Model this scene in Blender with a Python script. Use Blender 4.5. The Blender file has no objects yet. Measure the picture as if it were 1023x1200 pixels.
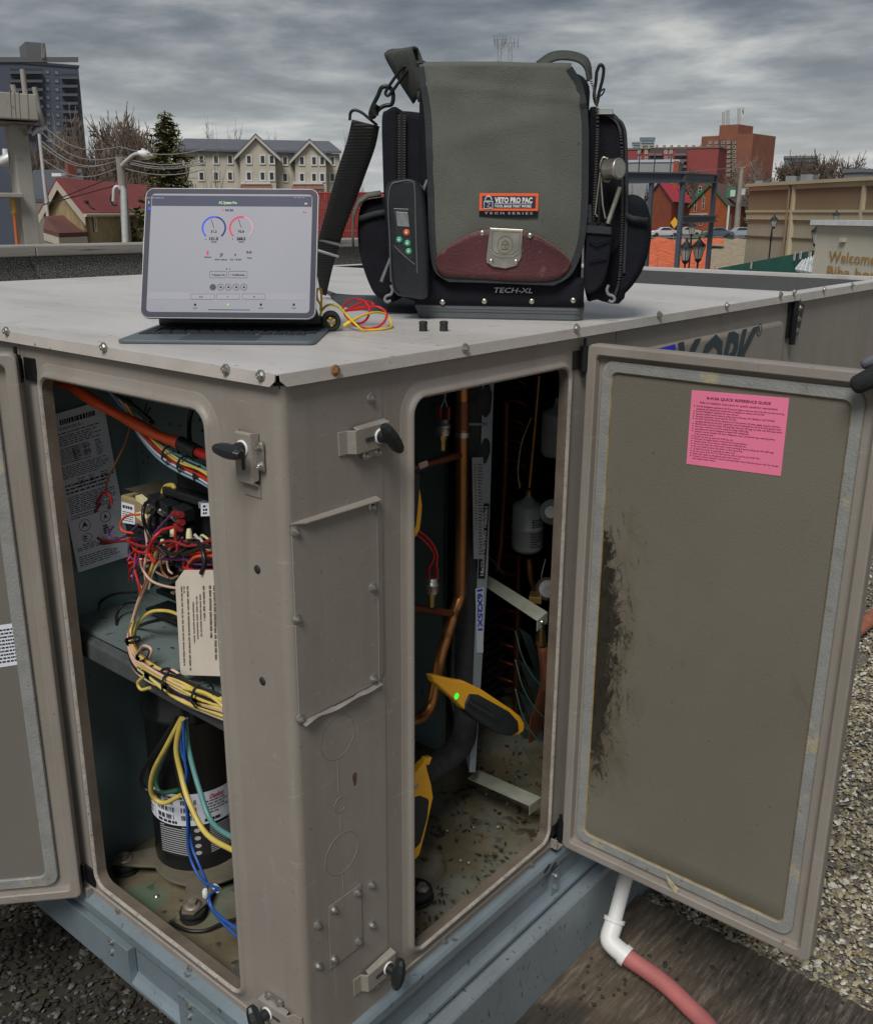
import bpy, math, random
from mathutils import Vector, Matrix
random.seed(7)
R = math.radians
V = Vector
SC = bpy.context.scene
COL = SC.collection

# ---------------------------------------------------------------- camera
FPX = 1132.7                                   # focal length for a 1200 px tall picture
YAW, PITCH, ROLL = R(-39.741), R(-17.165), R(0.374)
CAM = V((0.8673, -0.7508, 0.18))               # z = 0 is the top of the unit's lid
fwd = V((math.sin(YAW)*math.cos(PITCH), math.cos(YAW)*math.cos(PITCH), math.sin(PITCH)))
rt0 = V((math.cos(YAW), -math.sin(YAW), 0)); up0 = rt0.cross(fwd)
rgt = rt0*math.cos(ROLL) + up0*math.sin(ROLL)
upv = -rt0*math.sin(ROLL) + up0*math.cos(ROLL)
cd = bpy.data.cameras.new('camera'); cam = bpy.data.objects.new('camera', cd); COL.objects.link(cam)
mw = Matrix((rgt, upv, -fwd)).transposed().to_4x4(); mw.translation = CAM
cam.matrix_world = mw
cd.sensor_fit = 'VERTICAL'; cd.sensor_height = 24; cd.lens = FPX/1200*24
cd.clip_start = 0.02; cd.clip_end = 6000
SC.camera = cam

# ---------------------------------------------------------------- sky and sun
SUN_DIR = V((0.22, -0.58, 0.78)).normalized()
w = bpy.data.worlds.new('World'); SC.world = w; w.use_nodes = True
nt = w.node_tree; N = nt.nodes; L = nt.links
for n in list(N): N.remove(n)
def nd(t, **k):
    n = N.new(t)
    for a, b in k.items(): setattr(n, a, b)
    return n
out = nd('ShaderNodeOutputWorld'); bg = nd('ShaderNodeBackground'); bg.inputs[1].default_value = 0.095
sky = nd('ShaderNodeTexSky', sky_type='NISHITA', sun_disc=False)
sky.sun_elevation = math.asin(SUN_DIR.z); sky.sun_rotation = math.atan2(SUN_DIR.x, SUN_DIR.y)
sky.air_density = 1.0; sky.dust_density = 3.0
tc = nd('ShaderNodeTexCoord'); sp = nd('ShaderNodeSeparateXYZ'); L.new(tc.outputs['Generated'], sp.inputs[0])
def math_(op, a, b=None, c=None):
    n = nd('ShaderNodeMath', operation=op)
    for i, v in enumerate((a, b, c)):
        if v is None: continue
        if isinstance(v, (int, float)): n.inputs[i].default_value = v
        else: L.new(v, n.inputs[i])
    return n.outputs[0]
zc = math_('MAXIMUM', sp.outputs[2], 0.0); zd = math_('ADD', zc, 0.10)
cx = math_('DIVIDE', sp.outputs[0], zd); cy = math_('DIVIDE', sp.outputs[1], zd)
cb = nd('ShaderNodeCombineXYZ'); L.new(cx, cb.inputs[0]); L.new(cy, cb.inputs[1])
n1 = nd('ShaderNodeTexNoise'); n1.inputs['Scale'].default_value = 0.95; n1.inputs['Detail'].default_value = 7
n1.inputs['Roughness'].default_value = 0.52; n1.inputs['Distortion'].default_value = 0.5; L.new(cb.outputs[0], n1.inputs['Vector'])
n2 = nd('ShaderNodeTexNoise'); n2.inputs['Scale'].default_value = 3.1; n2.inputs['Detail'].default_value = 6
n2.inputs['Roughness'].default_value = 0.55; L.new(cb.outputs[0], n2.inputs['Vector'])
mixn = math_('ADD', math_('MULTIPLY', n1.outputs['Fac'], 0.68), math_('MULTIPLY', n2.outputs['Fac'], 0.32))
rp = nd('ShaderNodeValToRGB'); L.new(mixn, rp.inputs[0])
els = rp.color_ramp.elements
els[0].position = 0.40; els[0].color = (0.62, 0.70, 0.80, 1)
els[1].position = 0.66; els[1].color = (3.9, 3.85, 3.6, 1)
e = els.new(0.48); e.color = (1.15, 1.24, 1.34, 1)
e = els.new(0.55); e.color = (2.0, 2.08, 2.1, 1)
# thin bright cloud base towards the horizon, all the way round
hz = nd('ShaderNodeMapRange'); L.new(zc, hz.inputs[0]); hz.inputs[1].default_value = 0.0; hz.inputs[2].default_value = 0.20
hz.inputs[3].default_value = 1.0; hz.inputs[4].default_value = 0.0
mh = nd('ShaderNodeMixRGB', blend_type='MIX'); L.new(math_('MULTIPLY', math_('POWER', hz.outputs[0], 1.5), 0.72), mh.inputs[0])
L.new(rp.outputs[0], mh.inputs[1]); mh.inputs[2].default_value = (4.1, 4.2, 4.2, 1)
ms = nd('ShaderNodeMixRGB', blend_type='MIX'); ms.inputs[0].default_value = 0.9
dk = nd('ShaderNodeMapRange'); L.new(zc, dk.inputs[0]); dk.inputs[1].default_value = 0.06; dk.inputs[2].default_value = 0.34; dk.inputs[3].default_value = 1.0; dk.inputs[4].default_value = 0.62
mk_ = nd('ShaderNodeVectorMath', operation='SCALE'); L.new(mh.outputs[0], mk_.inputs[0]); L.new(dk.outputs[0], mk_.inputs['Scale'])
L.new(sky.outputs[0], ms.inputs[1]); L.new(mk_.outputs[0], ms.inputs[2])
L.new(ms.outputs[0], bg.inputs[0]); L.new(bg.outputs[0], out.inputs[0])

sl = bpy.data.lights.new('sun', 'SUN'); sl.energy = 1.5; sl.angle = R(24); sl.color = (1, 0.97, 0.93)
so = bpy.data.objects.new('sun', sl); COL.objects.link(so)
so.rotation_euler = (-SUN_DIR).to_track_quat('-Z', 'Y').to_euler()
SC.view_settings.view_transform = 'Standard'; SC.view_settings.look = 'None'
SC.view_settings.exposure = 0.80; SC.view_settings.gamma = 1; SC.view_settings.use_curve_mapping = False
SC.render.engine = 'CYCLES'

# ---------------------------------------------------------------- measuring helpers (surveyed points on known planes)
def ray(px, py): return fwd + rgt*((px-511.5)/FPX) - upv*((py-600)/FPX)
def PX(px, py, x=None, y=None, z=None, d=None):
    r = ray(px, py)
    if x is not None: return CAM + r*((x-CAM.x)/r.x)
    if y is not None: return CAM + r*((y-CAM.y)/r.y)
    if z is not None: return CAM + r*((z-CAM.z)/r.z)
    return CAM + r*d
def PV(px, py, o, n):                          # on the plane through o with normal n
    r = ray(px, py); return CAM + r*((o-CAM).dot(n)/r.dot(n))
def FAR(px, py, D):                            # at horizontal distance D
    r = ray(px, py); return CAM + r*(D/math.hypot(r.x, r.y))
def lin(c):
    return tuple((x/12.92 if x <= .04045 else ((x+.055)/1.055)**2.4) for x in (v/255 for v in c))

# ---------------------------------------------------------------- materials
MC = {}
def M(name, col, rough=.55, metal=0, var=.12, scale=6, bump=0, bscale=120, speck=None, samt=.62, sscale=60, spec=None, stretch=None, emit=0, alpha=None, detail=5):
    if name in MC: return MC[name]
    m = bpy.data.materials.new(name); m.use_nodes = True; MC[name] = m
    t = m.node_tree; b = t.nodes['Principled BSDF']; LK = t.links.new
    b.inputs['Roughness'].default_value = rough; b.inputs['Metallic'].default_value = metal
    if spec is not None: b.inputs['Specular IOR Level'].default_value = spec
    tcn = t.nodes.new('ShaderNodeTexCoord'); src = tcn.outputs['Object']
    if stretch:
        mp = t.nodes.new('ShaderNodeMapping'); mp.inputs['Scale'].default_value = stretch; LK(src, mp.inputs[0]); src = mp.outputs[0]
    no = t.nodes.new('ShaderNodeTexNoise'); no.inputs['Scale'].default_value = scale; no.inputs['Detail'].default_value = detail
    no.inputs['Roughness'].default_value = .6; LK(src, no.inputs['Vector'])
    r = t.nodes.new('ShaderNodeValToRGB'); LK(no.outputs['Fac'], r.inputs[0])
    r.color_ramp.elements[0].position = .3; r.color_ramp.elements[1].position = .7
    r.color_ramp.elements[0].color = tuple(max(0, c*(1-var)) for c in col)+(1,)
    r.color_ramp.elements[1].color = tuple(min(1, c*(1+var)) for c in col)+(1,)
    o = r.outputs[0]
    if speck:
        n2 = t.nodes.new('ShaderNodeTexNoise'); n2.inputs['Scale'].default_value = sscale; n2.inputs['Detail'].default_value = 3
        LK(src, n2.inputs['Vector'])
        r2 = t.nodes.new('ShaderNodeValToRGB'); LK(n2.outputs['Fac'], r2.inputs[0])
        r2.color_ramp.elements[0].position = samt; r2.color_ramp.elements[0].color = (0, 0, 0, 1)
        r2.color_ramp.elements[1].position = samt+.06; r2.color_ramp.elements[1].color = (1, 1, 1, 1)
        mx = t.nodes.new('ShaderNodeMixRGB'); LK(r2.outputs[0], mx.inputs[0]); LK(o, mx.inputs[1]); mx.inputs[2].default_value = tuple(speck)+(1,)
        o = mx.outputs[0]
    LK(o, b.inputs['Base Color'])
    rr = t.nodes.new('ShaderNodeMapRange'); LK(no.outputs['Fac'], rr.inputs[0]); rr.inputs[3].default_value = max(0, rough-.1); rr.inputs[4].default_value = min(1, rough+.12)
    LK(rr.outputs[0], b.inputs['Roughness'])
    if bump:
        n3 = t.nodes.new('ShaderNodeTexNoise'); n3.inputs['Scale'].default_value = bscale; n3.inputs['Detail'].default_value = 4; LK(src, n3.inputs['Vector'])
        bp = t.nodes.new('ShaderNodeBump'); bp.inputs['Strength'].default_value = bump; bp.inputs['Distance'].default_value = .002
        LK(n3.outputs['Fac'], bp.inputs['Height']); LK(bp.outputs[0], b.inputs['Normal'])
    if emit:
        LK(o, b.inputs['Emission Color']); b.inputs['Emission Strength'].default_value = emit
    return m
def node(m, kind, **k):
    n = m.node_tree.nodes.new(kind)
    for a, b in k.items(): setattr(n, a, b)
    return n
def base_out(m):
    b = m.node_tree.nodes['Principled BSDF']; return b, b.inputs['Base Color'].links[0].from_socket
def overlay(m, fac_socket, col):               # a stain with its own shape
    b, o = base_out(m); mx = node(m, 'ShaderNodeMixRGB'); t = m.node_tree.links
    t.new(fac_socket, mx.inputs[0]); t.new(o, mx.inputs[1]); mx.inputs[2].default_value = tuple(col)+(1,)
    t.new(mx.outputs[0], b.inputs['Base Color'])
def noise_mask(m, scale, lo, hi, stretch=(1,1,1), detail=6, rough=.6, dist=0):
    tcn = node(m, 'ShaderNodeTexCoord'); mp = node(m, 'ShaderNodeMapping'); mp.inputs['Scale'].default_value = stretch
    t = m.node_tree.links; t.new(tcn.outputs['Object'], mp.inputs[0])
    n = node(m, 'ShaderNodeTexNoise'); n.inputs['Scale'].default_value = scale; n.inputs['Detail'].default_value = detail
    n.inputs['Roughness'].default_value = rough; n.inputs['Distortion'].default_value = dist; t.new(mp.outputs[0], n.inputs['Vector'])
    r = node(m, 'ShaderNodeMapRange'); t.new(n.outputs['Fac'], r.inputs[0]); r.inputs[1].default_value = lo; r.inputs[2].default_value = hi
    return r.outputs[0]
def axis_mask(m, axis, a, b_):
    tcn = node(m, 'ShaderNodeTexCoord'); s = node(m, 'ShaderNodeSeparateXYZ'); t = m.node_tree.links; t.new(tcn.outputs['Object'], s.inputs[0])
    r = node(m, 'ShaderNodeMapRange'); t.new(s.outputs[axis], r.inputs[0]); r.inputs[1].default_value = a; r.inputs[2].default_value = b_
    return r.outputs[0]
def mul(m, a, b, op='MULTIPLY'):
    n = node(m, 'ShaderNodeMath', operation=op); t = m.node_tree.links
    for i, v in enumerate((a, b)):
        if isinstance(v, (int, float)): n.inputs[i].default_value = v
        else: t.new(v, n.inputs[i])
    return n.outputs[0]

TAUPE = (.262, .236, .206)
taupe = M('taupe_paint', TAUPE, .48, 0, .07, 5, .12, 260, speck=(.16, .12, .09), samt=.72, sscale=45)
overlay(taupe, mul(taupe, noise_mask(taupe, 11, .50, .66, (1, 1, .08)), .50), (.20, .172, .138))
overlay(taupe, mul(taupe, noise_mask(taupe, 3.2, .50, .70, (1, 1, .6)), .35), (.33, .30, .27))
overlay(taupe, mul(taupe, noise_mask(taupe, 30, .61, .65, (.25, .25, 2.4), 8, .75, 1.6), .45), (.40, .375, .34))
overlay(taupe, mul(taupe, noise_mask(taupe, 55, .62, .66, (2.0, 2.0, .22), 7, .7, 1.0), .30), (.40, .38, .345))
overlay(taupe, mul(taupe, noise_mask(taupe, 150, .68, .70), .8), (.10, .08, .06))
overlay(taupe, mul(taupe, noise_mask(taupe, 60, .69, .73, (1, 1, .5), 8, .7, 1.0), .35), (.52, .49, .45))
taupe_edge = M('worn_taupe_edge', (.335, .31, .275), .6, 0, .22, 40, .4, 300, speck=(.20, .165, .125), samt=.60, sscale=210)
lidm = M('weathered_lid_paint', (.60, .585, .57), .34, 0, .06, 3, .10, 90, speck=(.33, .30, .27), samt=.70, sscale=70)
overlay(lidm, mul(lidm, noise_mask(lidm, 2.6, .46, .62, (.5, 1.6, 1)), .55), (.44, .42, .39))
overlay(lidm, mul(lidm, noise_mask(lidm, 5, .55, .66, (1, 1, 1), 7, .7, 1.2), .45), (.62, .56, .46))
overlay(lidm, mul(lidm, noise_mask(lidm, 14, .56, .62, (.22, 2.4, 1), 8, .75, .8), .40), (.33, .315, .295))
overlay(lidm, mul(lidm, noise_mask(lidm, 26, .62, .66, (1, .35, 1), 8, .65), .42), (.30, .27, .24))
overlay(lidm, mul(lidm, noise_mask(lidm, 80, .675, .69), .9), (.07, .06, .055))
flangem = M('lid_flange_paint', (.44, .41, .375), .5, 0, .10, 14, .2, 200, speck=(.20, .15, .11), samt=.68, sscale=70)
rail_m = M('blue_grey_galvanised', (.215, .27, .305), .45, .35, .16, 7, .25, 120, speck=(.11, .13, .14), samt=.66, sscale=55)
curb_m = M('galvanised_curb', (.24, .285, .305), .5, .3, .16, 5, .3, 90, speck=(.08, .085, .09), samt=.64, sscale=130, stretch=(1, 1, .5))
teal_in = M('teal_galvanised_wall', (.17, .235, .24), .42, .3, .14, 6, .15, 120, speck=(.05, .07, .07), samt=.70, sscale=50)
dark_in = M('dark_interior', (.03, .035, .035), .85, 0, .3, 20, .5, 80)
shelf_m = M('pale_green_shelf', (.215, .275, .265), .40, .35, .12, 10, .2, 150, speck=(.06, .07, .06), samt=.64, sscale=70)
dirt_floor = M('dirty_cabinet_floor', (.125, .105, .062), .8, 0, .30, 9, .8, 60, speck=(.035, .028, .018), samt=.60, sscale=34)
overlay(dirt_floor, mul(dirt_floor, noise_mask(dirt_floor, 6, .5, .62), .65), (.17, .19, .16))
overlay(dirt_floor, mul(dirt_floor, noise_mask(dirt_floor, 5, .63, .68), .5), (.05, .14, .10))
dirty_metal = M('dusty_brown_metal', (.12, .105, .075), .75, .1, .25, 18, .6, 120)
gasket = M('grey_gasket', (.245, .25, .24), .7, 0, .12, 30, .5, 260, speck=(.20, .19, .15), samt=.66, sscale=80)
overlay(gasket, mul(gasket, noise_mask(gasket, 12, .60, .66, (1, 1, 1)), .65), (.42, .37, .22))
black_pl = M('black_plastic', (.014, .017, .018), .38, 0, .2, 20, .1, 300)
black_rub = M('black_rubber', (.018, .018, .019), .7, 0, .3, 30, .5, 150)
black_steel = M('black_steel', (.02, .021, .023), .35, .5, .2, 30)
zinc = M('zinc_screw', (.50, .50, .47), .32, .9, .2, 60)
zinc_rust = M('rusty_screw', (.34, .18, .08), .55, .5, .5, 90)
white_pl = M('white_plastic', (.72, .72, .70), .45, 0, .05)
copper = M('aged_copper', (.36, .16, .055), .33, .85, .35, 14, .15, 90, speck=(.13, .055, .03), samt=.60, sscale=22, stretch=(1, 1, .5))
copper_dk = M('dark_copper', (.20, .07, .035), .4, .7, .3, 12)
brass = M('brass_fitting', (.38, .27, .10), .35, .85, .2, 20)
foam = M('black_foam_insulation', (.030, .032, .034), .85, 0, .35, 40, .9, 90)
paper_w = M('white_paper', (.72, .76, .84), .7, 0, .04, 8)
paper_c = M('cream_tag_card', (.63, .57, .48), .7, 0, .07, 14)
paper_p = M('pink_paper', (.86, .21, .36), .65, 0, .05, 10)
ink = M('black_ink', (.02, .02, .024), .6, 0, 0)
ink_red = M('red_ink', (.5, .02, .03), .6, 0, 0)
ink_blue = M('blue_ink', (.02, .05, .55), .6, 0, 0)
ink_maroon = M('maroon_ink', (.12, .01, .04), .6, 0, 0)
WC = {}
def wire_mat(c):
    D = dict(red=(.50, .022, .018), orange=(.66, .085, .018), black=(.012, .012, .013), yellow=(.58, .45, .10), pink=(.60, .40, .30),
             purple=(.10, .035, .14), blue=(.02, .085, .33), teal=(.10, .26, .25), white=(.55, .53, .50), brown=(.27, .10, .05), cream=(.62, .55, .33), green=(.03, .10, .06), grey=(.22, .23, .24), maroon=(.22, .02, .02), paleblue=(.20, .33, .42))
    return M(c+'_wire_sheath', D[c], .4, 0, .1, 30)

# ---------------------------------------------------------------- mesh building
class MB:
    def __init__(s): s.v = []; s.f = []; s.sm = []
    def add(s, vs, fs, smooth=False):
        o = len(s.v); s.v += [V(p) for p in vs]; s.f += [tuple(i+o for i in f) for f in fs]; s.sm += [smooth]*len(fs); return s
    def box(s, a, b):
        x0, y0, z0 = (min(a[i], b[i]) for i in range(3)); x1, y1, z1 = (max(a[i], b[i]) for i in range(3))
        return s.add([(x0,y0,z0),(x1,y0,z0),(x1,y1,z0),(x0,y1,z0),(x0,y0,z1),(x1,y0,z1),(x1,y1,z1),(x0,y1,z1)],
                     [(0,3,2,1),(4,5,6,7),(0,1,5,4),(1,2,6,5),(2,3,7,6),(3,0,4,7)])
    def obox(s, c, X, Y, Z):                   # centre and three half-axis vectors
        c = V(c); X = V(X); Y = V(Y); Z = V(Z)
        vs = [c+X*a+Y*b+Z*d for d in (-1, 1) for a, b in ((-1,-1),(1,-1),(1,1),(-1,1))]
        return s.add(vs, [(0,3,2,1),(4,5,6,7),(0,1,5,4),(1,2,6,5),(2,3,7,6),(3,0,4,7)])
    def prism(s, pts, off, smooth=False):      # polygon extruded by off, closed
        n = len(pts); pts = [V(p) for p in pts]; off = V(off)
        vs = pts+[p+off for p in pts]
        s.add(vs, [tuple(range(n))[::-1], tuple(range(n, 2*n))]+[(i, (i+1) % n, n+(i+1) % n, n+i) for i in range(n)], smooth)
        return s
    def tube(s, pts, r, n=8, cap=True, smooth=True):
        pts = [V(p) for p in pts]; k = len(pts)
        rs = r if isinstance(r, (list, tuple)) else [r]*k
        t = (pts[1]-pts[0]).normalized(); a = t.orthogonal().normalized(); vs = []
        for i, p in enumerate(pts):
            t2 = (pts[min(i+1, k-1)]-pts[max(i-1, 0)])
            if t2.length > 1e-9:
                t2.normalize(); q = t.rotation_difference(t2); a = (q @ a); a = (a-t2*a.dot(t2)).normalized(); t = t2
            b = t.cross(a)
            for j in range(n):
                an = 2*math.pi*j/n; vs.append(p+(a*math.cos(an)+b*math.sin(an))*rs[i])
        fs = [(i*n+j, i*n+(j+1) % n, (i+1)*n+(j+1) % n, (i+1)*n+j) for i in range(k-1) for j in range(n)]
        s.add(vs, fs, smooth)
        if cap: s.add(vs[:n], [tuple(range(n))[::-1]]); s.add(vs[-n:], [tuple(range(n))])
        return s
    def lathe(s, o, ax, prof, n=24, smooth=True):   # prof: (along, radius)
        o = V(o); ax = V(ax).normalized(); a = ax.orthogonal().normalized(); b = ax.cross(a)
        vs = [o+ax*h+(a*math.cos(2*math.pi*j/n)+b*math.sin(2*math.pi*j/n))*r for h, r in prof for j in range(n)]
        k = len(prof)
        s.add(vs, [(i*n+j, i*n+(j+1) % n, (i+1)*n+(j+1) % n, (i+1)*n+j) for i in range(k-1) for j in range(n)], smooth)
        if prof[0][1] > 0: s.add(vs[:n], [tuple(range(n))[::-1]])
        if prof[-1][1] > 0: s.add(vs[-n:], [tuple(range(n))])
        return s
    def loops(s, rings, close=False, smooth=False):  # bridge closed loops of equal length
        n = len(rings[0]); vs = [p for r in rings for p in r]
        fs = [(i*n+j, i*n+(j+1) % n, (i+1)*n+(j+1) % n, (i+1)*n+j) for i in range(len(rings)-1) for j in range(n)]
        s.add(vs, fs, smooth)
        if close: s.add(rings[0], [tuple(range(n))[::-1]]); s.add(rings[-1], [tuple(range(n))])
        return s
    def grid(s, rows, smooth=True):
        n = len(rows[0]); vs = [p for r in rows for p in r]
        return s.add(vs, [(i*n+j, i*n+j+1, (i+1)*n+j+1, (i+1)*n+j) for i in range(len(rows)-1) for j in range(n-1)], smooth)
    def quad(s, a, b, c, d): return s.add([a, b, c, d], [(0, 1, 2, 3)])

ROOT = {}
def tagp(o, label=None, category=None, group=None, kind=None):
    cat = category
    if label: o['label'] = label
    if cat: o['category'] = cat
    if group: o['group'] = group
    if kind: o['kind'] = kind
    return o
def thing(name, loc, label, cat, group=None):
    o = bpy.data.objects.new(name, None); COL.objects.link(o); o.location = loc; o.empty_display_size = .05
    return tagp(o, label, cat, group)
def wloc(o):
    l = V((0, 0, 0))
    while o is not None: l += V(o.location); o = o.parent
    return l
def obj(name, mb, mat, parent=None, bevel=0, seg=2, solid=0, sub=0, loc=None, **tags):
    me = bpy.data.meshes.new(name)
    base = wloc(parent) if parent is not None else V((0, 0, 0))
    ol = V(loc) if loc is not None else V((0, 0, 0))
    me.from_pydata([p-base-(ol-base if loc is not None else V((0, 0, 0))) for p in mb.v], [], mb.f)
    me.polygons.foreach_set('use_smooth', mb.sm)
    mats = mat if isinstance(mat, (list, tuple)) else [mat]
    for m_ in mats: me.materials.append(m_)
    me.validate(); me.update()
    o = bpy.data.objects.new(name, me); COL.objects.link(o)
    if parent is not None: o.parent = parent
    if loc is not None: o.location = ol-base
    if solid:
        md = o.modifiers.new('thickness', 'SOLIDIFY'); md.thickness = solid; md.offset = -1
    if sub:
        md = o.modifiers.new('smooth', 'SUBSURF'); md.levels = sub; md.render_levels = sub
    if bevel:
        md = o.modifiers.new('bevel', 'BEVEL'); md.width = bevel; md.segments = seg; md.limit_method = 'ANGLE'; md.angle_limit = R(35)
    return tagp(o, **tags)
def smooth_path(pts, k=6):
    pts = [V(p) for p in pts]
    if len(pts) < 3: return pts
    P = [pts[0]*2-pts[1]]+pts+[pts[-1]*2-pts[-2]]; out_ = []
    for i in range(1, len(P)-2):
        a, b, c, d = P[i-1:i+3]
        for j in range(k):
            t = j/k; out_.append(.5*((2*b)+(c-a)*t+(2*a-5*b+4*c-d)*t*t+(3*b-a-3*c+d)*t**3))
    out_.append(P[-2]); return out_
def rr(u0, v0, u1, v1, r, n=6):                # rounded rectangle, 4*(n+1) points, ccw
    if r <= 0: r = 1e-5
    p = []
    for cx_, cy_, a0 in ((u1-r, v0+r, -90), (u1-r, v1-r, 0), (u0+r, v1-r, 90), (u0+r, v0+r, 180)):
        for i in range(n+1):
            a = R(a0+90*i/n); p.append((cx_+r*math.cos(a), cy_+r*math.sin(a)))
    return p
class Fr:                                      # a local frame: origin, u, v, w
    def __init__(s, o, u, v, w_): s.o = V(o); s.u = V(u).normalized(); s.v = V(v).normalized(); s.w = V(w_).normalized()
    def __call__(s, u, v, w_=0): return s.o+s.u*u+s.v*v+s.w*w_
    def px(s, px, py, w_=0):                   # surveyed point on the frame's plane -> (u, v)
        p = PV(px, py, s.o+s.w*w_, s.w)-s.o; return p.dot(s.u), p.dot(s.v)
# lettering: built-in font turned into flat mesh
TXC = {}
def glyphs(body, bold=0, shear=0):
    k = (body, bold, shear)
    if k in TXC: return TXC[k]
    c = bpy.data.curves.new('t', 'FONT'); c.body = body; c.size = 1; c.resolution_u = 2; c.offset = bold; c.shear = shear
    o = bpy.data.objects.new('t', c); me = o.to_mesh()
    vs = [(p.co.x, p.co.y) for p in me.vertices]; fs = [tuple(f.vertices) for f in me.polygons]
    o.to_mesh_clear(); bpy.data.objects.remove(o); bpy.data.curves.remove(c)
    TXC[k] = (vs, fs); return TXC[k]
def text(mb, fr, body, u0, u1, v0, v1=None, w_=.0006, bold=0, shear=0, tf=None):   # fit between u0..u1; v0 baseline, v1 cap height
    vs, fs = glyphs(body, bold, shear)
    if not vs: return mb
    xs = [p[0] for p in vs]; a, b = min(xs), max(xs); k = (u1-u0)/(b-a)
    kv = (v1-v0)/.70 if v1 is not None else abs(k)
    pts = [(u0+(x-a)*k, v0+y*kv) for x, y in vs]
    mb.add([(tf(p) if tf else fr(p[0], p[1], w_)) for p in pts], fs); return mb
def scribble(mb, fr, u0, u1, v0, v1, lines, w_=.0006, fill=.5, ragged=.5, word=.05, tf=None):   # print too small to read
    h = (v1-v0)/lines
    for i in range(lines):
        v = v1-h*(i+.8); u = u0; end = u0+(u1-u0)*(1-ragged*random.random()**2)
        while u < end-1e-6:
            wd = (u1-u0)*word*random.uniform(.4, 1.6); e2 = min(u+wd, end)
            P = [(u, v), (e2, v), (e2, v+h*fill), (u, v+h*fill)]
            mb.add([(tf(p) if tf else fr(p[0], p[1], w_)) for p in P], [(0, 1, 2, 3)]); u = e2+wd*.3
    return mb

# screws share one mesh: hex washer head, axis +X
def screw_mesh(nm, r=.0052, mat=zinc):
    b = MB(); b.lathe((0, 0, 0), (1, 0, 0), [(-.001, r*1.35), (.001, r*1.35), (.0018, r*1.1)], 14)
    h = [(0, r*.85*math.cos(R(60*i)), r*.85*math.sin(R(60*i))) for i in range(6)]
    b.prism([V(p)+V((.0016, 0, 0)) for p in h], (.0036, 0, 0))
    b.lathe((.0052, 0, 0), (1, 0, 0), [(0, r*.6), (.0008, r*.42), (.0003, r*.3)], 8)
    me = bpy.data.meshes.new(nm); me.from_pydata(b.v, [], b.f); me.materials.append(mat); return me
SCREW = screw_mesh('screw'); SCREW_R = screw_mesh('rusty_screw', .0052, zinc_rust)
def screw(p, normal, parent, me=None, sc=1.0, name='screw'):
    o = bpy.data.objects.new(name, me or SCREW); COL.objects.link(o); o.parent = parent
    o.location = V(p)-wloc(parent); o.rotation_euler = V(normal).to_track_quat('X', 'Z').to_euler()
    o.rotation_euler.rotate_axis('X', random.uniform(0, 1)); o.scale = (sc,)*3; return o

# ================================================================ ROOF, PARAPET, STREET
RZ = -1.335                                    # roof surface
street_z = -9.6
road = M('street_dirt_and_asphalt', (.17, .15, .125), .9, 0, .25, .08, .3, 2)
obj('ground', MB().add([(-4000, -4000, street_z), (4000, -4000, street_z), (4000, 4000, street_z), (-4000, 4000, street_z)], [(0, 1, 2, 3)]), road, kind='structure')
roofm = M('roof_membrane_grit', (.115, .105, .085), .95, 0, .45, 60, .8, 150, speck=(.30, .28, .22), samt=.55, sscale=90)
rb = MB().box((-6.2, -6, RZ-.3), (6, 11, RZ)); obj('roof', rb, roofm, kind='structure')
b_ = MB().box((-6.1, -5.9, street_z), (5.9, 10.9, RZ-.302))
obj('building_wall', b_, M('roof_building_brick', (.25, .17, .12), .9), kind='structure')
# pebbles: thousands, one mesh
def pebbles(name, n, area, size, mat_list, seed):
    rnd = random.Random(seed); base = [V(p) for p in ((0,0,1),(.9,0,.35),(.28,.85,.35),(-.72,.52,.35),(-.72,-.52,.35),(.28,-.85,.35),(0,0,-.6))]
    fc = [(0,1,2),(0,2,3),(0,3,4),(0,4,5),(0,5,1),(6,2,1),(6,3,2),(6,4,3),(6,5,4),(6,1,5)]
    vs = []; fs = []; mi = []
    for i in range(n):
        x, y = area(rnd); s_ = size*rnd.uniform(.55, 1.35); a = rnd.uniform(0, 6.28); ca, sa = math.cos(a), math.sin(a)
        ex, ey, ez = s_*rnd.uniform(.8, 1.3), s_*rnd.uniform(.6, 1), s_*rnd.uniform(.45, .8); tx, ty = rnd.uniform(-.5, .5), rnd.uniform(-.5, .5)
        z0 = RZ+s_*.35+rnd.random()*size*.9; o = len(vs)
        for p in base:
            X, Y, Z = p.x*ex, p.y*ey, p.z*ez+p.x*ex*tx+p.y*ey*ty
            vs.append((x+X*ca-Y*sa, y+X*sa+Y*ca, z0+Z))
        fs += [(f[0]+o, f[1]+o, f[2]+o) for f in fc]; mi += [rnd.choices(range(len(mat_list)), [5, 3, 2, 2][:len(mat_list)])[0]]*10
    me = bpy.data.meshes.new(name); me.from_pydata(vs, [], fs)
    for m_ in mat_list: me.materials.append(m_)
    me.polygons.foreach_set('material_index', mi); me.update()
    o = bpy.data.objects.new(name, me); COL.objects.link(o); o['kind'] = 'stuff'; return o
pb = [M('cream_pebble', (.36, .32, .22), .8, 0, .3, 90), M('tan_pebble', (.21, .17, .10), .8, 0, .3, 90), M('grey_pebble', (.13, .125, .11), .8, 0, .3, 90), M('white_pebble', (.58, .56, .50), .8, 0, .2, 90)]
def area_r(rnd):
    while True:
        y = rnd.uniform(.2, 4.6); x = rnd.uniform(.04, 1.1)-(y-1)*.12*rnd.random()
        if x < .05 and y < 2.7: continue
        if y < .96 and x < 1.2 and rnd.random() < .995: continue
        if x > .62+(3-y)*.25+.25: continue
        return x, y
o = pebbles('gravel', 44000, area_r, .0074, pb, 3); o['label'] = 'cream pebble ballast on the roof'
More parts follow.
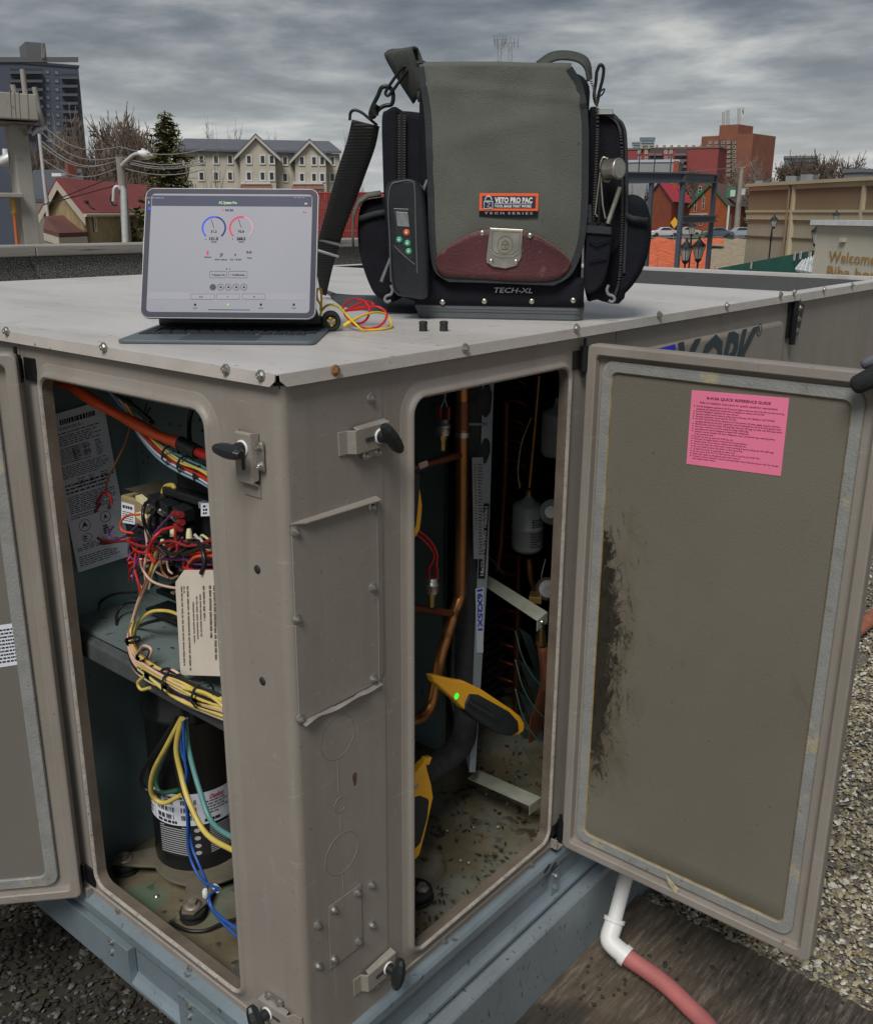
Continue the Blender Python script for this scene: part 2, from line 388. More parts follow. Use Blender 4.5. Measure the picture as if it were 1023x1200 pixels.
pbd = [M('shaded_mossy_pebble', (.030, .027, .018), .95, 0, .5, 60), M('dark_grey_pebble', (.030, .030, .028), .85, 0, .4, 90), M('grey_ballast_pebble', (.10, .10, .094), .8, 0, .3, 90), M('shaded_brown_litter', (.020, .015, .011), .95, 0, .4, 60)]  # mossy ballast colours, darkened for the shade under the unit's overhang
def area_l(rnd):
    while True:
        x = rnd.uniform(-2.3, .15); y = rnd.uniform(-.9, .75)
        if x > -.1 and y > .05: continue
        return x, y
o = pebbles('shaded_mossy_gravel', 26000, area_l, .0080, pbd, 5); o['label'] = 'mossy roof gravel and leaf litter with shade painted into its colour'
moss_shade_m = M('shaded_moss_and_litter', (.026, .022, .014), .95, 0, .6, 14, 1.0, 60, speck=(.07, .06, .05), samt=.62, sscale=50)  # sheet under these pebbles, the same shade mixed into its colour
obj('shaded_moss', MB().add([(-2.6, -1.1, RZ+.004), (.1, -1.1, RZ+.004), (.1, .95, RZ+.004), (-2.6, .95, RZ+.004)], [(0, 1, 2, 3)]), moss_shade_m, kind='stuff')

# parapet: mineral-surfaced felt upstand with weathered timber cap
pr = thing('parapet_wall', (-6, 3, RZ), 'low roof parapet clad in grey mineral felt under a weathered timber cap', 'parapet')
felt = M('mineral_felt', (.085, .085, .083), .95, 0, .35, 40, .9, 70, speck=(.36, .35, .33), samt=.53, sscale=120)
CAPZ = -.06
p_ = MB().box((-6.25, -6, RZ), (-6.0, 6.9, CAPZ-.075)); obj('felt_upstand', p_, felt, pr)
# lapped felt seam
sm_ = MB()
pa = PX(33, 291, x=-5.995); pb2 = PX(54, 323, x=-5.995)
sm_.add([V((-5.996, pa.y, CAPZ-.08)), V((-5.984, pa.y, CAPZ-.08)), V((-5.984, pb2.y, CAPZ-.36)), V((-5.996, pb2.y, CAPZ-.36)), V((-5.984, pb2.y+1.0, CAPZ-.37)), V((-5.996, pb2.y+1.0, CAPZ-.37)), V((-5.984, pa.y+1.0, CAPZ-.08)), V((-5.996, pa.y+1.0, CAPZ-.08))],
        [(0, 1, 2, 3), (3, 2, 4, 5), (1, 6, 4, 2)])
obj('felt_overlap', sm_, felt, pr)
tim = M('weathered_timber', (.29, .275, .25), .85, 0, .25, 5, .8, 60, speck=(.09, .08, .07), samt=.60, sscale=16, stretch=(1, .12, 4))
for i, (a, c) in enumerate(((-6, -1.2), (-1.2, 2.93), (2.93, 6.9))):
    obj('cap_board', MB().box((-6.3, a+.004, CAPZ-.075), (-5.95, c, CAPZ)), tim, pr, bevel=.008)

# ================================================================ THE ROOFTOP UNIT
hv = thing('rooftop_air_conditioner', (-.8, 1.2, -1.16), 'taupe rooftop air conditioning unit with both access doors open on a blue-grey rail', 'air conditioner')
LT = -.0015
# lid
lb = MB().box((-1.71, -.008, -.0015), (.008, 1.655, 0)); obj('lid', lb, lidm, hv)
# folded lid flanges with the notched corner
def flange(a, b_, out, drop=.0155, ch0=0, ch1=0, mat=flangem):
    a = V(a); b_ = V(b_); out = V(out); d = (b_-a).normalized(); D = V((0, 0, -drop)); fo = out*.0022
    m = MB()
    ring = [a+V((0,0,-.0002)), a+D*.55+fo*.5, a+d*ch0+D+fo, b_-d*ch1+D+fo, b_+D*.55+fo*.5, b_+V((0,0,-.0002))]
    m.prism([p+out*.0002 for p in ring], out*.0016)
    return obj('lid_flange', m, mat, hv)
flange((-1.71, -.008, 0), (.0055, -.008, 0), (0, -1, 0), ch1=.008)
flange((.008, -.0055, 0), (.008, 1.655, 0), (1, 0, 0), ch0=.008, ch1=.004)
for px, py in ((8, 388), (122, 407), (265, 433), (306, 440)): screw(PX(px, py, y=-.0115), (0, -1, 0), hv, name='lid_screw')
for i, (px, py) in enumerate(((393, 434), (545, 408), (675, 384.4), (772, 369), (851, 358), (914, 345))): screw(PX(px, py, x=.0115), (1, 0, 0), hv, SCREW_R if i == 0 else None, name='lid_screw')
for k in range(3): screw((-.85-.3*k, -.0115, -.009), (0, -1, 0), hv, name='lid_screw')

# corner post: folded sheet with rounded bend
def sheet(profile, z0, z1, n_):                # vertical folded sheet from a plan polyline
    m = MB(); m.grid([[V((x, y, z0)) for x, y in profile], [V((x, y, z1)) for x, y in profile]], False); return m
rbd = .014
prof = [(-.0765, -.0012), (-rbd, -.0012)]+[(-rbd+rbd*math.sin(R(a)), rbd-.0012-rbd*math.cos(R(a))) for a in range(10, 90, 10)]+[(.0012-.0012, rbd), (0, .1775)]
prof = [(x+.0012 if y > 0.001 or x > -.01 else x, y) for x, y in prof]
inner = [(-.0765, .0002), (-.016, .0002), (-.0005, .016), (-.0002, .1775)]
m = MB(); n_ = len(prof)
ring = prof+inner[::-1]
m.prism([V((x, y, -1.038)) for x, y in ring], (0, 0, 1.022)); obj('corner_post', m, taupe, hv, bevel=.0006, seg=1)

# embossed frame round each access opening
LIP = [(0, -.014, 0), (0, .004, 0), (.0012, .0072, 0), (.004, .0085, 0), (.0075, .0078, 0), (.0095, .005, 0), (.0125, .0015, 0), (.021, .0015, 0), (.0235, .0002, 0)]
def access_frame(fr, outer, hole, rad, name):
    u0, v0, u1, v1 = hole; rings = []
    for d, h, _ in LIP: rings.append([fr(u, v, h) for u, v in rr(u0-d, v0-d, u1+d, v1+d, rad+d, 8)])
    rings.append([fr(u, v, 0) for u, v in rr(*outer, 0, 8)])
    m = MB(); m.loops(rings[:6], smooth=True); o1 = obj(name+'_lip', m, taupe_edge, None)
    m2 = MB(); m2.loops(rings[3:-1], smooth=True); m2.loops(rings[-2:])
    o = obj(name, m2, taupe, hv)
    bpy.data.objects.remove(o1)
    m = MB(); m.loops(rings[:2]); obj('opening_return', m, M('brown_stained_return', (.13, .105, .08), .7, 0, .3, 12, .3, 100), o)
    m = MB(); m.loops(rings[1:4], smooth=True); obj('opening_lip', m, taupe_edge, o)
    return o
frL = Fr((0, 0, 0), (1, 0, 0), (0, 0, 1), (0, -1, 0))       # left face: u = x, v = z
frR = Fr((0, 0, 0), (0, 1, 0), (0, 0, 1), (1, 0, 0))        # right face: u = y, v = z
fl = access_frame(frL, (-.605, -1.032, -.077, -.002), (-.545, -.985, -.1405, -.0645), .022, 'access_frame')
frr = access_frame(frR, (.178, -1.032, .788, -.002), (.2365, -.985, .6315, -.0645), .022, 'access_frame')
# sill creases and screws below the openings
cr = MB().tube([frL(-.60, -1.012, .0), frL(-.08, -1.012, .0)], .003, 8); obj('pressed_crease', cr, taupe, hv)
cr = MB().tube([frR(.18, -1.012, .0), frR(.78, -1.012, .0)], .003, 8); obj('pressed_crease', cr, taupe, hv)
for px, py in ((139, 1067), (223, 1135)): screw(PX(px, py, y=-.0008), (0, -1, 0), hv, sc=.9)
for px, py in ((520, 1102), (622, 1012)): screw(PX(px, py, x=.0008), (1, 0, 0), hv, sc=.9)
# blank panels of the remaining sides
obj('side_panel', MB().box((-1.70, 0, -1.03), (-.606, .0015, -.002)), taupe, hv)
obj('side_panel', MB().box((-1.70, .01, -1.03), (-1.6985, 2.52, -.002)), taupe, hv)
obj('side_panel', MB().box((-1.69, 2.5185, -1.03), (0, 2.52, -.002)), taupe, hv)
# panel with the maker's name, raised plate
obj('side_panel', MB().box((-.0015, .790, -1.03), (0, 1.620, -.002)), taupe, hv)
ya, za = frR.px(741, 412)[0], frR.px(721, 403)[1]
uL = frR.px(722, 400)[0]; uR = frR.px(917, 368)[0]; vT = frR.px(750, 390)[1]
pm = MB(); vT = -.058
for d_, h_ in ((0, 0),): pass
rings = [[frR(u, v, h) for u, v in rr(uL+d-.005, -.96+d, uR-d+.005, vT-d, .03, 8)] for d, h in ((0, .0003), (.002, .006), (.005, .0085), (.012, .0085))]
pm.loops(rings, smooth=True); pm.add(rings[-1], [tuple(range(len(rings[-1])))]); plate = obj('raised_panel', pm, taupe, hv)
frY = Fr(frR(0, 0, .0093), (0, 1, 0), (0, 0, 1), (1, 0, 0))
lett = MB()
zt = frY.px(836, 397)[1]; HT = .115
# cap heights follow the real horizontal line of lettering
zc_ = [frY.px(*p)[1] for p in ((808, 403), (832, 396), (853, 390), (875, 383))]; zt = sum(zc_)/4
for ch, a, c in (('Y', 794, 822), ('O', 819, 848), ('R', 843, 866), ('K', 860, 888)):
    ua = frY.px(a, 405)[0]; uc = frY.px(c, 392)[0]
    text(lett, frY, ch, ua, uc, zt-HT, zt, 0, bold=.03, shear=.35)
text(lett, frY, 'R', frY.px(888.2, 386)[0], frY.px(890.8, 386)[0], zt-.012, zt+.001, 0, bold=.02)
obj('maker_lettering', lett, M('dark_teal_lettering', (.022, .045, .055), .5, 0, .15, 30), plate)
u_, v_ = frY.px(889.5, 386.5)
rg = MB(); rg.loops([[frY(u_+math.cos(a/24*6.283)*r_, v_+math.sin(a/24*6.283)*r_, .0001) for a in range(24)] for r_ in (.0145, .0115)])
obj('registered_mark', rg, MC['dark_teal_lettering'], plate)
bl = MB(); q = [frY.px(*p) for p in ((770, 409), (791, 403), (792, 412), (770, 416))]
bl.add([frY(u, v, .0001) for u, v in q], [(0, 1, 2, 3)]); obj('blue_logo_wedge', bl, M('blue_logo_print', (.01, .02, .62), .5, 0, 0), plate)
obj('gusset_plate', MB().box(frR(1.622, -1.03, -.0015), frR(1.652, -.002, .0005)), taupe, hv)
# hinge bracket at the end of the panel
hb = MB(); yb = frR.px(925, 372)[0]
hb.box(frR(yb-.02, -.105, .001), frR(yb+.03, -.02, .006)); hb.tube([frR(yb, -.12, .012), frR(yb, -.015, .012)], .008, 10)
hb.prism([frR(yb+.028, -.02, .003), frR(yb+.075, -.03, .003), frR(yb+.055, -.10, .003), frR(yb+.028, -.105, .003)], (.004, 0, 0))
ho = obj('panel_hinge', hb, black_steel, hv, bevel=.001)
for z_ in (-.035, -.062, -.09): screw(frR(yb+.04, z_, .0075), (1, 0, 0), ho)
# second section with the coil guard on top
rim = MB()
rim.box((-1.71, 1.658, -.0015), (.008, 1.70, 0)); rim.box((-.035, 1.70, -.0015), (.008, 2.527, 0)); rim.box((-1.71, 2.49, -.0015), (-.035, 2.527, 0)); rim.box((-1.71, 1.70, -.0015), (-1.66, 2.49, 0))
obj('coil_section_rim', rim, lidm, hv)
rim2 = MB().box((-1.71, 1.700, -.03), (-.0352, 1.703, -.0016)).box((-1.71, 2.487, -.03), (-.0352, 2.49, -.0016)).box((-.038, 1.703, -.03), (-.0352, 2.487, -.0016))
obj('coil_section_rim', rim2, lidm, hv)
flange((.008, 1.658, 0), (.008, 2.527, 0), (1, 0, 0), ch0=.004, drop=.019)
for px, py in ((930, 342), (965, 339), (998, 334)): screw(PX(px, py, x=.0115), (1, 0, 0), hv, name='lid_screw')
obj('side_panel', MB().box((-.0015, 1.654, -1.03), (0, 2.518, -.002)), taupe, hv)
gd = MB()
for i in range(62):
    y = 1.708+i*.0126; gd.tube([(-1.655, y, -.012), (-.042, y, -.012)], .0022, 4, False)
for i in range(36):
    x = -1.64+i*.045; gd.tube([(x, 1.705, -.016), (x, 2.485, -.016)], .0026, 4, False)
obj('coil_guard', gd, M('coil_guard_wire', (.07, .072, .072), .5, .4, .3, 40), hv, kind='stuff')
fn = MB()
for i in range(110): x = -1.65+i*.0147; fn.box((x, 1.705, -.10), (x+.002, 2.485, -.03))
obj('coil_fins', fn, M('dark_fins', (.02, .022, .022), .6, .3, .3, 30), hv, kind='stuff')
obj('coil_bed', MB().box((-1.66, 1.705, -.115), (-.04, 2.485, -.101)), dark_in, hv)

# base rail: one folded profile along each visible side
def rail(fr, a, b_, extra, name='base_rail'):
    pf = [(0, -1.026), (.010, -1.030), (.0145, -1.036), (.0145, -1.052), (.011, -1.060), (.001, -1.066), (-.002, -1.072), (-.002, -1.118-extra), (.004, -1.126-extra), (.0135, -1.134-extra), (.0135, -1.142-extra), (-.014, -1.144-extra), (-.03, -1.03)]
    m = MB(); m.prism([fr(a, z, w_) for w_, z in pf], fr.u*(b_-a)); return obj(name, m, rail_m, hv, bevel=.0012)
rl = rail(frL, -1.70, -.012, .012); rr_ = rail(frR, -.012, 2.52, 0)
cc = MB().box((-.024, -.008, -1.16), (.012, .02, -1.03)); obj('rail_corner', cc, rail_m, hv, bevel=.003)
# lifting bracket plates on the left rail with the open pocket between
def lug(fr, a, c, z0, z1, boltpx, nm='rail_bracket'):
    m = MB().box(fr(a, z0, -.001), fr(c, z1, .0155)); return obj(nm, m, rail_m, rl, bevel=.001)
ua = frL.px(147, 1090, .015)[0]; ub = frL.px(210, 1180, .015)[0]
lug(frL, -1.2, ua, -1.146, -1.074, None)
lug(frL, ub, -.03, -1.146, -1.074, None)
for px, py in ((131, 1104), (131, 1116), (222, 1179), (222, 1191)): screw(PX(px, py, y=-.0165), (0, -1, 0), rl, sc=.9, name='rail_bolt')
ux = frR.px(652, 1027, .012)[0]
bx = MB().box(frR(ux-.012, -1.126, -.002), frR(ux+.014, -1.070, .009)); bxo = obj('rail_bracket', bx, rail_m, rr_, bevel=.001)
for z_ in (-1.084, -1.110): screw(frR(ux, z_, .0098), (1, 0, 0), bxo, sc=.9, name='rail_bolt')
# hole in right rail flange
hl = MB(); 
for q in ((648, 1016), (641, 1018)):
    u, v = frR.px(*q, .0148); hl.add([frR(u+.012*math.cos(a), v+.006*math.sin(a)+.004*math.cos(a), .0149) for a in [i*.5236 for i in range(12)]], [tuple(range(12))])
obj('rail_punching', hl, dark_in, rr_)

# interior shell
def wall(a, b_, mat=teal_in, name='compartment_wall'): return obj(name, MB().box(a, b_), mat, hv)
wall((-.655, .003, -1.03), (-.640, .90, -.02))
wall((-.639, .212, -.512), (-.085, .222, -.02))
wall((-.084, .03, -.51), (-.078, .222, -.02))
wall((-.64, .785, -1.02), (-.390, .80, -.02))
wall((-.655, .90, -1.03), (-.640, 1.60, -.02), dark_in, 'dark_closing_wall')  # closing walls and ceiling, coloured dark to keep the compartment dark inside
wall((-.64, 1.59, -1.03), (-.003, 1.60, -.02), dark_in, 'dark_closing_wall')
wall((-.6, .003, -.02), (-.002, 1.6, -.012), dark_in, 'dark_closing_ceiling')
wall((-.0165, .80, -1.02), (-.004, 1.589, -.02), dark_in, 'dark_closing_wall')
flo = MB(); Nn = 60                             # dented floor pan
rows = []
for j in range(Nn+1):
    y = .004+1.58*(j/Nn)
    rows.append([V((-.64+.638*i/40, y, -1.03+.006*math.sin(i*.7+j*.5)*math.sin(j*.33)*(.5))) for i in range(41)])
flo.grid(rows); obj('floor_pan', flo, dirt_floor, hv)
# shelf and its rubber-edged front lip
sh = MB().box((-.639, .045, -.517), (-.08, .2115, -.511)); shelf = obj('control_shelf', sh, shelf_m, hv)
A = PX(89, 746, y=.03); B = PX(266, 851, y=.03)
A = V((-.638, .03, A.z)); lip = MB()
B2 = PX(200, 806, y=.03)
z0 = -.516
lip.prism([V((-.639, .045, z0)), V((-.639, .030, z0-.006)), V((-.639, .028, z0-.036)), V((-.639, .040, z0-.040))], (.56, 0, -.006))
obj('shelf_edge', lip, M('dark_grey_edging', (.055, .06, .062), .6, 0, .2, 30, .3, 80), shelf, bevel=.003)
pk = PX(217, 652, y=.1)

# knock-outs, cover plates and screws on the post
seam = M('scored_line', (.13, .11, .095), .7, 0, .2, 60)
def ringmark(px, py, ru, rv, wdt=.0009, gap=0.0):
    u, v = frR.px(px, py, .0015); m = MB()
    k = 40; sp = [i/k*6.283*(1-gap)+.3 for i in range(k)]
    m.tube([frR(u+ru*math.cos(a), v+rv*math.sin(a), .0012) for a in sp], .0006, 5, False); obj('knockout_ring', m, M('cut_taupe', (.22, .19, .16), .6, 0, .2, 60), hv)
ringmark(396, 864, .0330, .0330, gap=.02); ringmark(399, 943, .0115, .0115, gap=.15); ringmark(401, 1000, .0330, .0330, gap=.03)
tb = MB()
for a, c in (((396, 892), (397, 928)), ((399, 956), (400, 973)), ((402, 1027), (403, 1048))):
    pa = frR.px(*a, .0015); pc = frR.px(*c, .0015); tb.tube([frR(*pa, .0012), frR(*pc, .0012)], .0007, 5)
obj('knockout_tab', tb, taupe, hv)
# big blank cover plate with bent edges
q = [frR.px(*p, .002) for p in ((342, 613), (441, 587), (443, 795), (350, 850))]
uu0 = (q[0][0]+q[3][0])/2; uu1 = (q[1][0]+q[2][0])/2; vt = (q[0][1]+q[1][1])/2; vb = (q[3][1]+q[2][1])/2
cp = MB().box(frR(uu0, vb, .0014), frR(uu1, vt, .0034)); cpo = obj('cover_plate', cp, taupe, hv)
ed = MB()
k = 14; top = []; bot = []
ed.prism([frR(uu0-.004, vt+.001, .0014), frR(uu0+.02, vt-.0005, .011), frR(uu1, vt-.0005, .012), frR(uu1+.001, vt+.003, .0014)], frR.v*.0016)
rows = [[frR(uu0+.002+(uu1-uu0)*i/k, vb-.001-.003*(1 if 5 < i < 10 else 0), .002) for i in range(k+1)],
        [frR(uu0+.002+(uu1-uu0)*i/k, vb-.004+.004*math.sin(i*.9), .010+.004*math.sin(i*.8+1)) for i in range(k+1)]]
ed.grid(rows, True)
ed.prism([frR(uu1, vt, .003), frR(uu1+.0105, vt-.008, .0014), frR(uu1+.0115, vb+.012, .0014), frR(uu1, vb, .003)], (.0014, 0, 0))
obj('cover_plate_edge', ed, taupe, cpo)
for px, py in ((434, 466), ): screw(PX(px, py, x=.0015), (1, 0, 0), hv)
for px, py in ((346, 623), (436, 594), (436.5, 688), (348, 725), (437.5, 795), (352, 842)): screw(PX(px, py, x=.0032), (1, 0, 0), cpo)
q = [frR.px(*p, .002) for p in ((385, 1060), (424, 1037), (424, 1112), (386, 1132))]
uu0 = (q[0][0]+q[3][0])/2; uu1 = (q[1][0]+q[2][0])/2; vt = (q[0][1]+q[1][1])/2; vb = (q[3][1]+q[2][1])/2
bp = obj('blank_plate', MB().box(frR(uu0, vb, .0014), frR(uu1, vt, .0028)), taupe, hv, bevel=.0004, seg=1)
gp = MB()
for a, c in (((uu0, vb), (uu0, vt)), ((uu0, vt), (uu1, vt)), ((uu1, vt), (uu1, vb)), ((uu1, vb), (uu0, vb))): gp.tube([frR(*a, .0017), frR(*c, .0017)], .0008, 4)
obj('plate_outline', gp, seam, bp)
for px, py in ((391, 1066), (419, 1046), (420, 1103), (391, 1124)): screw(PX(px, py, x=.003), (1, 0, 0), bp)
for px, py in ((435.5, 1037), (372, 1084), (436, 1084), (373, 1132)): screw(PX(px, py, x=.0016), (1, 0, 0), hv)
hp = MB()
for px, py in ((302, 667), (308, 798)):
    c_ = PX(px, py, y=-.0015); hp.lathe(c_, (0, -1, 0), [(0, .0058), (.0012, .0055), (.0018, .003)], 14)
obj('hole_plug', hp, black_rub, hv)
st = MB(); u, v = frR.px(416, 913, .0016)
st.add([frR(u+.004*math.cos(a)*(1+.3*math.sin(3*a)), v+.013*math.sin(a)*(1+.2*math.cos(2*a)), .0016) for a in [i*.52 for i in range(12)]], [tuple(range(12))])
obj('rust_spot', st, M('rust_stain', (.10, .055, .03), .8, 0, .5, 120), hv)

# ---- quarter-turn latches
def latch(c, fr0, ang, hang, flip=1, foot=1):
    """c = (u, v) of the latch centre on frame fr0, long axis turned by ang, T-handle turned by hang"""
    ca, sa = math.cos(R(ang)), math.sin(R(ang)); f = Fr(fr0(c[0], c[1], .0015), fr0.u*ca+fr0.v*sa, fr0.v*ca*1-fr0.u*sa, fr0.w)
    m = MB(); W_ = .0155
    pf = [(-.044, .0016), (-.030, .0030), (-.024, .0125), (.038, .0135), (.040, .010), (.040, .008), (-.022, .0095), (-.028, .0005), (-.044, -.0008)]
    m.prism([f(a, -W_, h) for a, h in pf], f.v*(2*W_))
    m.prism([f(-.022, -W_-.0006, .0125), f(.040, -W_-.0006, .0135), f(.040, -W_-.0020, .001), f(-.020, -W_-.0020, .004)], f.v*.0013)
    m.prism([f(-.022, W_-.0007, .0125), f(.040, W_-.0007, .0135), f(.040, W_+.0020, .001), f(-.020, W_+.0020, .004)], f.v*.0013)
    o = obj('door_latch', m, taupe, hv, bevel=.0009)
    s_ = MB(); s_.loops([[f(u, v, .0139) for u, v in rr(-.008, -.0026, .016, .0026, .0025, 4)]]*1+[[f(u, v, .0141) for u, v in rr(-.008, -.0026, .016, .0026, .0025, 4)]], close=True)
    obj('slot', s_, dark_in, o)
    cu = .020
    wsh = MB().lathe(f(cu, 0, .0135), f.w, [(0, .0105), (.0016, .0105), (.0018, .006)], 20); obj('washer', wsh, white_pl, o)
    h = MB().lathe(f(cu, 0, .015), f.w, [(0, .0085), (.004, .0085), (.013, .0068), (.016, .0068)], 16)
    hc, hs = math.cos(R(hang)), math.sin(R(hang)); hu = fr0.u*hc+fr0.v*hs; hvv = fr0.v*hc-fr0.u*hs; C0 = f(cu, 0, .035)
    sec = [(-.0245, .0045, .0055), (-.018, .0070, .0085), (-.006, .0085, .0105), (.006, .0085, .0105), (.018, .0070, .0085), (.0245, .0045, .0055)]
    rg_ = []
    for a, hw, hh in sec:
        rg_.append([C0+hu*a+hvv*(hw*x)+f.w*(hh*y) for x, y in ((-1, -.4), (-.5, -1), (.5, -1), (1, -.4), (1, .4), (.5, 1), (-.5, 1), (-1, .4))])
    h.loops(rg_, close=True); obj('t_handle', h, black_pl, o, bevel=.0008)
    s2 = MB().box((0, 0, 0), (0, 0, 0)) if False else MB()
    s2.obox(f(.012, -W_-.008, .004), f.u*.018, f.v*.004, f.w*.0016); obj('latch_base', s2, zinc, o)
    for a in (.0, .024): screw(f(a, -W_-.008, .0056), f.w, o, sc=.85)
    return o
latch(frR.px(430, 514, .01), frR, 2, 128)
latch(frL.px(289, 543, .01), frL, 90, 178)
latch(frR.px(442, 1141, .01), frR, 2, 75)
latch(frL.px(327, 1192, .01), frL, 185, 120)
# rusted patch behind latch

# ---- access doors, hung on black pin hinges
def door(fr, Wd, z0, z1, name, gl, gr_, gt, gb):
    """fr origin at hinge foot, u outwards, w towards the inner face"""
    H_ = z1-z0; e = .0015
    body = MB(); rings = [[fr(u, v, h) for u, v in rr(d, d, Wd-d, H_-d, rad, 6)] for d, h, rad in ((0, .001, .012), (0, .019, .012), (.001, .0215, .011), (.0035, .0225, .010), (.016, .0225, .008), (.018, .021, .008), (.019, .008, .008))]
    back = [fr(u, v, 0) for u, v in rr(.0, .0, Wd, H_, .012, 6)]
    body.loops([back]+rings, smooth=False); body.add(back, [tuple(range(len(back)))[::-1]])
    n = len(rings[-1])
    body.add([fr(u, v, .008) for u, v in rr(.019, .019, Wd-.019, H_-.019, .008, 6)], [tuple(range(n))])
    d_ = obj(name, body, taupe, hv)
    g = MB(); gi = (gl[1], gb[1], Wd-gr_[1], H_-gt[1]); go = (gl[0], gb[0], Wd-gr_[0], H_-gt[0])
    g.loops([[fr(u, v, h) for u, v in rr(*bx_, rad, 6)] for bx_, h, rad in ((go, .0083, .022), (go, .0125, .022), (tuple(go[i]+(.0018, .0018, -.0018, -.0018)[i] for i in range(4)), .0145, .020), (tuple(gi[i]-(.0018, .0018, -.0018, -.0018)[i] for i in range(4)), .0145, .014), (gi, .0125, .012), (gi, .0095, .012))], smooth=False)
    obj('gasket', g, gasket, d_)
    pan = MB(); pr_ = rr(*gi, .012, 6); pan.add([fr(u, v, .0098) for u, v in pr_], [tuple(range(len(pr_)))])
    return d_, pan, gi
inner_m = M('door_inner_paint', (.165, .150, .120), .55, 0, .07, 2.2, .25, 300, speck=(.10, .09, .07), samt=.72, sscale=90)
frD = Fr((.012, .694, -1.020), (1, 0, 0), (0, 0, 1), (0, -1, 0))
dr, pan, gi = door(frD, .490, -1.020, -.028, 'access_door', (.026, .045), (.036, .054), (.026, .045), (.026, .046))
# mould and rust along the hinge side
im = inner_m
zmask = mul(im, axis_mask(im, 0, gi[0]+.012+.8+.125, gi[0]+.012+.8+.008), axis_mask(im, 2, .64+.0, .30))
obj('inner_panel', pan, inner_m, dr)
frLd = Fr((-.590, -.010, -1.020), (-.66, -.75, 0), (0, 0, 1), (.75, -.66, 0))
dl, pan2, gi2 = door(frLd, .430, -1.020, -.028, 'access_door', (.038, .060), (.038, .060), (.026, .045), (.026, .046))
inner2 = M('left_door_inner_paint', (.155, .145, .125), .6, 0, .06, 3, .15, 300)
obj('inner_panel', pan2, inner2, dl)
stn = noise_mask(im, 22, .47, .60, (1, 1, .6), 8, .75, .6)
X0 = .812+gi[0]; Z0 = -1.02+1.16
bx1 = axis_mask(im, 0, X0+.070, X0+.012); bx2 = axis_mask(im, 0, X0+.13, X0+.01)
bz = mul(im, axis_mask(im, 2, Z0+.84, Z0+.52), axis_mask(im, 2, Z0+.05, Z0+.30))
def ragged(scale, amt, lo, hi, bx_, st_=(1, 1, .55), dist=.8):
    raw = noise_mask(im, scale, 0.0, 1.0, st_, 10, .78, dist); s_ = mul(im, mul(im, mul(im, bx_, bz), amt), raw, 'ADD')
    rr2 = node(im, 'ShaderNodeMapRange'); im.node_tree.links.new(s_, rr2.inputs[0]); rr2.inputs[1].default_value = lo; rr2.inputs[2].default_value = hi; return rr2.outputs[0]
overlay(im, mul(im, ragged(9, .35, .60, .80, bx2), .60), (.085, .060, .028))
overlay(im, mul(im, ragged(38, .40, .70, .76, bx1), .95), (.012, .010, .007))
overlay(im, mul(im, ragged(60, .22, .66, .70, bx2), .7), (.03, .026, .018))
overlay(im, mul(im, noise_mask(im, 2.5, .48, .70, (1, 1, .5)), .35), (.115, .112, .088))
b3 = axis_mask(im, 2, -1.02+1.16+gi[1]+.035, -1.02+1.16+gi[1])
overlay(im, mul(im, mul(im, b3, noise_mask(im, 8, .35, .6, (1, 1, 1))), .6), (.05, .04, .018))
# sealant lines on the gasket edge
sl_ = MB(); pts = [frD(u, v, .0105) for u, v in rr(gi[0], gi[1], gi[2], gi[3], .012, 6)]; sl_.tube(pts+[pts[0]], .0016, 5, False)
obj('gasket_glue_line', sl_, M('yellowed_glue', (.28, .19, .06), .6, 0, .4, 30), dr)
tear = MB(); u, v = frD.px(783, 1033, .02)
tear.prism([frD(u-.004, v+.012, .0222), frD(u+.022, v-.004, .0222), frD(u+.018, v-.016, .0222), frD(u+.002, v-.002, .0222)], -frD.w*-.002); obj('torn_gasket_flap', tear, M('gasket_underside', (.42, .38, .24), .7, 0, .3, 60), dr)
for z_ in (-.985, -.055):
    hs = MB()
    hs.tube([(.008, .672, z_-.020), (.008, .672, z_+.022)], .0072, 12); hs.tube([(.008, .672, z_-.03), (.008, .672, z_+.035)], .0032, 8)
    hs.box((.001, .645, z_-.016), (.004, .672, z_+.016)); hs.box((.004, .672, z_-.016), (.012, .6935, z_+.016))
    obj('door_hinge', hs, black_steel, hv, bevel=.0008); hs = MB()
    hs.tube([(-.590, -.016, z_-.020), (-.590, -.016, z_+.022)], .0072, 12); hs.tube([(-.590, -.016, z_-.03), (-.590, -.016, z_+.035)], .0032, 8)
    hs.box((-.588, -.006, z_-.018), (-.560, -.001, z_+.018))
    hs.box((-.598, -.014, z_-.016), (-.590, -.006, z_+.016))
    obj('door_hinge', hs, black_steel, hv, bevel=.0008)
hk = MB(); hk.box(frR(.645, -1.015, .001), frR(.668, -.992, .004)); hk.box(frR(.645, -1.015, .004), frR(.648, -.992, .018)); hk.box(frR(.645, -1.015, .004), frR(.668, -1.012, .018))
obj('hinge_bracket', hk, taupe, hv); hk = MB(); hk.box(frL(-.60, -1.03, .001), frL(-.575, -1.012, .012)); obj('hinge_bracket', hk, taupe, hv)

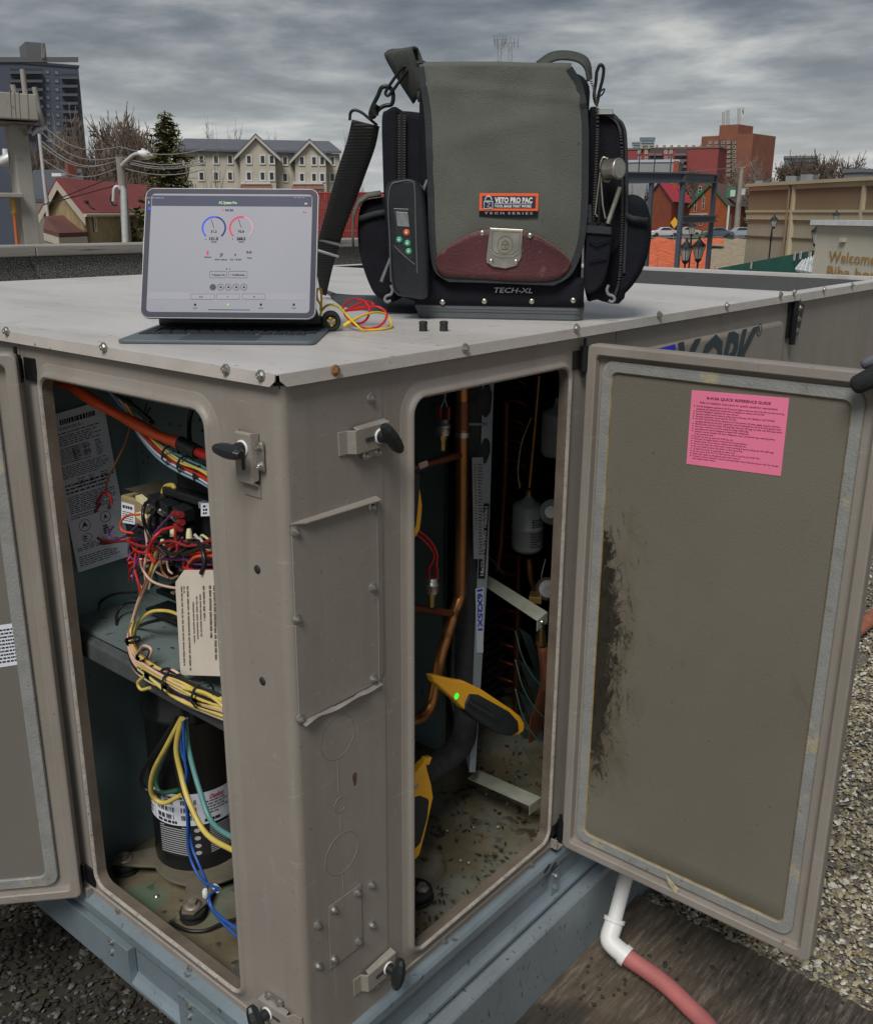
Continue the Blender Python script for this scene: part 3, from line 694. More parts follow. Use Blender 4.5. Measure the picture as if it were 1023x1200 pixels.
# ---- papers on the doors
def sheet_px(fr, pts, w_, ext=.0004):          # paper as a thin slab on a frame, from surveyed corners
    q = [fr.px(*p, w_) for p in pts]; m = MB(); m.prism([fr(u, v, w_) for u, v in q], fr.w*ext)
    def tf(p):                                 # 0..1 paper coordinates -> space (0,0 = bottom left)
        a, b2_ = p; (x0, y0), (x1, y1), (x2, y2), (x3, y3) = q   # TL, TR, BR, BL
        tx = x0*(1-a)+x1*a; ty = y0*(1-a)+y1*a; bx_ = x3*(1-a)+x2*a; by_ = y3*(1-a)+y2*a
        return fr(bx_*(1-b2_)+tx*b2_, by_*(1-b2_)+ty*b2_, w_+ext+.0003)
    return m, tf
m, tf = sheet_px(frD, ((810.5, 457), (924.5, 466.5), (914.5, 558), (804, 543.5)), .0102)
pk_ = obj('reference_sheet', m, paper_p, dr)
tx = MB(); text(tx, None, 'R-410A QUICK REFERENCE GUIDE', .17, .83, .895, .930, bold=.025, tf=tf)
text(tx, None, 'Refer to Installation Instructions for specific installation requirements', .10, .90, .835, .862, bold=.008, tf=tf)
LN = ['R-410A Refrigerant operates at 50-70 percent higher pressures than R-22. Be sure that servicing', '+equipment and replacement components are designed to operate with R-410A.', 'R-410A Refrigerant cylinders are rose colored.', 'Recovery cylinder service pressure rating must be 400 psig, DOT 4BA400 or DOT BW400.', 'Recovery equipment must be rated for R-410A.', 'Do NOT use R-410A service equipment on R-22 systems. All hoses, gages, recovery cylinders,', '+charging cylinders and recovery equipment must be dedicated for use on R-410A systems only.', 'Manifold sets must be at least 700 psig high side, and 180 psig low side, with 550 psig retard.', 'All hoses must have a service pressure rating of 800 psig.', 'Leak detectors must be designed to detect HFC refrigerants.', 'Systems must be charged with liquid refrigerant. Use a commercial type metering device', '+in the manifold hose.', 'R-410A can only be used with POE type oils.', 'POE type oils rapidly absorb moisture from the atmosphere.', 'Vacuum pumps will not remove moisture from POE type oils.', 'Do not use liquid line driers with a rated working pressure rating less than 600 psig.', 'Do not install suction line driers in the liquid line.', 'A liquid line drier is required on every unit.', 'Do not use an R-22 TXV. If a TXV is to be used, it must be an R-410A TXV.', 'Never open system to atmosphere when under a vacuum.', 'If system must be opened for service, evacuate system then break the vacuum with dry nitrogen', '+and replace filter driers.']
tx2 = MB()
for i, s_ in enumerate(LN):
    v = .785-i*.0335; t_ = s_.lstrip('+'); wd = len(t_)*.0098
    text(tx2, None, t_, .065, min(.97, .065+wd), v, v+.021, bold=.012, tf=tf)
    if s_[0] != '+': tx2.add([tf(p) for p in ((.035, v+.004), (.047, v+.004), (.047, v+.017), (.035, v+.017))], [(0, 1, 2, 3)])
text(tx2, None, '035-18441-001 Rev. A', .80, .95, .035, .052, bold=.01, tf=tf) if False else None
obj('heading_print', tx, ink_maroon, pk_); obj('body_print', tx2, ink_maroon, pk_)
m, tf = sheet_px(frLd, ((-18, 735), (27, 729), (33, 777), (-12, 784)), .0102)
lbp = obj('bar_code_label', m, paper_w, dl); tx = MB(); scribble(tx, None, .05, .86, .08, .92, 10, tf=tf, word=.07, fill=.5, ragged=.2)
tx.add([tf(p) for p in ((.90, .05), (.99, .05), (.99, .38), (.90, .38))], [(0, 1, 2, 3)]); tx.add([tf(p) for p in ((.90, .66), (.98, .66), (.98, .98), (.90, .98))], [(0, 1, 2, 3)])
obj('label_print', tx, ink, lbp)

# ================================================================ CURB, PLYWOOD, DRAIN
cb_ = thing('roof_curb', (-.8, .9, RZ), 'galvanised steel roof curb under the unit, speckled side face', 'curb')
m = MB(); m.prism([V((-.015, .10, -1.1475)), V((.030, .10, -1.158)), V((.035, .10, -1.164)), V((.035, .10, RZ)), V((-.015, .10, RZ))], (0, 2.36, 0))
obj('curb_side', m, curb_m, cb_, bevel=.002)
obj('curb_side', MB().box((-1.68, .10, RZ), (-.016, .115, -1.148)), curb_m, cb_)
obj('curb_side', MB().box((-1.69, .116, RZ), (-1.675, 2.46, -1.148)), curb_m, cb_)
for i in range(0): pass
wood = bpy.data.materials.new('weathered_plywood'); wood.use_nodes = True; MC['wood'] = wood
b = wood.node_tree.nodes['Principled BSDF']; b.inputs['Roughness'].default_value = .85; t = wood.node_tree.links
tcn = node(wood, 'ShaderNodeTexCoord'); mp = node(wood, 'ShaderNodeMapping'); mp.inputs['Scale'].default_value = (30, 3.4, 1); mp.inputs['Rotation'].default_value = (0, 0, R(-8)); t.new(tcn.outputs['Object'], mp.inputs[0])
n1 = node(wood, 'ShaderNodeTexNoise'); n1.inputs['Scale'].default_value = 3.6; n1.inputs['Detail'].default_value = 12; n1.inputs['Roughness'].default_value = .78; n1.inputs['Distortion'].default_value = .1; t.new(mp.outputs[0], n1.inputs['Vector'])
r1 = node(wood, 'ShaderNodeValToRGB'); t.new(n1.outputs['Fac'], r1.inputs[0]); es = r1.color_ramp.elements
es[0].position = .36; es[0].color = (.012, .010, .008, 1); es[1].position = .66; es[1].color = (.22, .19, .16, 1); e = es.new(.52); e.color = (.075, .060, .047, 1)
n2 = node(wood, 'ShaderNodeTexNoise'); n2.inputs['Scale'].default_value = 3.2; n2.inputs['Detail'].default_value = 5; t.new(tcn.outputs['Object'], n2.inputs['Vector'])
r2 = node(wood, 'ShaderNodeMapRange'); t.new(n2.outputs['Fac'], r2.inputs[0]); r2.inputs[1].default_value = .46; r2.inputs[2].default_value = .66
mx = node(wood, 'ShaderNodeMixRGB'); t.new(mul(wood, r2.outputs[0], .45), mx.inputs[0]); t.new(r1.outputs[0], mx.inputs[1]); mx.inputs[2].default_value = (.19, .145, .09, 1)
n4 = node(wood, 'ShaderNodeTexNoise'); n4.inputs['Scale'].default_value = 5; n4.inputs['Detail'].default_value = 6; t.new(tcn.outputs['Object'], n4.inputs['Vector'])
r4 = node(wood, 'ShaderNodeMapRange'); t.new(n4.outputs['Fac'], r4.inputs[0]); r4.inputs[1].default_value = .56; r4.inputs[2].default_value = .66
mx2 = node(wood, 'ShaderNodeMixRGB'); t.new(mul(wood, r4.outputs[0], .75), mx2.inputs[0]); t.new(mx.outputs[0], mx2.inputs[1]); mx2.inputs[2].default_value = (.025, .021, .016, 1)
t.new(mx2.outputs[0], b.inputs['Base Color'])
bmp = node(wood, 'ShaderNodeBump'); bmp.inputs['Strength'].default_value = 1; bmp.inputs['Distance'].default_value = .004; t.new(n1.outputs['Fac'], bmp.inputs['Height']); t.new(bmp.outputs[0], b.inputs['Normal'])
EDG = []
rnd = random.Random(4)
for i in range(60):
    x = .60*i/59; EDG.append((.036+x*1.12, .985+rnd.uniform(-.006, .006)-x*.02))
m = MB(); m.prism([V((.036, -.9, RZ+.002))]+[V((EDG[-1][0], -.9, RZ+.002))]+[V((x, y, RZ+.002)) for x, y in EDG[::-1]], (0, 0, .020))
ply = obj('plywood_sheet', m, wood, None, label='weathered plywood sheet lying on the gravel beside the curb', category='plywood sheet')
lit = MB(); rnd = random.Random(11)
for i in range(70):
    px, py = rnd.choice(((690, 1165), (720, 1150), (735, 1130), (760, 1120), (850, 1140), (640, 1190), (960, 1180)))
    p = PX(px+rnd.gauss(0, 26), py+rnd.gauss(0, 13), z=RZ+.024); s_ = rnd.uniform(.002, .0055)
    if p.x < .045 or p.y > .97: continue
    lit.lathe(p, (rnd.uniform(-1, 1), rnd.uniform(-1, 1), .3), [(-s_, 0.0001), (-s_*.6, s_*.7), (s_*.5, s_*.8), (s_, .0001)], 6)
obj('grit', lit, [MC['dark_grey_pebble']], kind='stuff')

dp = thing('drain_pipe', PX(728, 1108, x=.085), 'white plastic condensate drain pipe with elbow beside the curb', 'pipe')
a = PX(735, 1020, x=.075); bq = PX(718, 1085, x=.085); c_ = PX(713, 1103, x=.09); d_ = PX(735, 1122, x=.135)
m = MB().tube([V((.04, a.y+.03, -1.09)), a+V((0, .01, .03)), a, bq], .0155, 16); obj('pipe', m, white_pl, dp)
ar = MB(); pth = smooth_path([bq+(a-bq).normalized()*.012, bq, bq+(c_-bq)*.8, c_+(d_-c_)*.25, c_+(d_-c_)*.95], 6); ar.tube(pth, .0195, 18)
ar.tube([bq+(a-bq).normalized()*.016, bq+(a-bq).normalized()*.008], .0225, 18); ar.tube([d_-(d_-c_).normalized()*.012, d_], .0222, 18)
obj('elbow', ar, white_pl, dp)
hse = M('pink_hose_rubber', (.42, .13, .125), .65, 0, .2, 12, .4, 220, speck=(.33, .15, .14), samt=.60, sscale=240, stretch=(1, 1, 1))
hp_ = [d_-(d_-c_)*.2, d_, PX(775, 1150, z=RZ+.05), PX(805, 1178, z=RZ+.045), PX(838, 1215, z=RZ+.042), PX(880, 1300, z=RZ+.042), PX(900, 1500, z=RZ+.042)]
obj('drain_hose', MB().tube(smooth_path(hp_, 8), .0175, 16), hse, label='faded pink drain hose pushed onto the white elbow, lying on plywood', category='hose')
g1 = PX(1010, 733, z=RZ+.04); g2 = PX(1045, 706, z=RZ+.04)
gpm = MB().tube([g1-(g2-g1)*1.5, g2+(g2-g1)*6], .028, 14); obj('gas_pipe', gpm, M('rusty_gas_pipe', (.32, .12, .07), .7, 0, .35, 12), label='rusty red pipe lying on the pebble roof behind the open door', category='pipe')

# ================================================================ INSIDE THE LEFT COMPARTMENT (controls)
def wires(name, paths, parent, n=7, k=5):
    for c, r, pts in paths: obj(name, MB().tube(smooth_path(pts, k), r, n), wire_mat(c), parent)
def wy(pts, y): return [PX(a, b_, y=(y if len(q)==0 else q[0])) for a, b_, *q in pts]
def tie(p, axis, r, parent, tail=True):
    p = V(p); axis = V(axis).normalized(); a = axis.orthogonal().normalized(); b_ = axis.cross(a)
    m = MB(); m.loops([[p+axis*h+(a*math.cos(t_)+b_*math.sin(t_))*rr_ for t_ in [i*.5236 for i in range(12)]] for h, rr_ in ((-.0022, r), (-.0022, r+.0012), (.0022, r+.0012), (.0022, r))])
    if tail: m.obox(p+V((.3, -.8, .1)).normalized()*(r+.002), axis*.003, V((.003, 0, 0)), V((0, 0, .003)))
    return obj('cable_tie', m, black_pl, parent)

# instruction sheet hung on the left wall
frW = Fr((-.634, 0, 0), (0, 1, 0), (0, 0, 1), (1, 0, 0))
m, tf = sheet_px(frW, ((56, 488), (121, 469), (154, 651), (92, 671)), 0)
ins = obj('instruction_sheet', m, paper_w, hv)
tx = MB(); scribble(tx, None, .18, .82, .918, .962, 1, tf=tf, fill=.7, word=.045, ragged=0)
for v0, v1, n_, u1 in ((.895, .915, 2, .75), (.87, .885, 1, .9), (.80, .865, 5, .95), (.69, .79, 9, .62), (.60, .68, 7, .94), (.50, .57, 3, .95), (.375, .49, 9, .93), (.34, .37, 2, .6), (.13, .155, 2, .9), (.03, .10, 5, .8)):
    scribble(tx, None, .06, u1, v0, v1, n_, tf=tf, word=.07, fill=.42, ragged=.4)
for u0 in (.30, .50, .72):
    scribble(tx, None, u0, u0+.13, .69, .79, 8, tf=tf, word=.6, fill=.4, ragged=.3); scribble(tx, None, u0, u0+.13, .53, .59, 4, tf=tf, word=.6, fill=.4, ragged=.3)
def ringt(mb, tf, u, v, ru, rv, t_=.8):
    mb.loops([[tf((u+ru*s_*math.cos(a), v+rv*s_*math.sin(a))) for a in [i*.3 for i in range(21)]] for s_ in (1, t_)])
ringt(tx, tf, .27, .285, .105, .038, .9); ringt(tx, tf, .66, .30, .10, .036, .9); ringt(tx, tf, .27, .205, .09, .028, .88)
tx.add([tf(p) for p in ((.21, .27), (.27, .312), (.33, .27), (.27, .282))], [(0, 1, 2, 3)])
tx.add([tf(p) for p in ((.62, .285), (.66, .32), (.70, .285), (.66, .295))], [(0, 1, 2, 3)])
scribble(tx, None, .21, .33, .19, .22, 2, tf=tf, word=.4, fill=.7); scribble(tx, None, .17, .42, .155, .172, 2, tf=tf, word=.2, fill=.5)
scribble(tx, None, .58, .72, .19, .25, 4, tf=tf, word=.5, fill=.7)
obj('sheet_print', tx, ink, ins)
# marker scrawl and holes in the back wall
mk = MB(); yb = .2105
for a, c in (((176, 478), (167, 494)), ((172, 473), (170, 482)), ((175, 488), (181, 496)), ((181, 496), (173, 500))): mk.tube([PX(*a, y=yb), PX(*c, y=yb)], .0012, 5)
obj('marker_scrawl', mk, ink, hv)
mk = MB()
for p in ((199, 497), (211, 499), (234, 492), (237, 505), (167, 530), (174, 536), (168, 542), (206, 520)): mk.lathe(PX(*p, y=yb), (0, -1, 0), [(0, .0026), (.0004, .002)], 10)
obj('wall_hole', mk, dark_in, hv, kind='stuff')
# orange sleeve and harness
m = MB(); pth = smooth_path(wy(((50, 440, .05), (80, 451, .06), (110, 470, .07), (150, 492, .08), (185, 510, .08), (216, 521, .08)), .07), 6)
slv = obj('orange_cable_sleeve', m.tube(pth, [.0085+.001*math.sin(i*.7) for i in range(len(pth))], 12), wire_mat('orange'), hv)
m = MB().tube(wy(((212, 519), (232, 530)), .08), .0105, 12); obj('tape_wrap', m, black_pl, slv)
obj('red_cable', MB().tube(smooth_path(wy(((228, 528), (246, 535), (262, 545)), .08), 4), .0075, 10), wire_mat('red'), slv)
rnd = random.Random(21)
cl = ['paleblue', 'white', 'red', 'yellow', 'pink', 'blue', 'orange', 'cream', 'maroon', 'purple', 'red', 'teal', 'white', 'orange']
P_ = []
for i, c in enumerate(cl):
    o = (i % 4-1.5)*.0045; q = (i//4-1.5)*.004
    def sh_(pts):
        out_ = []
        for a, b2_, y in pts:
            p = PX(a, b2_, y=y); out_.append(p+V((0, q*(1+.5*rnd.random()), o*(1.0+.8*rnd.random()))))
        return out_
    P_.append((c, .0021, sh_(((128, 445, .10), (148, 470, .10), (166, 500, .095), (190, 528, .085), (215, 546, .075), (240, 558, .07), (265, 574, .06)))))
wires('harness_wire', P_, hv)
for px, py in ((200, 533), (218, 545), (237, 556)): tie(PX(px, py, y=.075), PX(240, 556, y=.07)-PX(200, 533, y=.085), .0135, hv)
# black bundle above + looping black cable
wires('black_cable', [('black', .0036, wy(((126, 440), (135, 460), (160, 478), (178, 494)), .09)), ('black', .0038, wy(((234, 470, .15), (225, 482, .14), (222, 500, .13), (224, 520, .11), (232, 530, .09)), .15)),
                      ('red', .0028, wy(((130, 448), (140, 468), (158, 490)), .10)), ('maroon', .003, wy(((128, 450), (137, 468), (152, 488)), .095)), ('cream', .0018, wy(((134, 455), (150, 478), (168, 492)), .095))], hv)
# hanging copper-coloured thin wire with ring terminal
wires('earth_wire', [('brown', .0018, wy(((153, 500), (147, 520), (135, 545), (127, 560), (124, 575)), .12))], hv)
obj('ring_terminal', MB().lathe(PX(124, 592, y=.14), (.7, -.7, .2), [(-.002, .010), (.002, .010), (.004, .005), (.009, .005)], 16), zinc, hv)
wires('red_wire', [('red', .0024, wy(((132, 592), (128, 579), (121, 578), (113, 592), (105, 612), (106, 628), (118, 637), (140, 634), (160, 632)), .12)),
                   ('maroon', .0024, wy(((118, 590), (110, 604), (109, 622), (121, 634), (145, 634), (165, 636)), .115)),
                   ('pink', .0018, wy(((116, 600), (113, 622), (126, 631), (150, 633)), .125)),
                   ('orange', .0020, wy(((164, 603), (150, 604), (142, 612), (144, 622), (156, 625)), .08)),
                   ('purple', .0019, wy(((163, 614), (148, 628), (132, 632), (128, 624), (134, 616)), .085)),
                   ('grey', .0009, wy(((112, 630), (108, 640), (102, 645)), .12))], hv)
# transformer: tan laminated block
def vbox(fr, u0, u1, v0, v1, w0, w1): return MB().prism([fr(u0, v0, w0), fr(u1, v0, w0), fr(u1, v1, w0), fr(u0, v1, w0)], fr.w*(w1-w0))
def ybox(px0, py0, px1, py1, y, dep):
    a = PX(px0, py0, y=y); c = PX(px1, py1, y=y); return MB().box((a.x, y, a.z), (c.x, y+dep, c.z))
tanm = M('tan_transformer', (.30, .235, .12), .6, 0, .15, 20)
tr_ = obj('transformer', ybox(141, 580, 168, 618, .10, .055), tanm, hv, bevel=.003)
obj('transformer_core', ybox(146, 573, 175, 582, .095, .07), M('laminated_core', (.10, .085, .06), .5, .3, .2, 60), tr_, bevel=.001)
frT = Fr((0, .0995, 0), (1, 0, 0), (0, 0, 1), (0, -1, 0))
m, tf = sheet_px(frT, ((143, 588), (158, 592), (159, 615), (143, 612)), .0); tl = obj('transformer_label', m, paper_w, tr_)
tx = MB(); scribble(tx, None, .1, .9, .70, .88, 1, tf=tf, fill=.8, word=.2, ragged=.1); scribble(tx, None, .1, .9, .1, .62, 5, tf=tf, word=.15, fill=.4); obj('label_print', tx, ink, tl)
# contactor: black body with ridges and screw rows
co = obj('contactor', ybox(172, 588, 222, 640, .115, .07), black_pl, hv, bevel=.003)
m = MB()
p0 = PX(171, 583, y=.10); p1 = PX(219, 606, y=.10)
for i, (py, dy) in enumerate(((592, 0), (612, 0))):
    a = PX(174, py, y=.085); c = PX(218, py+20, y=.085)
    for j in range(3):
        f_ = (j+.35)/3; pos = a.lerp(c, f_); m2 = MB().obox(pos+V((0, .012, .006)), V((.010, 0, -.003)), V((0, .014, 0)), V((.0, 0, .010))); obj('contactor_pole', m2, black_pl, co, bevel=.0015)
        bs = MB().obox(pos+V((.001, -.005, .001)), V((.007, 0, -.002)), V((0, .004, 0)), V((0, 0, .0022))); obj('terminal', bs, zinc, co)
        bs = MB().lathe(pos+V((0, -.008, .005)), (0, -1, .2), [(0, .0038), (.003, .0036), (.002, .001)], 12); obj('terminal_screw', bs, zinc, co)
    yl = MB().obox(PX(168, py-6, y=.085), V((.011, 0, -.003)), V((0, .006, 0)), V((0, 0, .0035))); obj('terminal_tab', yl, M('cream_plastic', (.62, .58, .34), .5, 0, .1, 40), co)
for px, py in ((205, 602), (211, 612), (210, 603), (209, 619)):
    m = MB().lathe(PX(px, py, y=.07), (.9, -.2, .2), [(-.009, .0035), (.0, .0055), (.010, .0052)], 10); obj('spade_connector', m, wire_mat('maroon'), co)
# relay housing top right, transformer box behind, stepped black bracket
blk = obj('relay_housing', ybox(206, 552, 262, 588, .12, .08), M('fuzzy_black_cover', (.012, .012, .012), .9, 0, .4, 60, .8, 120), hv, bevel=.004)
obj('relay_mount', ybox(196, 584, 262, 640, .13, .06), black_pl, hv, bevel=.002)
obj('relay_mount', MB().box(PX(190, 580, y=.10), PX(262, 592, y=.10)+V((0, .07, 0))), black_pl, hv, bevel=.003)
frC = Fr((0, .088, 0), (1, 0, 0), (0, 0, 1), (0, -1, 0))
cb2 = obj('capacitor', ybox(232, 588, 265, 606, .09, .04), M('bare_aluminium', (.42, .45, .48), .35, .6, .1, 20), hv, bevel=.0015)
frC = Fr((0, .0898, 0), (1, 0, 0), (0, 0, 1), (0, -1, 0)); m, tf = sheet_px(frC, ((236, 590), (262, 588), (262, 604), (236, 605)), .0); lb_ = obj('capacitor_label', m, paper_w, cb2)
tx = MB(); scribble(tx, None, .1, .3, .1, .9, 3, tf=tf, word=.5, fill=.6); text(tx, None, 'VAC', .45, .95, .3, .75, bold=.05, tf=tf); obj('label_print', tx, ink, lb_)
wires('yellow_loop', [('yellow', .0042, wy(((190, 583), (194, 571), (203, 569), (206, 577)), .11))], hv)
obj('terminal_block', ybox(176, 632, 222, 668, .14, .05), black_pl, hv, bevel=.002)
obj('control_board', ybox(160, 640, 262, 700, .185, .012), M('dark_board', (.015, .016, .017), .5, 0, .3, 60), hv)
rnd = random.Random(5)
for i in range(16):
    px, py = 188+rnd.random()*66, 645+rnd.random()*50; m = ybox(px, py, px+rnd.uniform(3, 9), py+rnd.uniform(3, 6), .165, .02)
    obj('board_component', m, rnd.choice([white_pl, black_pl, zinc, MC['cream_plastic']]), hv, bevel=.0006)
for px, py in ((203, 622), (222, 624), (176, 650), (191, 636)):
    obj('wire_nut', MB().lathe(PX(px, py, y=.075), (.2, -.2, -1), [(-.006, .003), (0, .0046), (.009, .0052)], 10), MC['cream_plastic'], hv)
# tangle of control wires
T_ = []
specs = [('red', .0028, ((202, 618), (190, 622), (180, 632), (175, 648), (182, 660))), ('black', .0030, ((178, 585), (170, 592), (168, 605), (172, 620), (180, 634), (196, 652))),
         ('black', .0030, ((184, 596), (176, 610), (180, 628), (198, 648), (214, 646), (222, 636))), ('purple', .0022, ((200, 604), (186, 620), (174, 636), (160, 660), (156, 680))),
         ('purple', .0024, ((174, 654), (196, 655), (220, 655), (260, 652))), ('red', .0028, ((262, 648), (236, 648), (220, 652), (216, 664), (228, 668), (250, 668))),
         ('red', .0024, ((262, 654), (240, 655), (222, 660), (226, 672), (262, 674))), ('orange', .0026, ((258, 652), (232, 652), (222, 660))),
         ('maroon', .0026, ((150, 634), (165, 640), (180, 640), (200, 634), (225, 640), (262, 628))), ('red', .0022, ((152, 630), (158, 644), (172, 648), (188, 642), (205, 640))),
         ('red', .0024, ((206, 614), (206, 630), (208, 645), (200, 650))), ('pink', .0022, ((176, 604), (171, 620), (173, 640), (170, 665), (172, 690))),
         ('cream', .0022, ((202, 640), (192, 652), (180, 670), (175, 690))), ('white', .0024, ((228, 626), (236, 634), (246, 640), (262, 641))),
         ('pink', .0022, ((165, 655), (168, 668), (180, 682), (205, 689), (230, 688))), ('maroon', .0022, ((222, 640), (240, 636), (262, 620))),
         ('purple', .002, ((214, 630), (212, 645), (226, 660), (262, 662))), ('red', .0022, ((160, 648), (158, 665), (163, 685), (166, 700))), ('brown', .0018, ((188, 650), (190, 668), (198, 678))),
         ('pink', .0018, ((196, 658), (198, 668), (202, 672))), ('maroon', .0022, ((196, 640), (214, 634), (232, 640), (250, 632), (262, 634))), ('black', .0034, ((214, 650), (232, 644), (244, 640), (262, 642)))]
rnd = random.Random(8)
for i, (c, r, pts) in enumerate(specs):
    y = .055+.004*(i % 7); T_.append((c, r, [PX(a, b2_, y=y+rnd.uniform(-.006, .006)) for a, b2_ in pts]))
for i in range(26):                             # deeper layer of the tangle
    c = rnd.choice(['red', 'maroon', 'purple', 'black', 'pink', 'cream', 'black', 'orange', 'brown', 'red']); x, y = rnd.uniform(160, 250), rnd.uniform(622, 668)
    pts = []
    for j in range(5): pts.append(PX(x, y, y=.09+.03*rnd.random())); x += rnd.uniform(-22, 24); y += rnd.uniform(-12, 16); x = min(262, max(152, x)); y = min(700, max(615, y))
    T_.append((c, .0021, pts))
wires('control_wire', T_, hv)
# bundle that drops to the shelf and runs along its edge
rnd = random.Random(31); T_ = []
main = [(186, 640, .075), (178, 668, .07), (165, 700, .065), (156, 730, .06), (152, 752, .045), (163, 778, .026), (185, 795, .018), (212, 808, .017), (240, 820, .015), (268, 830, .014)]
cl = ['pink', 'pink', 'yellow', 'black', 'pink', 'cream', 'black', 'brown', 'yellow', 'pink', 'black', 'cream', 'yellow', 'pink', 'black', 'yellow', 'black', 'pink']
for i, c in enumerate(cl):
    a = i*2.4; pts = []
    for j, (px, py, y) in enumerate(main):
        if i > 9 and j < 4: continue
        sp_ = .0045+.0022*j if j > 4 else .006
        if j > 5: sp_ = .0150
        p = PX(px, py, y=y); ph = a+j*.55
        pts.append(p+V((math.cos(ph)*sp_*.5*(.4+.6*(i % 3)/2), math.sin(ph)*sp_*.45, math.sin(ph+1)*sp_*(.35+.65*((i*7) % 5)/4)+.002*rnd.random())))
    T_.append((c, .0025 if c != 'black' else .0028, pts))
rnd = random.Random(44)
for i, off in enumerate((-13, -10, -8, -5, -3, 0, 2, 5, 7, 10, 12, 15, 17, 4, -6, 9)):
    c = ('black', 'yellow', 'pink', 'cream', 'black', 'yellow', 'pink', 'cream', 'black', 'yellow', 'pink', 'yellow', 'cream', 'pink', 'yellow', 'cream')[i]; pts = []
    for j, (px, py, y) in enumerate(main[5:]):
        k_ = (.25, .55, .95, 1.0, .9)[j]; pts.append(PX(px+off*.25*k_+rnd.uniform(-1.5, 1.5), py+off*k_*.95+rnd.uniform(-2.2, 2.2), y=.013-.002*(i % 3)))
    T_.append((c, .0027, pts))
T_ += [('yellow', .0030, wy(((214, 722, .09), (196, 716, .09), (175, 718, .08), (160, 735, .07), (158, 755, .06)), .08)),
       ('yellow', .0028, wy(((170, 792), (162, 800), (166, 808), (176, 806)), .012)), ('pink', .0024, wy(((160, 770), (168, 757), (178, 762), (172, 778)), .03)),
       ('pink', .0026, wy(((190, 800), (192, 788), (204, 786), (220, 800)), .02)), ('black', .0030, wy(((185, 790), (196, 784), (212, 792), (230, 808)), .02)),
       ('yellow', .0032, wy(((215, 806), (240, 812), (256, 822), (266, 834)), .008)), ('black', .0032, wy(((235, 808), (252, 812), (268, 826)), .012)),
       ('black', .0024, wy(((160, 694, .13), (135, 696, .12), (118, 706, .11), (116, 722, .10), (126, 740, .08), (146, 754, .06)), .12)),
       ('black', .0026, wy(((165, 706, .12), (146, 708, .12), (137, 722, .10), (140, 742, .08), (152, 756, .06)), .12)),
       ('black', .003, wy(((160, 735, .1), (180, 728, .1), (215, 722, .12)), .1))]
wires('harness_wire', T_, hv)
for px, py, dx, dy in ((156, 750, 3, 20), (168, 768, 20, 20), (178, 788, 20, 14), (203, 800, 28, 11), (238, 815, 28, 11)):
    tie(PX(px, py, y=.018), PX(px+dx, py+dy, y=.018)-PX(px, py, y=.018), .0115 if px < 190 else .0195, hv)
# black relay base lying on the shelf
obj('relay_base', MB().box(PX(170, 712, y=.14), PX(212, 735, y=.14)+V((0, .05, 0))), black_pl, hv, bevel=.003)
obj('relay_base', MB().box(PX(182, 690, y=.16), PX(222, 712, y=.16)+V((0, .04, 0))), black_pl, hv, bevel=.003)
# hanging card tag
frG = Fr((0, .030, 0), (1, 0, 0), (0, 0, 1), (0, -1, 0))
q = [frG.px(*p) for p in ((216, 668), (280, 668), (280, 793), (212, 791), (206, 688), (206, 682))]
tagm = MB(); tagm.prism([frG(u, v) for u, v in q][::-1], V((0, .0006, 0))); tg = obj('card_tag', tagm, paper_c, hv)
tf0 = [frG.px(*p, .0004) for p in ((210, 684), (272, 682), (274, 790), (214, 790))]
def tfg(p):
    a, b2_ = p; (x0, y0), (x1, y1), (x2, y2), (x3, y3) = tf0
    return frG((x3*(1-a)+x2*a)*(1-b2_)+(x0*(1-a)+x1*a)*b2_, (y3*(1-a)+y2*a)*(1-b2_)+(y0*(1-a)+y1*a)*b2_, .0005)
tx = MB()
for u, v0, v1, bw in ((.05, .10, .97, .045), (.10, .90, .97, .04), (.17, .04, .97, .05), (.27, .35, .80, .04), (.34, .40, .86, .04), (.41, .42, .88, .04), (.48, .60, .97, .05), (.60, .40, .97, .06), (.68, .16, .97, .06), (.76, .04, .97, .06), (.84, .10, .97, .06), (.91, .06, .97, .06), (.97, .1, .97, .05)):
    v = v1
    while v > v0:
        e_ = max(v0, v-random.uniform(.025, .08)); tx.add([tfg(p) for p in ((u-bw*.4, e_), (u+bw*.4, e_), (u+bw*.4, v), (u-bw*.4, v))], [(0, 1, 2, 3)]) if False else None
        vv = v
        while vv > e_: tx.add([tfg(p) for p in ((u-bw*.4, vv-.008), (u+bw*.4*random.uniform(.4, 1), vv-.008), (u+bw*.4, vv), (u-bw*.4*random.uniform(.3, 1), vv))], [(0, 1, 2, 3)]); vv -= .0125
        v = e_-.014
obj('tag_print', tx, M('brown_grey_ink', (.09, .06, .04), .7, 0, .2), tg)
wires('tag_tie', [('black', .0036, wy(((236, 672, .028), (240, 660, .03), (238, 646, .035), (232, 634, .05)), .03))], tg)

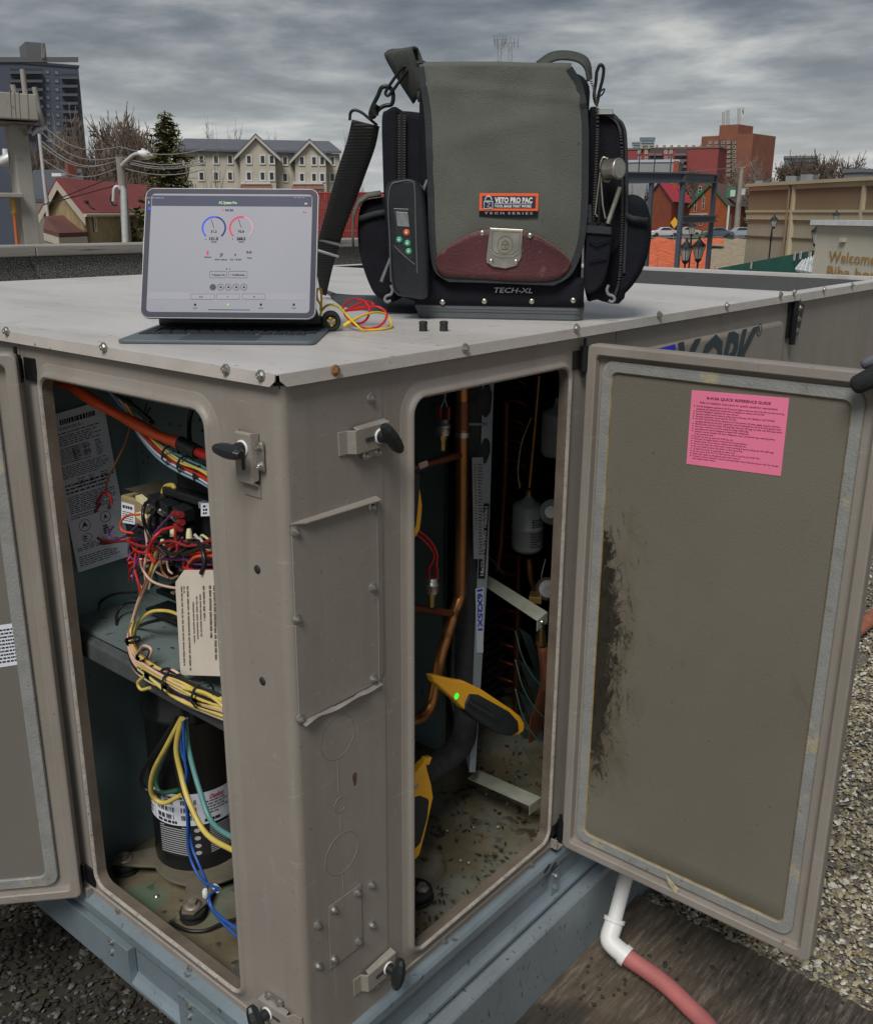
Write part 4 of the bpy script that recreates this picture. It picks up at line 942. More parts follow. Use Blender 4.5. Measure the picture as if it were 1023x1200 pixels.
# ================================================================ COMPRESSOR AND FLOOR OF THE LEFT COMPARTMENT
FZ = -1.03
cc_ = V((-.520, .200, 0)); rc = .083
comp = obj('compressor', MB().lathe(cc_+V((0, 0, -1.003)), (0, 0, 1), [(0, rc), (.012, rc+.001), (.02, rc), (.30, rc), (.305, rc+.004), (.315, rc+.004), (.32, rc), (.36, rc*.98), (.40, rc*.86), (.425, rc*.60), (.435, rc*.3), (.437, 0)], 48), M('gloss_black_shell', (.010, .011, .012), .22, 0, .2, 20), hv)
bpn = MB()
arm = []
for a, c in ((-1, -1), (1, -1), (1, 1), (-1, 1)): arm.append((cc_.x+.112*a, cc_.y+.112*c))
ftc = [V((-.592, .078, 0)), V((-.385, .082, 0)), V((-.395, .31, 0)), V((-.60, .31, 0))]
ring = []
k = 48; cen = V((-.49, .195, 0))
for i in range(k):
    a = i/k*6.2832; d = V((math.cos(a), math.sin(a), 0)); r_ = .100
    for f_ in ftc:
        df = (f_-cen); an = d.angle(df.normalized())
        r_ = max(r_, (df.length+.022)*math.exp(-(an/.26)**4) if an < .5 else 0)
    ring.append(cen+d*r_)
bpn.prism([V((p.x, p.y, -1.009)) for p in ring], (0, 0, .006)); obj('compressor_base_plate', bpn, dirty_metal, comp, bevel=.002)
for f_ in ftc:
    g = MB().lathe((f_.x, f_.y, FZ), (0, 0, 1), [(0, .022), (.004, .024), (.010, .019), (.014, .024), (.020, .022)], 20); go = obj('rubber_foot', g, black_rub, comp)
    g = MB().lathe((f_.x, f_.y, -1.003), (0, 0, 1), [(0, .016), (.002, .016), (.003, .010)], 20); g.prism([V((f_.x+.0085*math.cos(R(60*i)), f_.y+.0085*math.sin(R(60*i)), -1.001)) for i in range(6)], (0, 0, .008)); obj('foot_bolt', g, M('dusty_bolt', (.26, .235, .19), .5, .5, .3, 60), comp)
def cyl_label(a0, a1, z0, z1, nm, mat, par, tilt=0, n=24, r=.0006):
    rows = []
    for j in range(2):
        rows.append([cc_+V((math.cos(R(a0+(a1-a0)*i/n))*(rc+r), math.sin(R(a0+(a1-a0)*i/n))*(rc+r), (z0 if j == 0 else z1)+tilt*i/n)) for i in range(n+1)])
    return obj(nm, MB().grid(rows), mat, par)
# angles as seen from the camera: towards camera is about -35 degrees
lab = cyl_label(-98, 45, -.905, -.838, 'compressor_label', paper_w, comp, tilt=.0)
lab2 = cyl_label(-122, -99, -.905, -.838, 'side_label', paper_w, comp)
def tfc(z0, z1, a0, a1, r=.0012):
    return lambda p: cc_+V((math.cos(R(a0+(a1-a0)*p[0]))*(rc+r), math.sin(R(a0+(a1-a0)*p[0]))*(rc+r), z0+(z1-z0)*p[1]))
t_ = tfc(-.905, -.838, -98, 45); tx = MB()
def bars(mb, tf, u0, u1, v0, v1, n):
    u = u0; st_ = (u1-u0)/n
    for i in range(n):
        if random.random() < .75: mb.add([tf(p) for p in ((u, v0), (u+st_*random.uniform(.25, .8), v0), (u+st_*.6, v1), (u, v1))], [(0, 1, 2, 3)])
        u += st_
for v in (.66, .42, .18):
    bars(tx, t_, .05, .24, v, v+.15, 26); bars(tx, t_, .30, .44, v, v+.15, 18)
scribble(tx, t_ and None, .05, .44, .83, .92, 1, tf=t_, word=.08, fill=.6)
scribble(tx, None, .05, .40, .03, .14, 1, tf=t_, word=.1, fill=.8); scribble(tx, None, .50, .74, .30, .75, 5, tf=t_, word=.1, fill=.4); scribble(tx, None, .50, .70, .05, .18, 1, tf=t_, word=.2, fill=.7)
obj('label_print', tx, ink, lab)
tx = MB(); text(tx, None, 'Danfoss', .555, .70, .76, .90, bold=.02, shear=.4, tf=t_); obj('maker_print', tx, ink_red, lab)
tx = MB(); scribble(tx, None, .2, .9, .1, .8, 5, tf=tfc(-.905, -.838, -122, -99), word=.3, fill=.5); obj('label_print', tx, ink, lab2)
lab3 = cyl_label(-92, 45, -.972, -.908, 'warning_label', M('black_label', (.02, .02, .022), .4, 0, .1), comp, r=.0004); tx = MB(); t3 = tfc(-.972, -.908, -92, 45, .0009)
for k_ in range(13):
    for sx, s0 in ((.02, 0), (.52, .3)):
        pts = [(sx+.30*i/14, .04+k_*.075+.05*math.sin(i/14*3.14+s0)) for i in range(15)]
        pts = [p for p in pts if p[1] < .97]
        for a_, c_2 in zip(pts, pts[1:]): tx.add([t3(p) for p in (a_, c_2, (c_2[0], c_2[1]+.032), (a_[0], a_[1]+.032))], [(0, 1, 2, 3)])
for v in (.82, .56, .30, .06): tx.add([t3((.405+.03*math.cos(a), v+.06+.07*math.sin(a))) for a in [i*.785 for i in range(8)]], [tuple(range(8))])
obj('label_print', tx, M('pale_print', (.42, .43, .44), .6, 0, .1), lab3)
# wires that hang over the compressor
H = [('yellow', .0044, ((213, 842, .06), (197, 872, .06), (180, 905, .07), (178, 930, .08), (192, 941, .09), (212, 932, .10))),
     ('black', .0044, ((208, 842, .07), (190, 870, .07), (168, 905, .09), (170, 924, .1), (190, 930, .11))),
     ('green', .0044, ((211, 842, .08), (195, 880, .09), (184, 910, .1), (188, 928, .10), (210, 926, .11))),
     ('yellow', .0046, ((214, 842, .05), (207, 875, .05), (212, 905, .05), (222, 940, .04), (243, 978, .035), (280, 1000, .03))),
     ('black', .0044, ((211, 845, .07), (206, 880, .07), (214, 925, .07), (232, 962, .06), (250, 985, .05))),
     ('teal', .0044, ((218, 842, .06), (222, 880, .06), (234, 925, .05), (250, 965, .04), (285, 988, .03))),
     ('blue', .0025, ((215, 845, .05), (217, 890, .05), (219, 905, .05), (217, 925, .05), (220, 960, .05), (222, 1000, .05), (236, 1030, .045), (256, 1041, .04))),
     ('blue', .0025, ((214, 845, .055), (213, 880, .055), (221, 905, .055), (218, 930, .055), (221, 955, .055), (225, 990, .055), (233, 1012, .05), (243, 1036, .05), (241, 1046, .05))),
     ('blue', .0027, ((256, 1041, .04), (246, 1050, .04), (250, 1066, .035), (266, 1080, .03), (285, 1092, .03))),
     ('blue', .0027, ((241, 1046, .05), (247, 1062, .045), (262, 1082, .035), (284, 1102, .03)))]
wires('hanging_wire', [(c, r, [PX(a, b2_, y=y) for a, b2_, y in pts]) for c, r, pts in H], hv, n=9)
for px, py, ax in ((254, 1041, (.9, 0, -.25)), (241, 1047, (0, 0, -1))):
    obj('wire_connector', MB().lathe(PX(px, py, y=.045), ax, [(-.008, .0035), (-.004, .0052), (.006, .0052), (.009, .003)], 12), white_pl, hv)
wires('loose_black_wire', [('black', .003, [V(p) for p in ((-.40, .045, -1.024), (-.36, .05, -1.022), (-.335, .07, -1.022), (-.325, .10, -1.020), (-.31, .13, -1.02))])], hv)
obj('floor_screw', MB().lathe((PX(184, 1052, z=FZ)), (0, 0, 1), [(0, .006), (.004, .005), (.006, .002)], 12), zinc, hv)

# ================================================================ INSIDE THE RIGHT COMPARTMENT (pipework)
def rx(pts, x=-.15): return [PX(a, b_, x=(q[0] if q else x)) for a, b_, *q in pts]
ex = []
riser = obj('copper_riser', MB().tube([*rx(((542, 440), (541, 600), (540, 690)), -.15)][:3]+smooth_path(rx(((540, 690), (539, 700), (534, 714), (516, 770), (511, 800)), -.15), 5)[1:]+smooth_path(rx(((511, 800), (505, 825), (494, 840), (478, 844), (450, 842)), -.15), 6)[1:], .0106, 18), copper, hv)
sl2 = MB(); sl2.tube(rx(((541.8, 470), (541.6, 503)), -.15), .0120, 18); obj('brazed_coupling', sl2, copper_dk, riser)
sl2 = MB(); sl2.tube(rx(((541.6, 506), (541.5, 512)), -.15), .0126, 18); obj('pipe_collar', sl2, zinc, riser)
obj('branch_pipe', MB().tube(rx(((538, 533), (510, 541), (470, 552)), -.15), .0070, 14), copper_dk, riser)
obj('branch_pipe', MB().tube(rx(((536, 720), (505, 715), (470, 710)), -.15), .0068, 14), copper_dk, riser)
obj('flare_nut', MB().tube(rx(((497, 543), (487, 547)), -.15), .0098, 6, smooth=False), zinc, riser)
def psw(px, py, x=-.14):
    c = PX(px, py, x=x); m = MB().lathe(c, (0, 0, 1), [(-.030, .0055), (-.012, .0055), (-.012, .0075), (-.004, .0075)], 6, smooth=False); o = obj('pressure_switch_stem', m, brass, hv)
    obj('pressure_switch', MB().lathe(c, (0, 0, 1), [(-.004, .011), (.010, .0115), (.011, .013), (.013, .013), (.014, .011), (.022, .0105), (.024, .008)], 20), zinc, o)
    for d in (-.0045, .0055): obj('spade_connector', MB().obox(c+V((d, d, .033)), (.0032, 0, 0), (0, .0026, 0), (0, 0, .010)), wire_mat('maroon'), o)
    return c
c1 = psw(519, 507); wires('sensor_wire', [('grey', .0011, [c1+V((.005, .005, .04)), c1+V((.0, .004, .058)), c1+V((-.004, 0, .08))]), ('grey', .0011, [c1+V((-.004, -.004, .04)), c1+V((.002, 0, .055)), c1+V((.008, .004, .085))])], hv)
c2 = psw(506, 692, -.14)
wires('sensor_wire', [('red', .0021, [c2+V((.005, .005, .04))]+rx(((512, 650), (505, 635), (490, 622), (476, 618)), -.13)), ('red', .0021, [c2+V((-.004, -.004, .04))]+rx(((509, 652), (503, 640), (488, 626), (474, 622)), -.135))], hv)
# insulated suction line
ins_ = obj('insulated_pipe', MB().tube(smooth_path([PX(554, 425, x=-.20), PX(552, 520, x=-.2), PX(549, 640, x=-.2), PX(547, 760, x=-.2), PX(546, 840, x=-.19), PX(541, 870, x=-.18), PX(522, 890, x=-.17), PX(500, 903, x=-.16), PX(470, 918, x=-.15)], 6), [.0245]*49, 20), foam, hv)
fm = MB()
fm.lathe(PX(560, 500, x=-.19), (0, 0, 1), [(.085, .018), (.06, .025), (.03, .023), (.006, .012), (-.004, .012), (-.030, .023), (-.045, .024), (-.075, .016)], 20); obj('pipe_wrap', fm, foam, ins_)
obj('cable_tie', MB().tube(rx(((548, 497), (570, 497)), -.145), .0028, 6), MC['grey_wire_sheath'], ins_)
frK = Fr((-.160, 0, 0), (0, 1, 0), (0, 0, 1), (1, 0, 0))
m, tf = sheet_px(frK, ((553, 536), (566, 536), (567, 655), (555, 655)), 0); pl_ = obj('pipe_label', m, M('grey_label', (.34, .35, .36), .6, 0, .1, 8), ins_)
tx = MB(); scribble(tx, None, .5, .9, .04, .95, 30, tf=tf, word=.5, fill=.35); scribble(tx, None, .15, .4, .3, .95, 26, tf=tf, word=.6, fill=.35); obj('label_print', tx, ink, pl_)
# air filters standing on edge
fx = -.172
fil = obj('air_filter', MB().prism([PX(566, 440, x=fx), PX(579, 438, x=fx), PX(572, 660, x=fx), PX(557, 905, x=fx), PX(550, 905, x=fx), PX(560, 660, x=fx)], (-.30, .285, 0)), M('pale_filter_card', (.36, .42, .44), .7, 0, .08, 10), hv)
frF = Fr((fx+.001, 0, 0), (0, 1, 0), (0, 0, 1), (1, 0, 0))
m, tf = sheet_px(frF, ((566, 590), (573, 590), (568, 678), (560, 678)), .0); bl2 = obj('black_size_strip', m, MC['black_label'], fil)
def tfv(tf): return lambda p: tf((1-p[1], p[0]))      # lettering that runs up the strip
tx = MB(); text(tx, None, '16x25x1 FILTERS 10x20x1', .04, .96, .25, .75, bold=.03, tf=tfv(tf)); obj('size_print', tx, white_pl, bl2)
m, tf = sheet_px(frF, ((557, 690), (567, 688), (566, 765), (559, 765)), .0); bl3 = obj('size_label', m, paper_w, fil)
tx = MB(); text(tx, None, '16X25X1', .35, .98, .2, .8, bold=.04, tf=lambda p: tf((p[1], 1-p[0]+.33))); obj('size_print', tx, ink_blue, bl3)
# brackets
galv = M('dusty_bracket', (.34, .36, .29), .5, .2, .15, 30, .2, 120)
def bracket(a0, a1, b0, b1):
    # a0/a1 back corners, b0/b1 front corners (surveyed)
    m = MB(); d = V((0, 0, -.0015)); m.prism([a0, a1, b1, b0], d); m.prism([b0, b1, b1+V((0, 0, -.022)), b0+V((0, 0, -.022))], V((.0015, 0, 0))); o = obj('support_bracket', m, galv, hv); return o
bk = bracket(PX(557, 679, x=-.235), PX(567, 671, x=-.235), PX(629, 727, x=-.07), PX(641, 717, x=-.07))
obj('bracket_screw', MB().lathe(PX(635, 729, x=-.068), (1, 0, 0), [(0, .005), (.003, .004)], 10), zinc, bk)
bracket(PX(548, 912, x=-.21), PX(560, 902, x=-.21), PX(620, 944, x=-.06), PX(633, 934, x=-.06))
# coil: return bends and header, dark fins
for i in range(19):
    z_ = -.09-.048*i; c = PX(598, 600, x=-.42); p = V((-.42, c.y, z_))
    m = MB().tube([p+V((-.05, .0, .0)), p, p+V((.018, .008, -.004)), p+V((.026, .014, -.012)), p+V((.018, .02, -.02)), p+V((0, .022, -.024)), p+V((-.05, .022, -.024))], .0048, 8)
    obj('return_bend', m, M('dull_red_copper', (.30, .07, .05), .4, .6, .2, 20), hv)
m = MB()
for i in range(40): m.box((-.56, .98, -1.0+.024*i), (-.44, 1.10, -.996+.024*i+.012))
obj('coil_end_plate', m, M('coil_plate', (.05, .065, .065), .5, .4, .2, 20), hv, kind='stuff')
obj('copper_header', MB().tube(rx(((594, 470), (592, 560), (587, 640), (583, 668)), -.34), .0085, 12), copper_dk, hv)
obj('copper_header', MB().tube(rx(((608, 650), (606, 760), (604, 890)), -.34), .0085, 12), copper_dk, hv)
obj('liquid_line', MB().tube(rx(((632, 440), (627, 500), (620, 575)), -.22), .0062, 12), copper, hv)
wires('capillary_tube', [('cream', .0014, rx(((622, 490), (611, 520), (607, 550), (609, 572)), -.24)), ('grey', .0013, rx(((639, 655), (634, 680), (640, 700)), -.18)), ('grey', .0013, rx(((570, 650), (580, 660), (590, 672)), -.3))], hv)
# filter drier
drier_m = M('grey_drier_paint', (.34, .375, .38), .45, .1, .08, 20)
def drier(px, py, x, r, h, nm='filter_drier'):
    c = PX(px, py, x=x); o = obj(nm, MB().lathe(c, (0, 0, 1), [(-h*.5-.006, r*.35), (-h*.5-.003, r*.8), (-h*.5+.006, r), (-.003, r), (-.002, r*1.04), (.002, r*1.04), (.003, r), (h*.5-.006, r), (h*.5, r*.95), (h*.5+.012, r*.3), (h*.5+.022, r*.2), (h*.5+.03, r*.2)], 32), drier_m, hv)
    tx = MB()
    def tf(p): a = R(-75+75*p[0]); return c+V((math.cos(a)*(r+.0008), math.sin(a)*(r+.0008), -h*.42+h*.85*p[1]))
    scribble(tx, None, .40, 1.0, .05, .45, 6, tf=tf, word=.12, fill=.4); scribble(tx, None, .45, 1.0, .56, .8, 4, tf=tf, word=.12, fill=.5); tx.add([tf(p) for p in ((.48, .72), (.52, .78), (.56, .72), (.53, .72), (.53, .86), (.51, .86), (.51, .72))][:3], [(0, 1, 2)])
    obj('drier_print', tx, ink, o); return o
drier(618.5, 617, -.21, .0330, .098)
drier(652, 508, -.16, .0300, .085)
obj('brass_joint', MB().tube(rx(((620, 574), (620, 584)), -.21), .0085, 12), brass, hv)
obj('expansion_line', MB().tube(smooth_path(rx(((620, 655), (621, 675), (626, 690), (632, 702)), -.2), 5), .0065, 12), copper, hv)
xv = obj('expansion_valve', MB().lathe(PX(641, 690, x=-.15), (.5, -.6, .3), [(-.008, .016), (-.004, .024), (.004, .024), (.006, .018), (.010, .018)], 24), zinc, hv)
obj('valve_body', MB().obox(PX(628, 700, x=-.16), (.012, .006, 0), (-.006, .012, .002), (0, 0, .007)), brass, xv, bevel=.001)
obj('sensor_bulb', MB().lathe(PX(647, 600, x=-.14), (.3, -.6, .2), [(-.01, .026), (0, .026), (.004, .02), (.014, .015), (.03, .012)], 20), drier_m, hv)
obj('distributor', MB().lathe(PX(634, 745, x=-.2), (0, 0, -1), [(-.03, .006), (-.02, .009), (0, .012), (.02, .014)], 14), brass, hv)
rnd = random.Random(2); W_ = []
for i in range(7): W_.append(('brown', .0030, [PX(630+i*1.6, 752, x=-.2), PX(634+i*1.5, 800, x=-.2+.01*i), PX(630+i*3-9, 850, x=-.25), PX(622+i*2, 900, x=-.3)]))
wires('distributor_tube', W_, hv)
W_ = []
for i in range(7):
    y0 = 740+i*34; W_.append(('teal', .0014, rx(((604, y0), (612, y0+30), (624, y0+52), (640, y0+70)), -.16)))
wires('thin_tube', W_, hv)
# baffle behind the tubes, partly covering
m = MB()
for i in range(5):
    y0 = 735+i*38; m.prism([PX(608, y0, x=-.30), PX(622, y0+10, x=-.28), PX(640, y0+60, x=-.24), PX(630, y0+58, x=-.26)], (-.004, .002, 0))
obj('torn_foil_liner', m, M('foil_liner', (.06, .09, .09), .35, .4, .3, 20), hv, kind='stuff')
# stamped dome and rubber grommet on the floor, debris
dm = PX(497, 1000, z=FZ)
dome = MB().lathe((-.175, .445, FZ-.002), (0, 0, 1), [(0, .062), (.018, .056), (.026, .048), (.030, .034), (.031, 0)], 32); obj('stamped_floor_dome', dome, dirt_floor, hv)
gr = MB().lathe((-.115, .378, FZ), (0, 0, 1), [(0, .030), (.004, .034), (.010, .024), (.014, .032), (.021, .031), (.023, .018)], 24); gg = obj('rubber_grommet', gr, black_rub, hv)
obj('grommet_bolt', MB().lathe((-.105, .385, FZ+.022), (0, 0, 1), [(0, .013), (.003, .013), (.0035, .009), (.010, .008)], 6), MC['dusty_bolt'], gg)
obj('pipe_saddle', MB().box((-.45, .66, FZ), (-.36, .70, FZ+.04)), teal_in, hv, bevel=.008)
db = MB(); rnd = random.Random(9)
for i in range(420):
    x, y = rnd.uniform(-.30, -.006), rnd.uniform(.24, .95)
    if i % 4 == 0: x, y = rnd.uniform(-.10, -.01), rnd.uniform(.26, .60)
    a = rnd.uniform(0, 6.28); l_ = rnd.uniform(.002, .009); w2 = l_*rnd.uniform(.15, .5)
    p = V((x, y, FZ+.006)); d = V((math.cos(a), math.sin(a), 0)); n3 = V((-d.y, d.x, .2)); db.add([p-d*l_, p+n3*w2, p+d*l_+V((0, 0, .002)), p-n3*w2], [(0, 1, 2, 3)])
obj('leaf_debris', db, M('dark_leaf_debris', (.028, .020, .012), .9, 0, .5, 80), hv, kind='stuff')
db = MB()
for i in range(9): db.lathe(V((rnd.uniform(-.22, -.02), rnd.uniform(.45, .9), FZ+.006)), (rnd.random(), rnd.random(), .5), [(-.003, .0001), (0, .0035), (.003, .0001)], 5)
obj('pale_grit', db, M('pale_grit', (.36, .36, .30), .8, 0, .3, 60), hv, kind='stuff')

# ================================================================ ORANGE PIPE-CLAMP PROBES
org = M('orange_yellow_plastic', (1.0, .50, .03), .35, 0, .04, 20)
grip = M('dark_grip_rubber', (.020, .024, .028), .55, 0, .15, 60, .1, 300)
def probe(x, body, insert, label, jaw=None, led=None, thick=.024, screwp=None, dirn=1, extra=None):
    cpt = PX(*body[0], x=x); t0 = thing('pipe_clamp_probe', cpt, label, 'clamp probe', 'orange pipe-clamp probes')
    pts = [PX(*p, x=x) for p in body]
    obj('clamp_arm', MB().prism([p+V((-thick*.35, 0, 0)) for p in pts], (thick*.7, 0, 0)), org, t0, bevel=.0035, seg=3)
    if insert:
        g = obj('grip', MB().prism([PX(*p, x=x)+V((-thick*.5, 0, 0)) for p in insert], (thick, 0, 0)), grip, t0, bevel=.0048, seg=3)
        if extra: extra(g)
    if led: obj('green_indicator', MB().lathe(PX(*led, x=x+thick*.36), (1, 0, 0), [(0, .0056), (.0012, .0050), (.0016, .002)], 20), M('green_led', (.02, .85, .06), .4, 0, 0, emit=.8), t0)
    if screwp: obj('pivot_screw', MB().lathe(PX(*screwp, x=x+thick*.36), (1, 0, 0), [(0, .0045), (.0014, .004), (.0014, .002)], 14), zinc, t0)
    if jaw: obj('jaw', MB().prism([PX(*p, x=x-.012)+V((-.006, 0, 0)) for p in jaw], (.012, 0, 0)), org, t0, bevel=.002)
    return t0
def gl_(g):
    f = Fr(PX(548, 822, x=-.0755+.0), PX(590, 848, x=-.0755)-PX(548, 822, x=-.0755), V((0, 0, 1)), (1, 0, 0))
    e1 = (PX(587, 845, x=-.0755)-PX(547, 822, x=-.0755)); L_ = e1.length; e1.normalize(); e2 = V((0, -e1.z, e1.y)); o = PX(547, 824, x=-.0755)+V((.0008, 0, 0))
    m = MB(); ring = [o+e1*u+e2*v for u, v in rr(0, -.002, L_*.72, .010, .004, 5)]; m.tube(ring+[ring[0]], .0007, 5, False); obj('raised_outline', m, grip, g)
    m = MB(); fr_ = Fr(o, e1, e2, (1, 0, 0)); text(m, fr_, 'fieldpiece', .004, L_*.68, .001, .0075, .0004, bold=.02); obj('embossed_name', m, M('embossed_grey', (.045, .05, .055), .5, 0, .1), g)
    obj('button', MB().lathe(PX(582, 847, x=-.075), (1, 0, 0), [(0, .003), (.001, .003)], 12), black_pl, g)
probe(-.09, ((502, 790), (508, 790), (528, 795), (541, 797), (560, 806), (596, 830), (606, 838), (611, 846), (610, 855), (604, 860), (592, 860), (560, 846), (538, 828), (528, 818), (505, 798)),
      ((545, 811), (556, 812), (592, 832), (602, 843), (603, 855), (594, 861), (578, 858), (548, 838), (540, 830), (540, 822)),
      'orange and black clamp probe with a green dot, hanging diagonally on the copper pipe', led=(535, 816), extra=gl_)
probe(-.095, ((470, 905), (484, 903), (496, 890), (497, 900), (502, 918), (504, 932), (496, 968), (488, 1000), (482, 1006), (470, 1004), (470, 960)),
      ((468, 935), (488, 930), (498, 934), (496, 955), (488, 985), (480, 994), (468, 994)), 'orange clamp probe under the bend of the black insulated pipe', screwp=(488, 921), jaw=((494, 893), (497, 887), (504, 886), (500, 896)))
probe(-.105, ((470, 575), (488, 570), (491, 590), (490, 605), (488, 620), (482, 630), (470, 634)), ((468, 552), (486, 552), (487, 565), (484, 600), (482, 618), (468, 622)),
      'orange edged probe clipped near the upper valve, half hidden behind the opening edge')

# ================================================================ TABLET ON ITS KEYBOARD
ka = V((-.3669, .0207, 0)); ke = V((.77918, .62680, 0)); kn = V((-.62680, .77918, 0))
frKb = Fr(ka, ke, kn, (0, 0, 1))                # u along the front edge, v away, w up
tabt = thing('tablet_computer', ka+ke*.14+kn*.08, 'tablet showing two round gauges, standing on its dark keyboard at the lid corner', 'tablet')
slate = M('slate_keyboard_cover', (.10, .125, .14), .38, 0, .08, 30, .1, 500)
keym = M('key_black', (.020, .024, .028), .6, 0, .1, 60)
m = MB(); m.loops([[frKb(u, v, h) for u, v in rr(d, d, .281-d, .205-d, .010, 5)] for h, d in ((.0006, .001), (.0016, 0), (.0044, 0), (.0055, .001))], close=True)
kb = obj('keyboard', m, slate, tabt)
kmesh = MB(); kmesh.box((-.0078, -.0072, 0), (.0078, .0072, .0016)); kme = bpy.data.meshes.new('key'); kme.from_pydata(kmesh.v, [], kmesh.f); kme.materials.append(keym)
def key(u, v, sx=1, sy=1):
    sx *= .93
    o = bpy.data.objects.new('key', kme); COL.objects.link(o); o.parent = kb; o.location = frKb(u, v, .0054)-wloc(kb); o.rotation_euler = (0, 0, math.atan2(ke.y, ke.x)); o.scale = (sx, sy, 1)
for r_ in range(6):
    n_k = (14, 14, 14, 13, 12, 7)[r_]; v = .168-.0178*r_
    if r_ < 5:
        for i in range(n_k):
            wd = (.281-.016)/n_k; key(.008+wd*(i+.5), v, (wd-.0028)/.0156, 1)
    else:
        u = .008
        for wu in (.017, .017, .017, .022, .105, .022, .017, .017, .017): key(u+wu/2, v, (wu-.0028)/.0156, 1); u += wu
tp = MB(); tp.loops([[frKb(u, v, .0057) for u, v in rr(.085, .008, .196, .066, .004, 4)], [frKb(u, v, .0058) for u, v in rr(.0856, .0086, .1954, .0654, .004, 4)]], close=True); obj('trackpad', tp, M('trackpad', (.055, .066, .074), .35, 0, .05), kb)
hg = MB(); hg.tube([frKb(.012, .178, .014), frKb(.269, .178, .014)], .0095, 16); obj('hinge', hg, black_pl, kb)
hg = MB(); hg.prism([frKb(.012, .176, .010), frKb(.269, .176, .010), frKb(.262, .125, .060), frKb(.019, .125, .060)], frKb.v*.003); obj('stand_flap', hg, slate, kb)
# tablet body
tb0 = ka+ke*.1371+kn*.100+V((0, 0, .0262)); th = .2055; tw = .266
tup = (kn*.080+V((0, 0, .1855))).normalized(); tnm = ke.cross(tup).normalized()   # faces the camera side
if tnm.dot(CAM-tb0) < 0: tnm = -tnm
frS = Fr(tb0-ke*tw/2, ke, tup, tnm)
m = MB(); m.loops([[frS(u, v, h) for u, v in rr(d, d, tw-d, th-d, .0135, 8)] for h, d in ((-.0062, .0025), (-.0045, 0), (-.0006, 0), (0, .0006))], close=True)
tby = obj('tablet', m, M('aluminium_edge', (.34, .345, .36), .45, .6, .05), tabt)
m = MB(); r0 = [frS(u, v, .0003) for u, v in rr(.0012, .0012, tw-.0012, th-.0012, .0125, 8)]; m.add(r0, [tuple(range(len(r0)))]); obj('bezel', m, M('screen_glass_bezel', (.030, .031, .055), .45, 0, .05, spec=.2), tby)
scr = M('lit_screen', (.215, .22, .26), .35, 0, .02, 3, emit=.12, spec=.2)
bz = .0095; SW, SH = tw-2*bz, th-2*bz
m = MB(); r0 = [frS(u, v, .0005) for u, v in rr(bz, bz, tw-bz, th-bz, .006, 6)]; m.add(r0, [tuple(range(len(r0)))]); sc = obj('screen', m, scr, tby)
def scp(px, py): u, v = frS.px(px, py, .0007); return u, v
bar = M('screen_dark_bar', (.055, .06, .10), .5, 0, .02, emit=.06, spec=.2)
u0, v0 = scp(172, 241); m = MB(); m.prism([frS(u, v, .0006) for u, v in ((bz+.001, v0), (tw-bz-.001, v0), (tw-bz-.001, th-bz-.003), (bz+.001, th-bz-.003))], tnm*.0002); obj('title_bar', m, bar, sc)
low = M('screen_grey_bar', (.175, .18, .22), .4, 0, .02, emit=.09)
va = scp(268, 343)[1]; vb_ = scp(268, 351)[1]; m = MB(); m.add([frS(u, v, .0007) for u, v in ((bz+.001, vb_), (tw-bz-.001, vb_), (tw-bz-.001, va), (bz+.001, va))], [(0, 1, 2, 3)]); obj('button_bar', m, low, sc)
sink = M('screen_text', (.03, .03, .045), .9, 0, 0, spec=0); sblue = M('screen_blue', (.03, .07, .50), .7, 0, 0, emit=.3); sblue2 = M('screen_navy', (.02, .025, .16), .7, 0, 0, emit=.1)
sred = M('screen_red', (.50, .03, .08), .7, 0, 0, emit=.3); sred2 = M('screen_maroon', (.20, .02, .07), .3, 0, 0, emit=.2); sgrn = M('screen_green', (.10, .32, .04), .3, 0, 0, emit=.25)
def st(txt, px, py, wpx, hpx, mat=sink, nm='screen_print', bold=.02):
    u, v = scp(px, py); u2, v2 = scp(px+wpx, py-hpx); m = MB(); text(m, frS, txt, u, u2, v, v+(v2-v if v2 > v else .003), .0009, bold=bold); return obj(nm, m, mat, sc)
def arc(cx_, cy_, rad, a0, a1, mat, th_=1.9):
    u, v = scp(cx_, cy_); k = abs(scp(cx_+10, cy_)[0]-u)/10
    m = MB(); a_s = [R(a0+(a1-a0)*i/24) for i in range(25)]
    m.grid([[frS(u+k*r_*math.cos(a), v+k*r_*math.sin(a), .0009) for a in a_s] for r_ in (rad-th_, rad)], False); return obj('gauge_arc', m, mat, sc)
for gx, c1_, c2_, t1, t2 in ((251, sblue, sblue2, '31.2', '131.5'), (283, sred, sred2, '92.8', '268.2')):
    arc(gx, 267, 14.3, 228, 78, c1_); arc(gx, 267, 14.3, 78, -48, c2_)
    u, v = scp(gx, 267); u2, v2 = scp(gx-3.2, 257); m = MB(); m.tube([frS(u, v, .001), frS(u2, v2, .001)], .00035, 4); obj('gauge_needle', m, sink, sc)
    st(t1, gx-3.6, 272.5, 7, 2.6); st(t2, gx-5.4, 281.3, 10.5, 3.2, bold=.04); st('PSIG', gx-3, 284.2, 6, 1.4)
    st(str(0), gx-10.5, 281, 1, 1.5); st('-', gx+9.5, 281, 1.4, .4)
st('AC System Pro', 256.5, 239, 21.5, 3, sgrn); st('R410A', 264.5, 247.6, 9.5, 2.6); st('I', 261, 247.6, 1, 2.8, sred)
st('8', 242.3, 298.5, 2.6, 4.6, sred, bold=.05); st('Subcool', 239.8, 302, 8, 1.6); st('2F', 257.8, 300.5, 3.8, 3.6); st('OAT Indoor', 252, 305, 15, 1.6); st('+', 275, 300.5, 1.8, 3.6, bold=.06); st('Dt 19.2F', 270, 305, 13, 1.6)
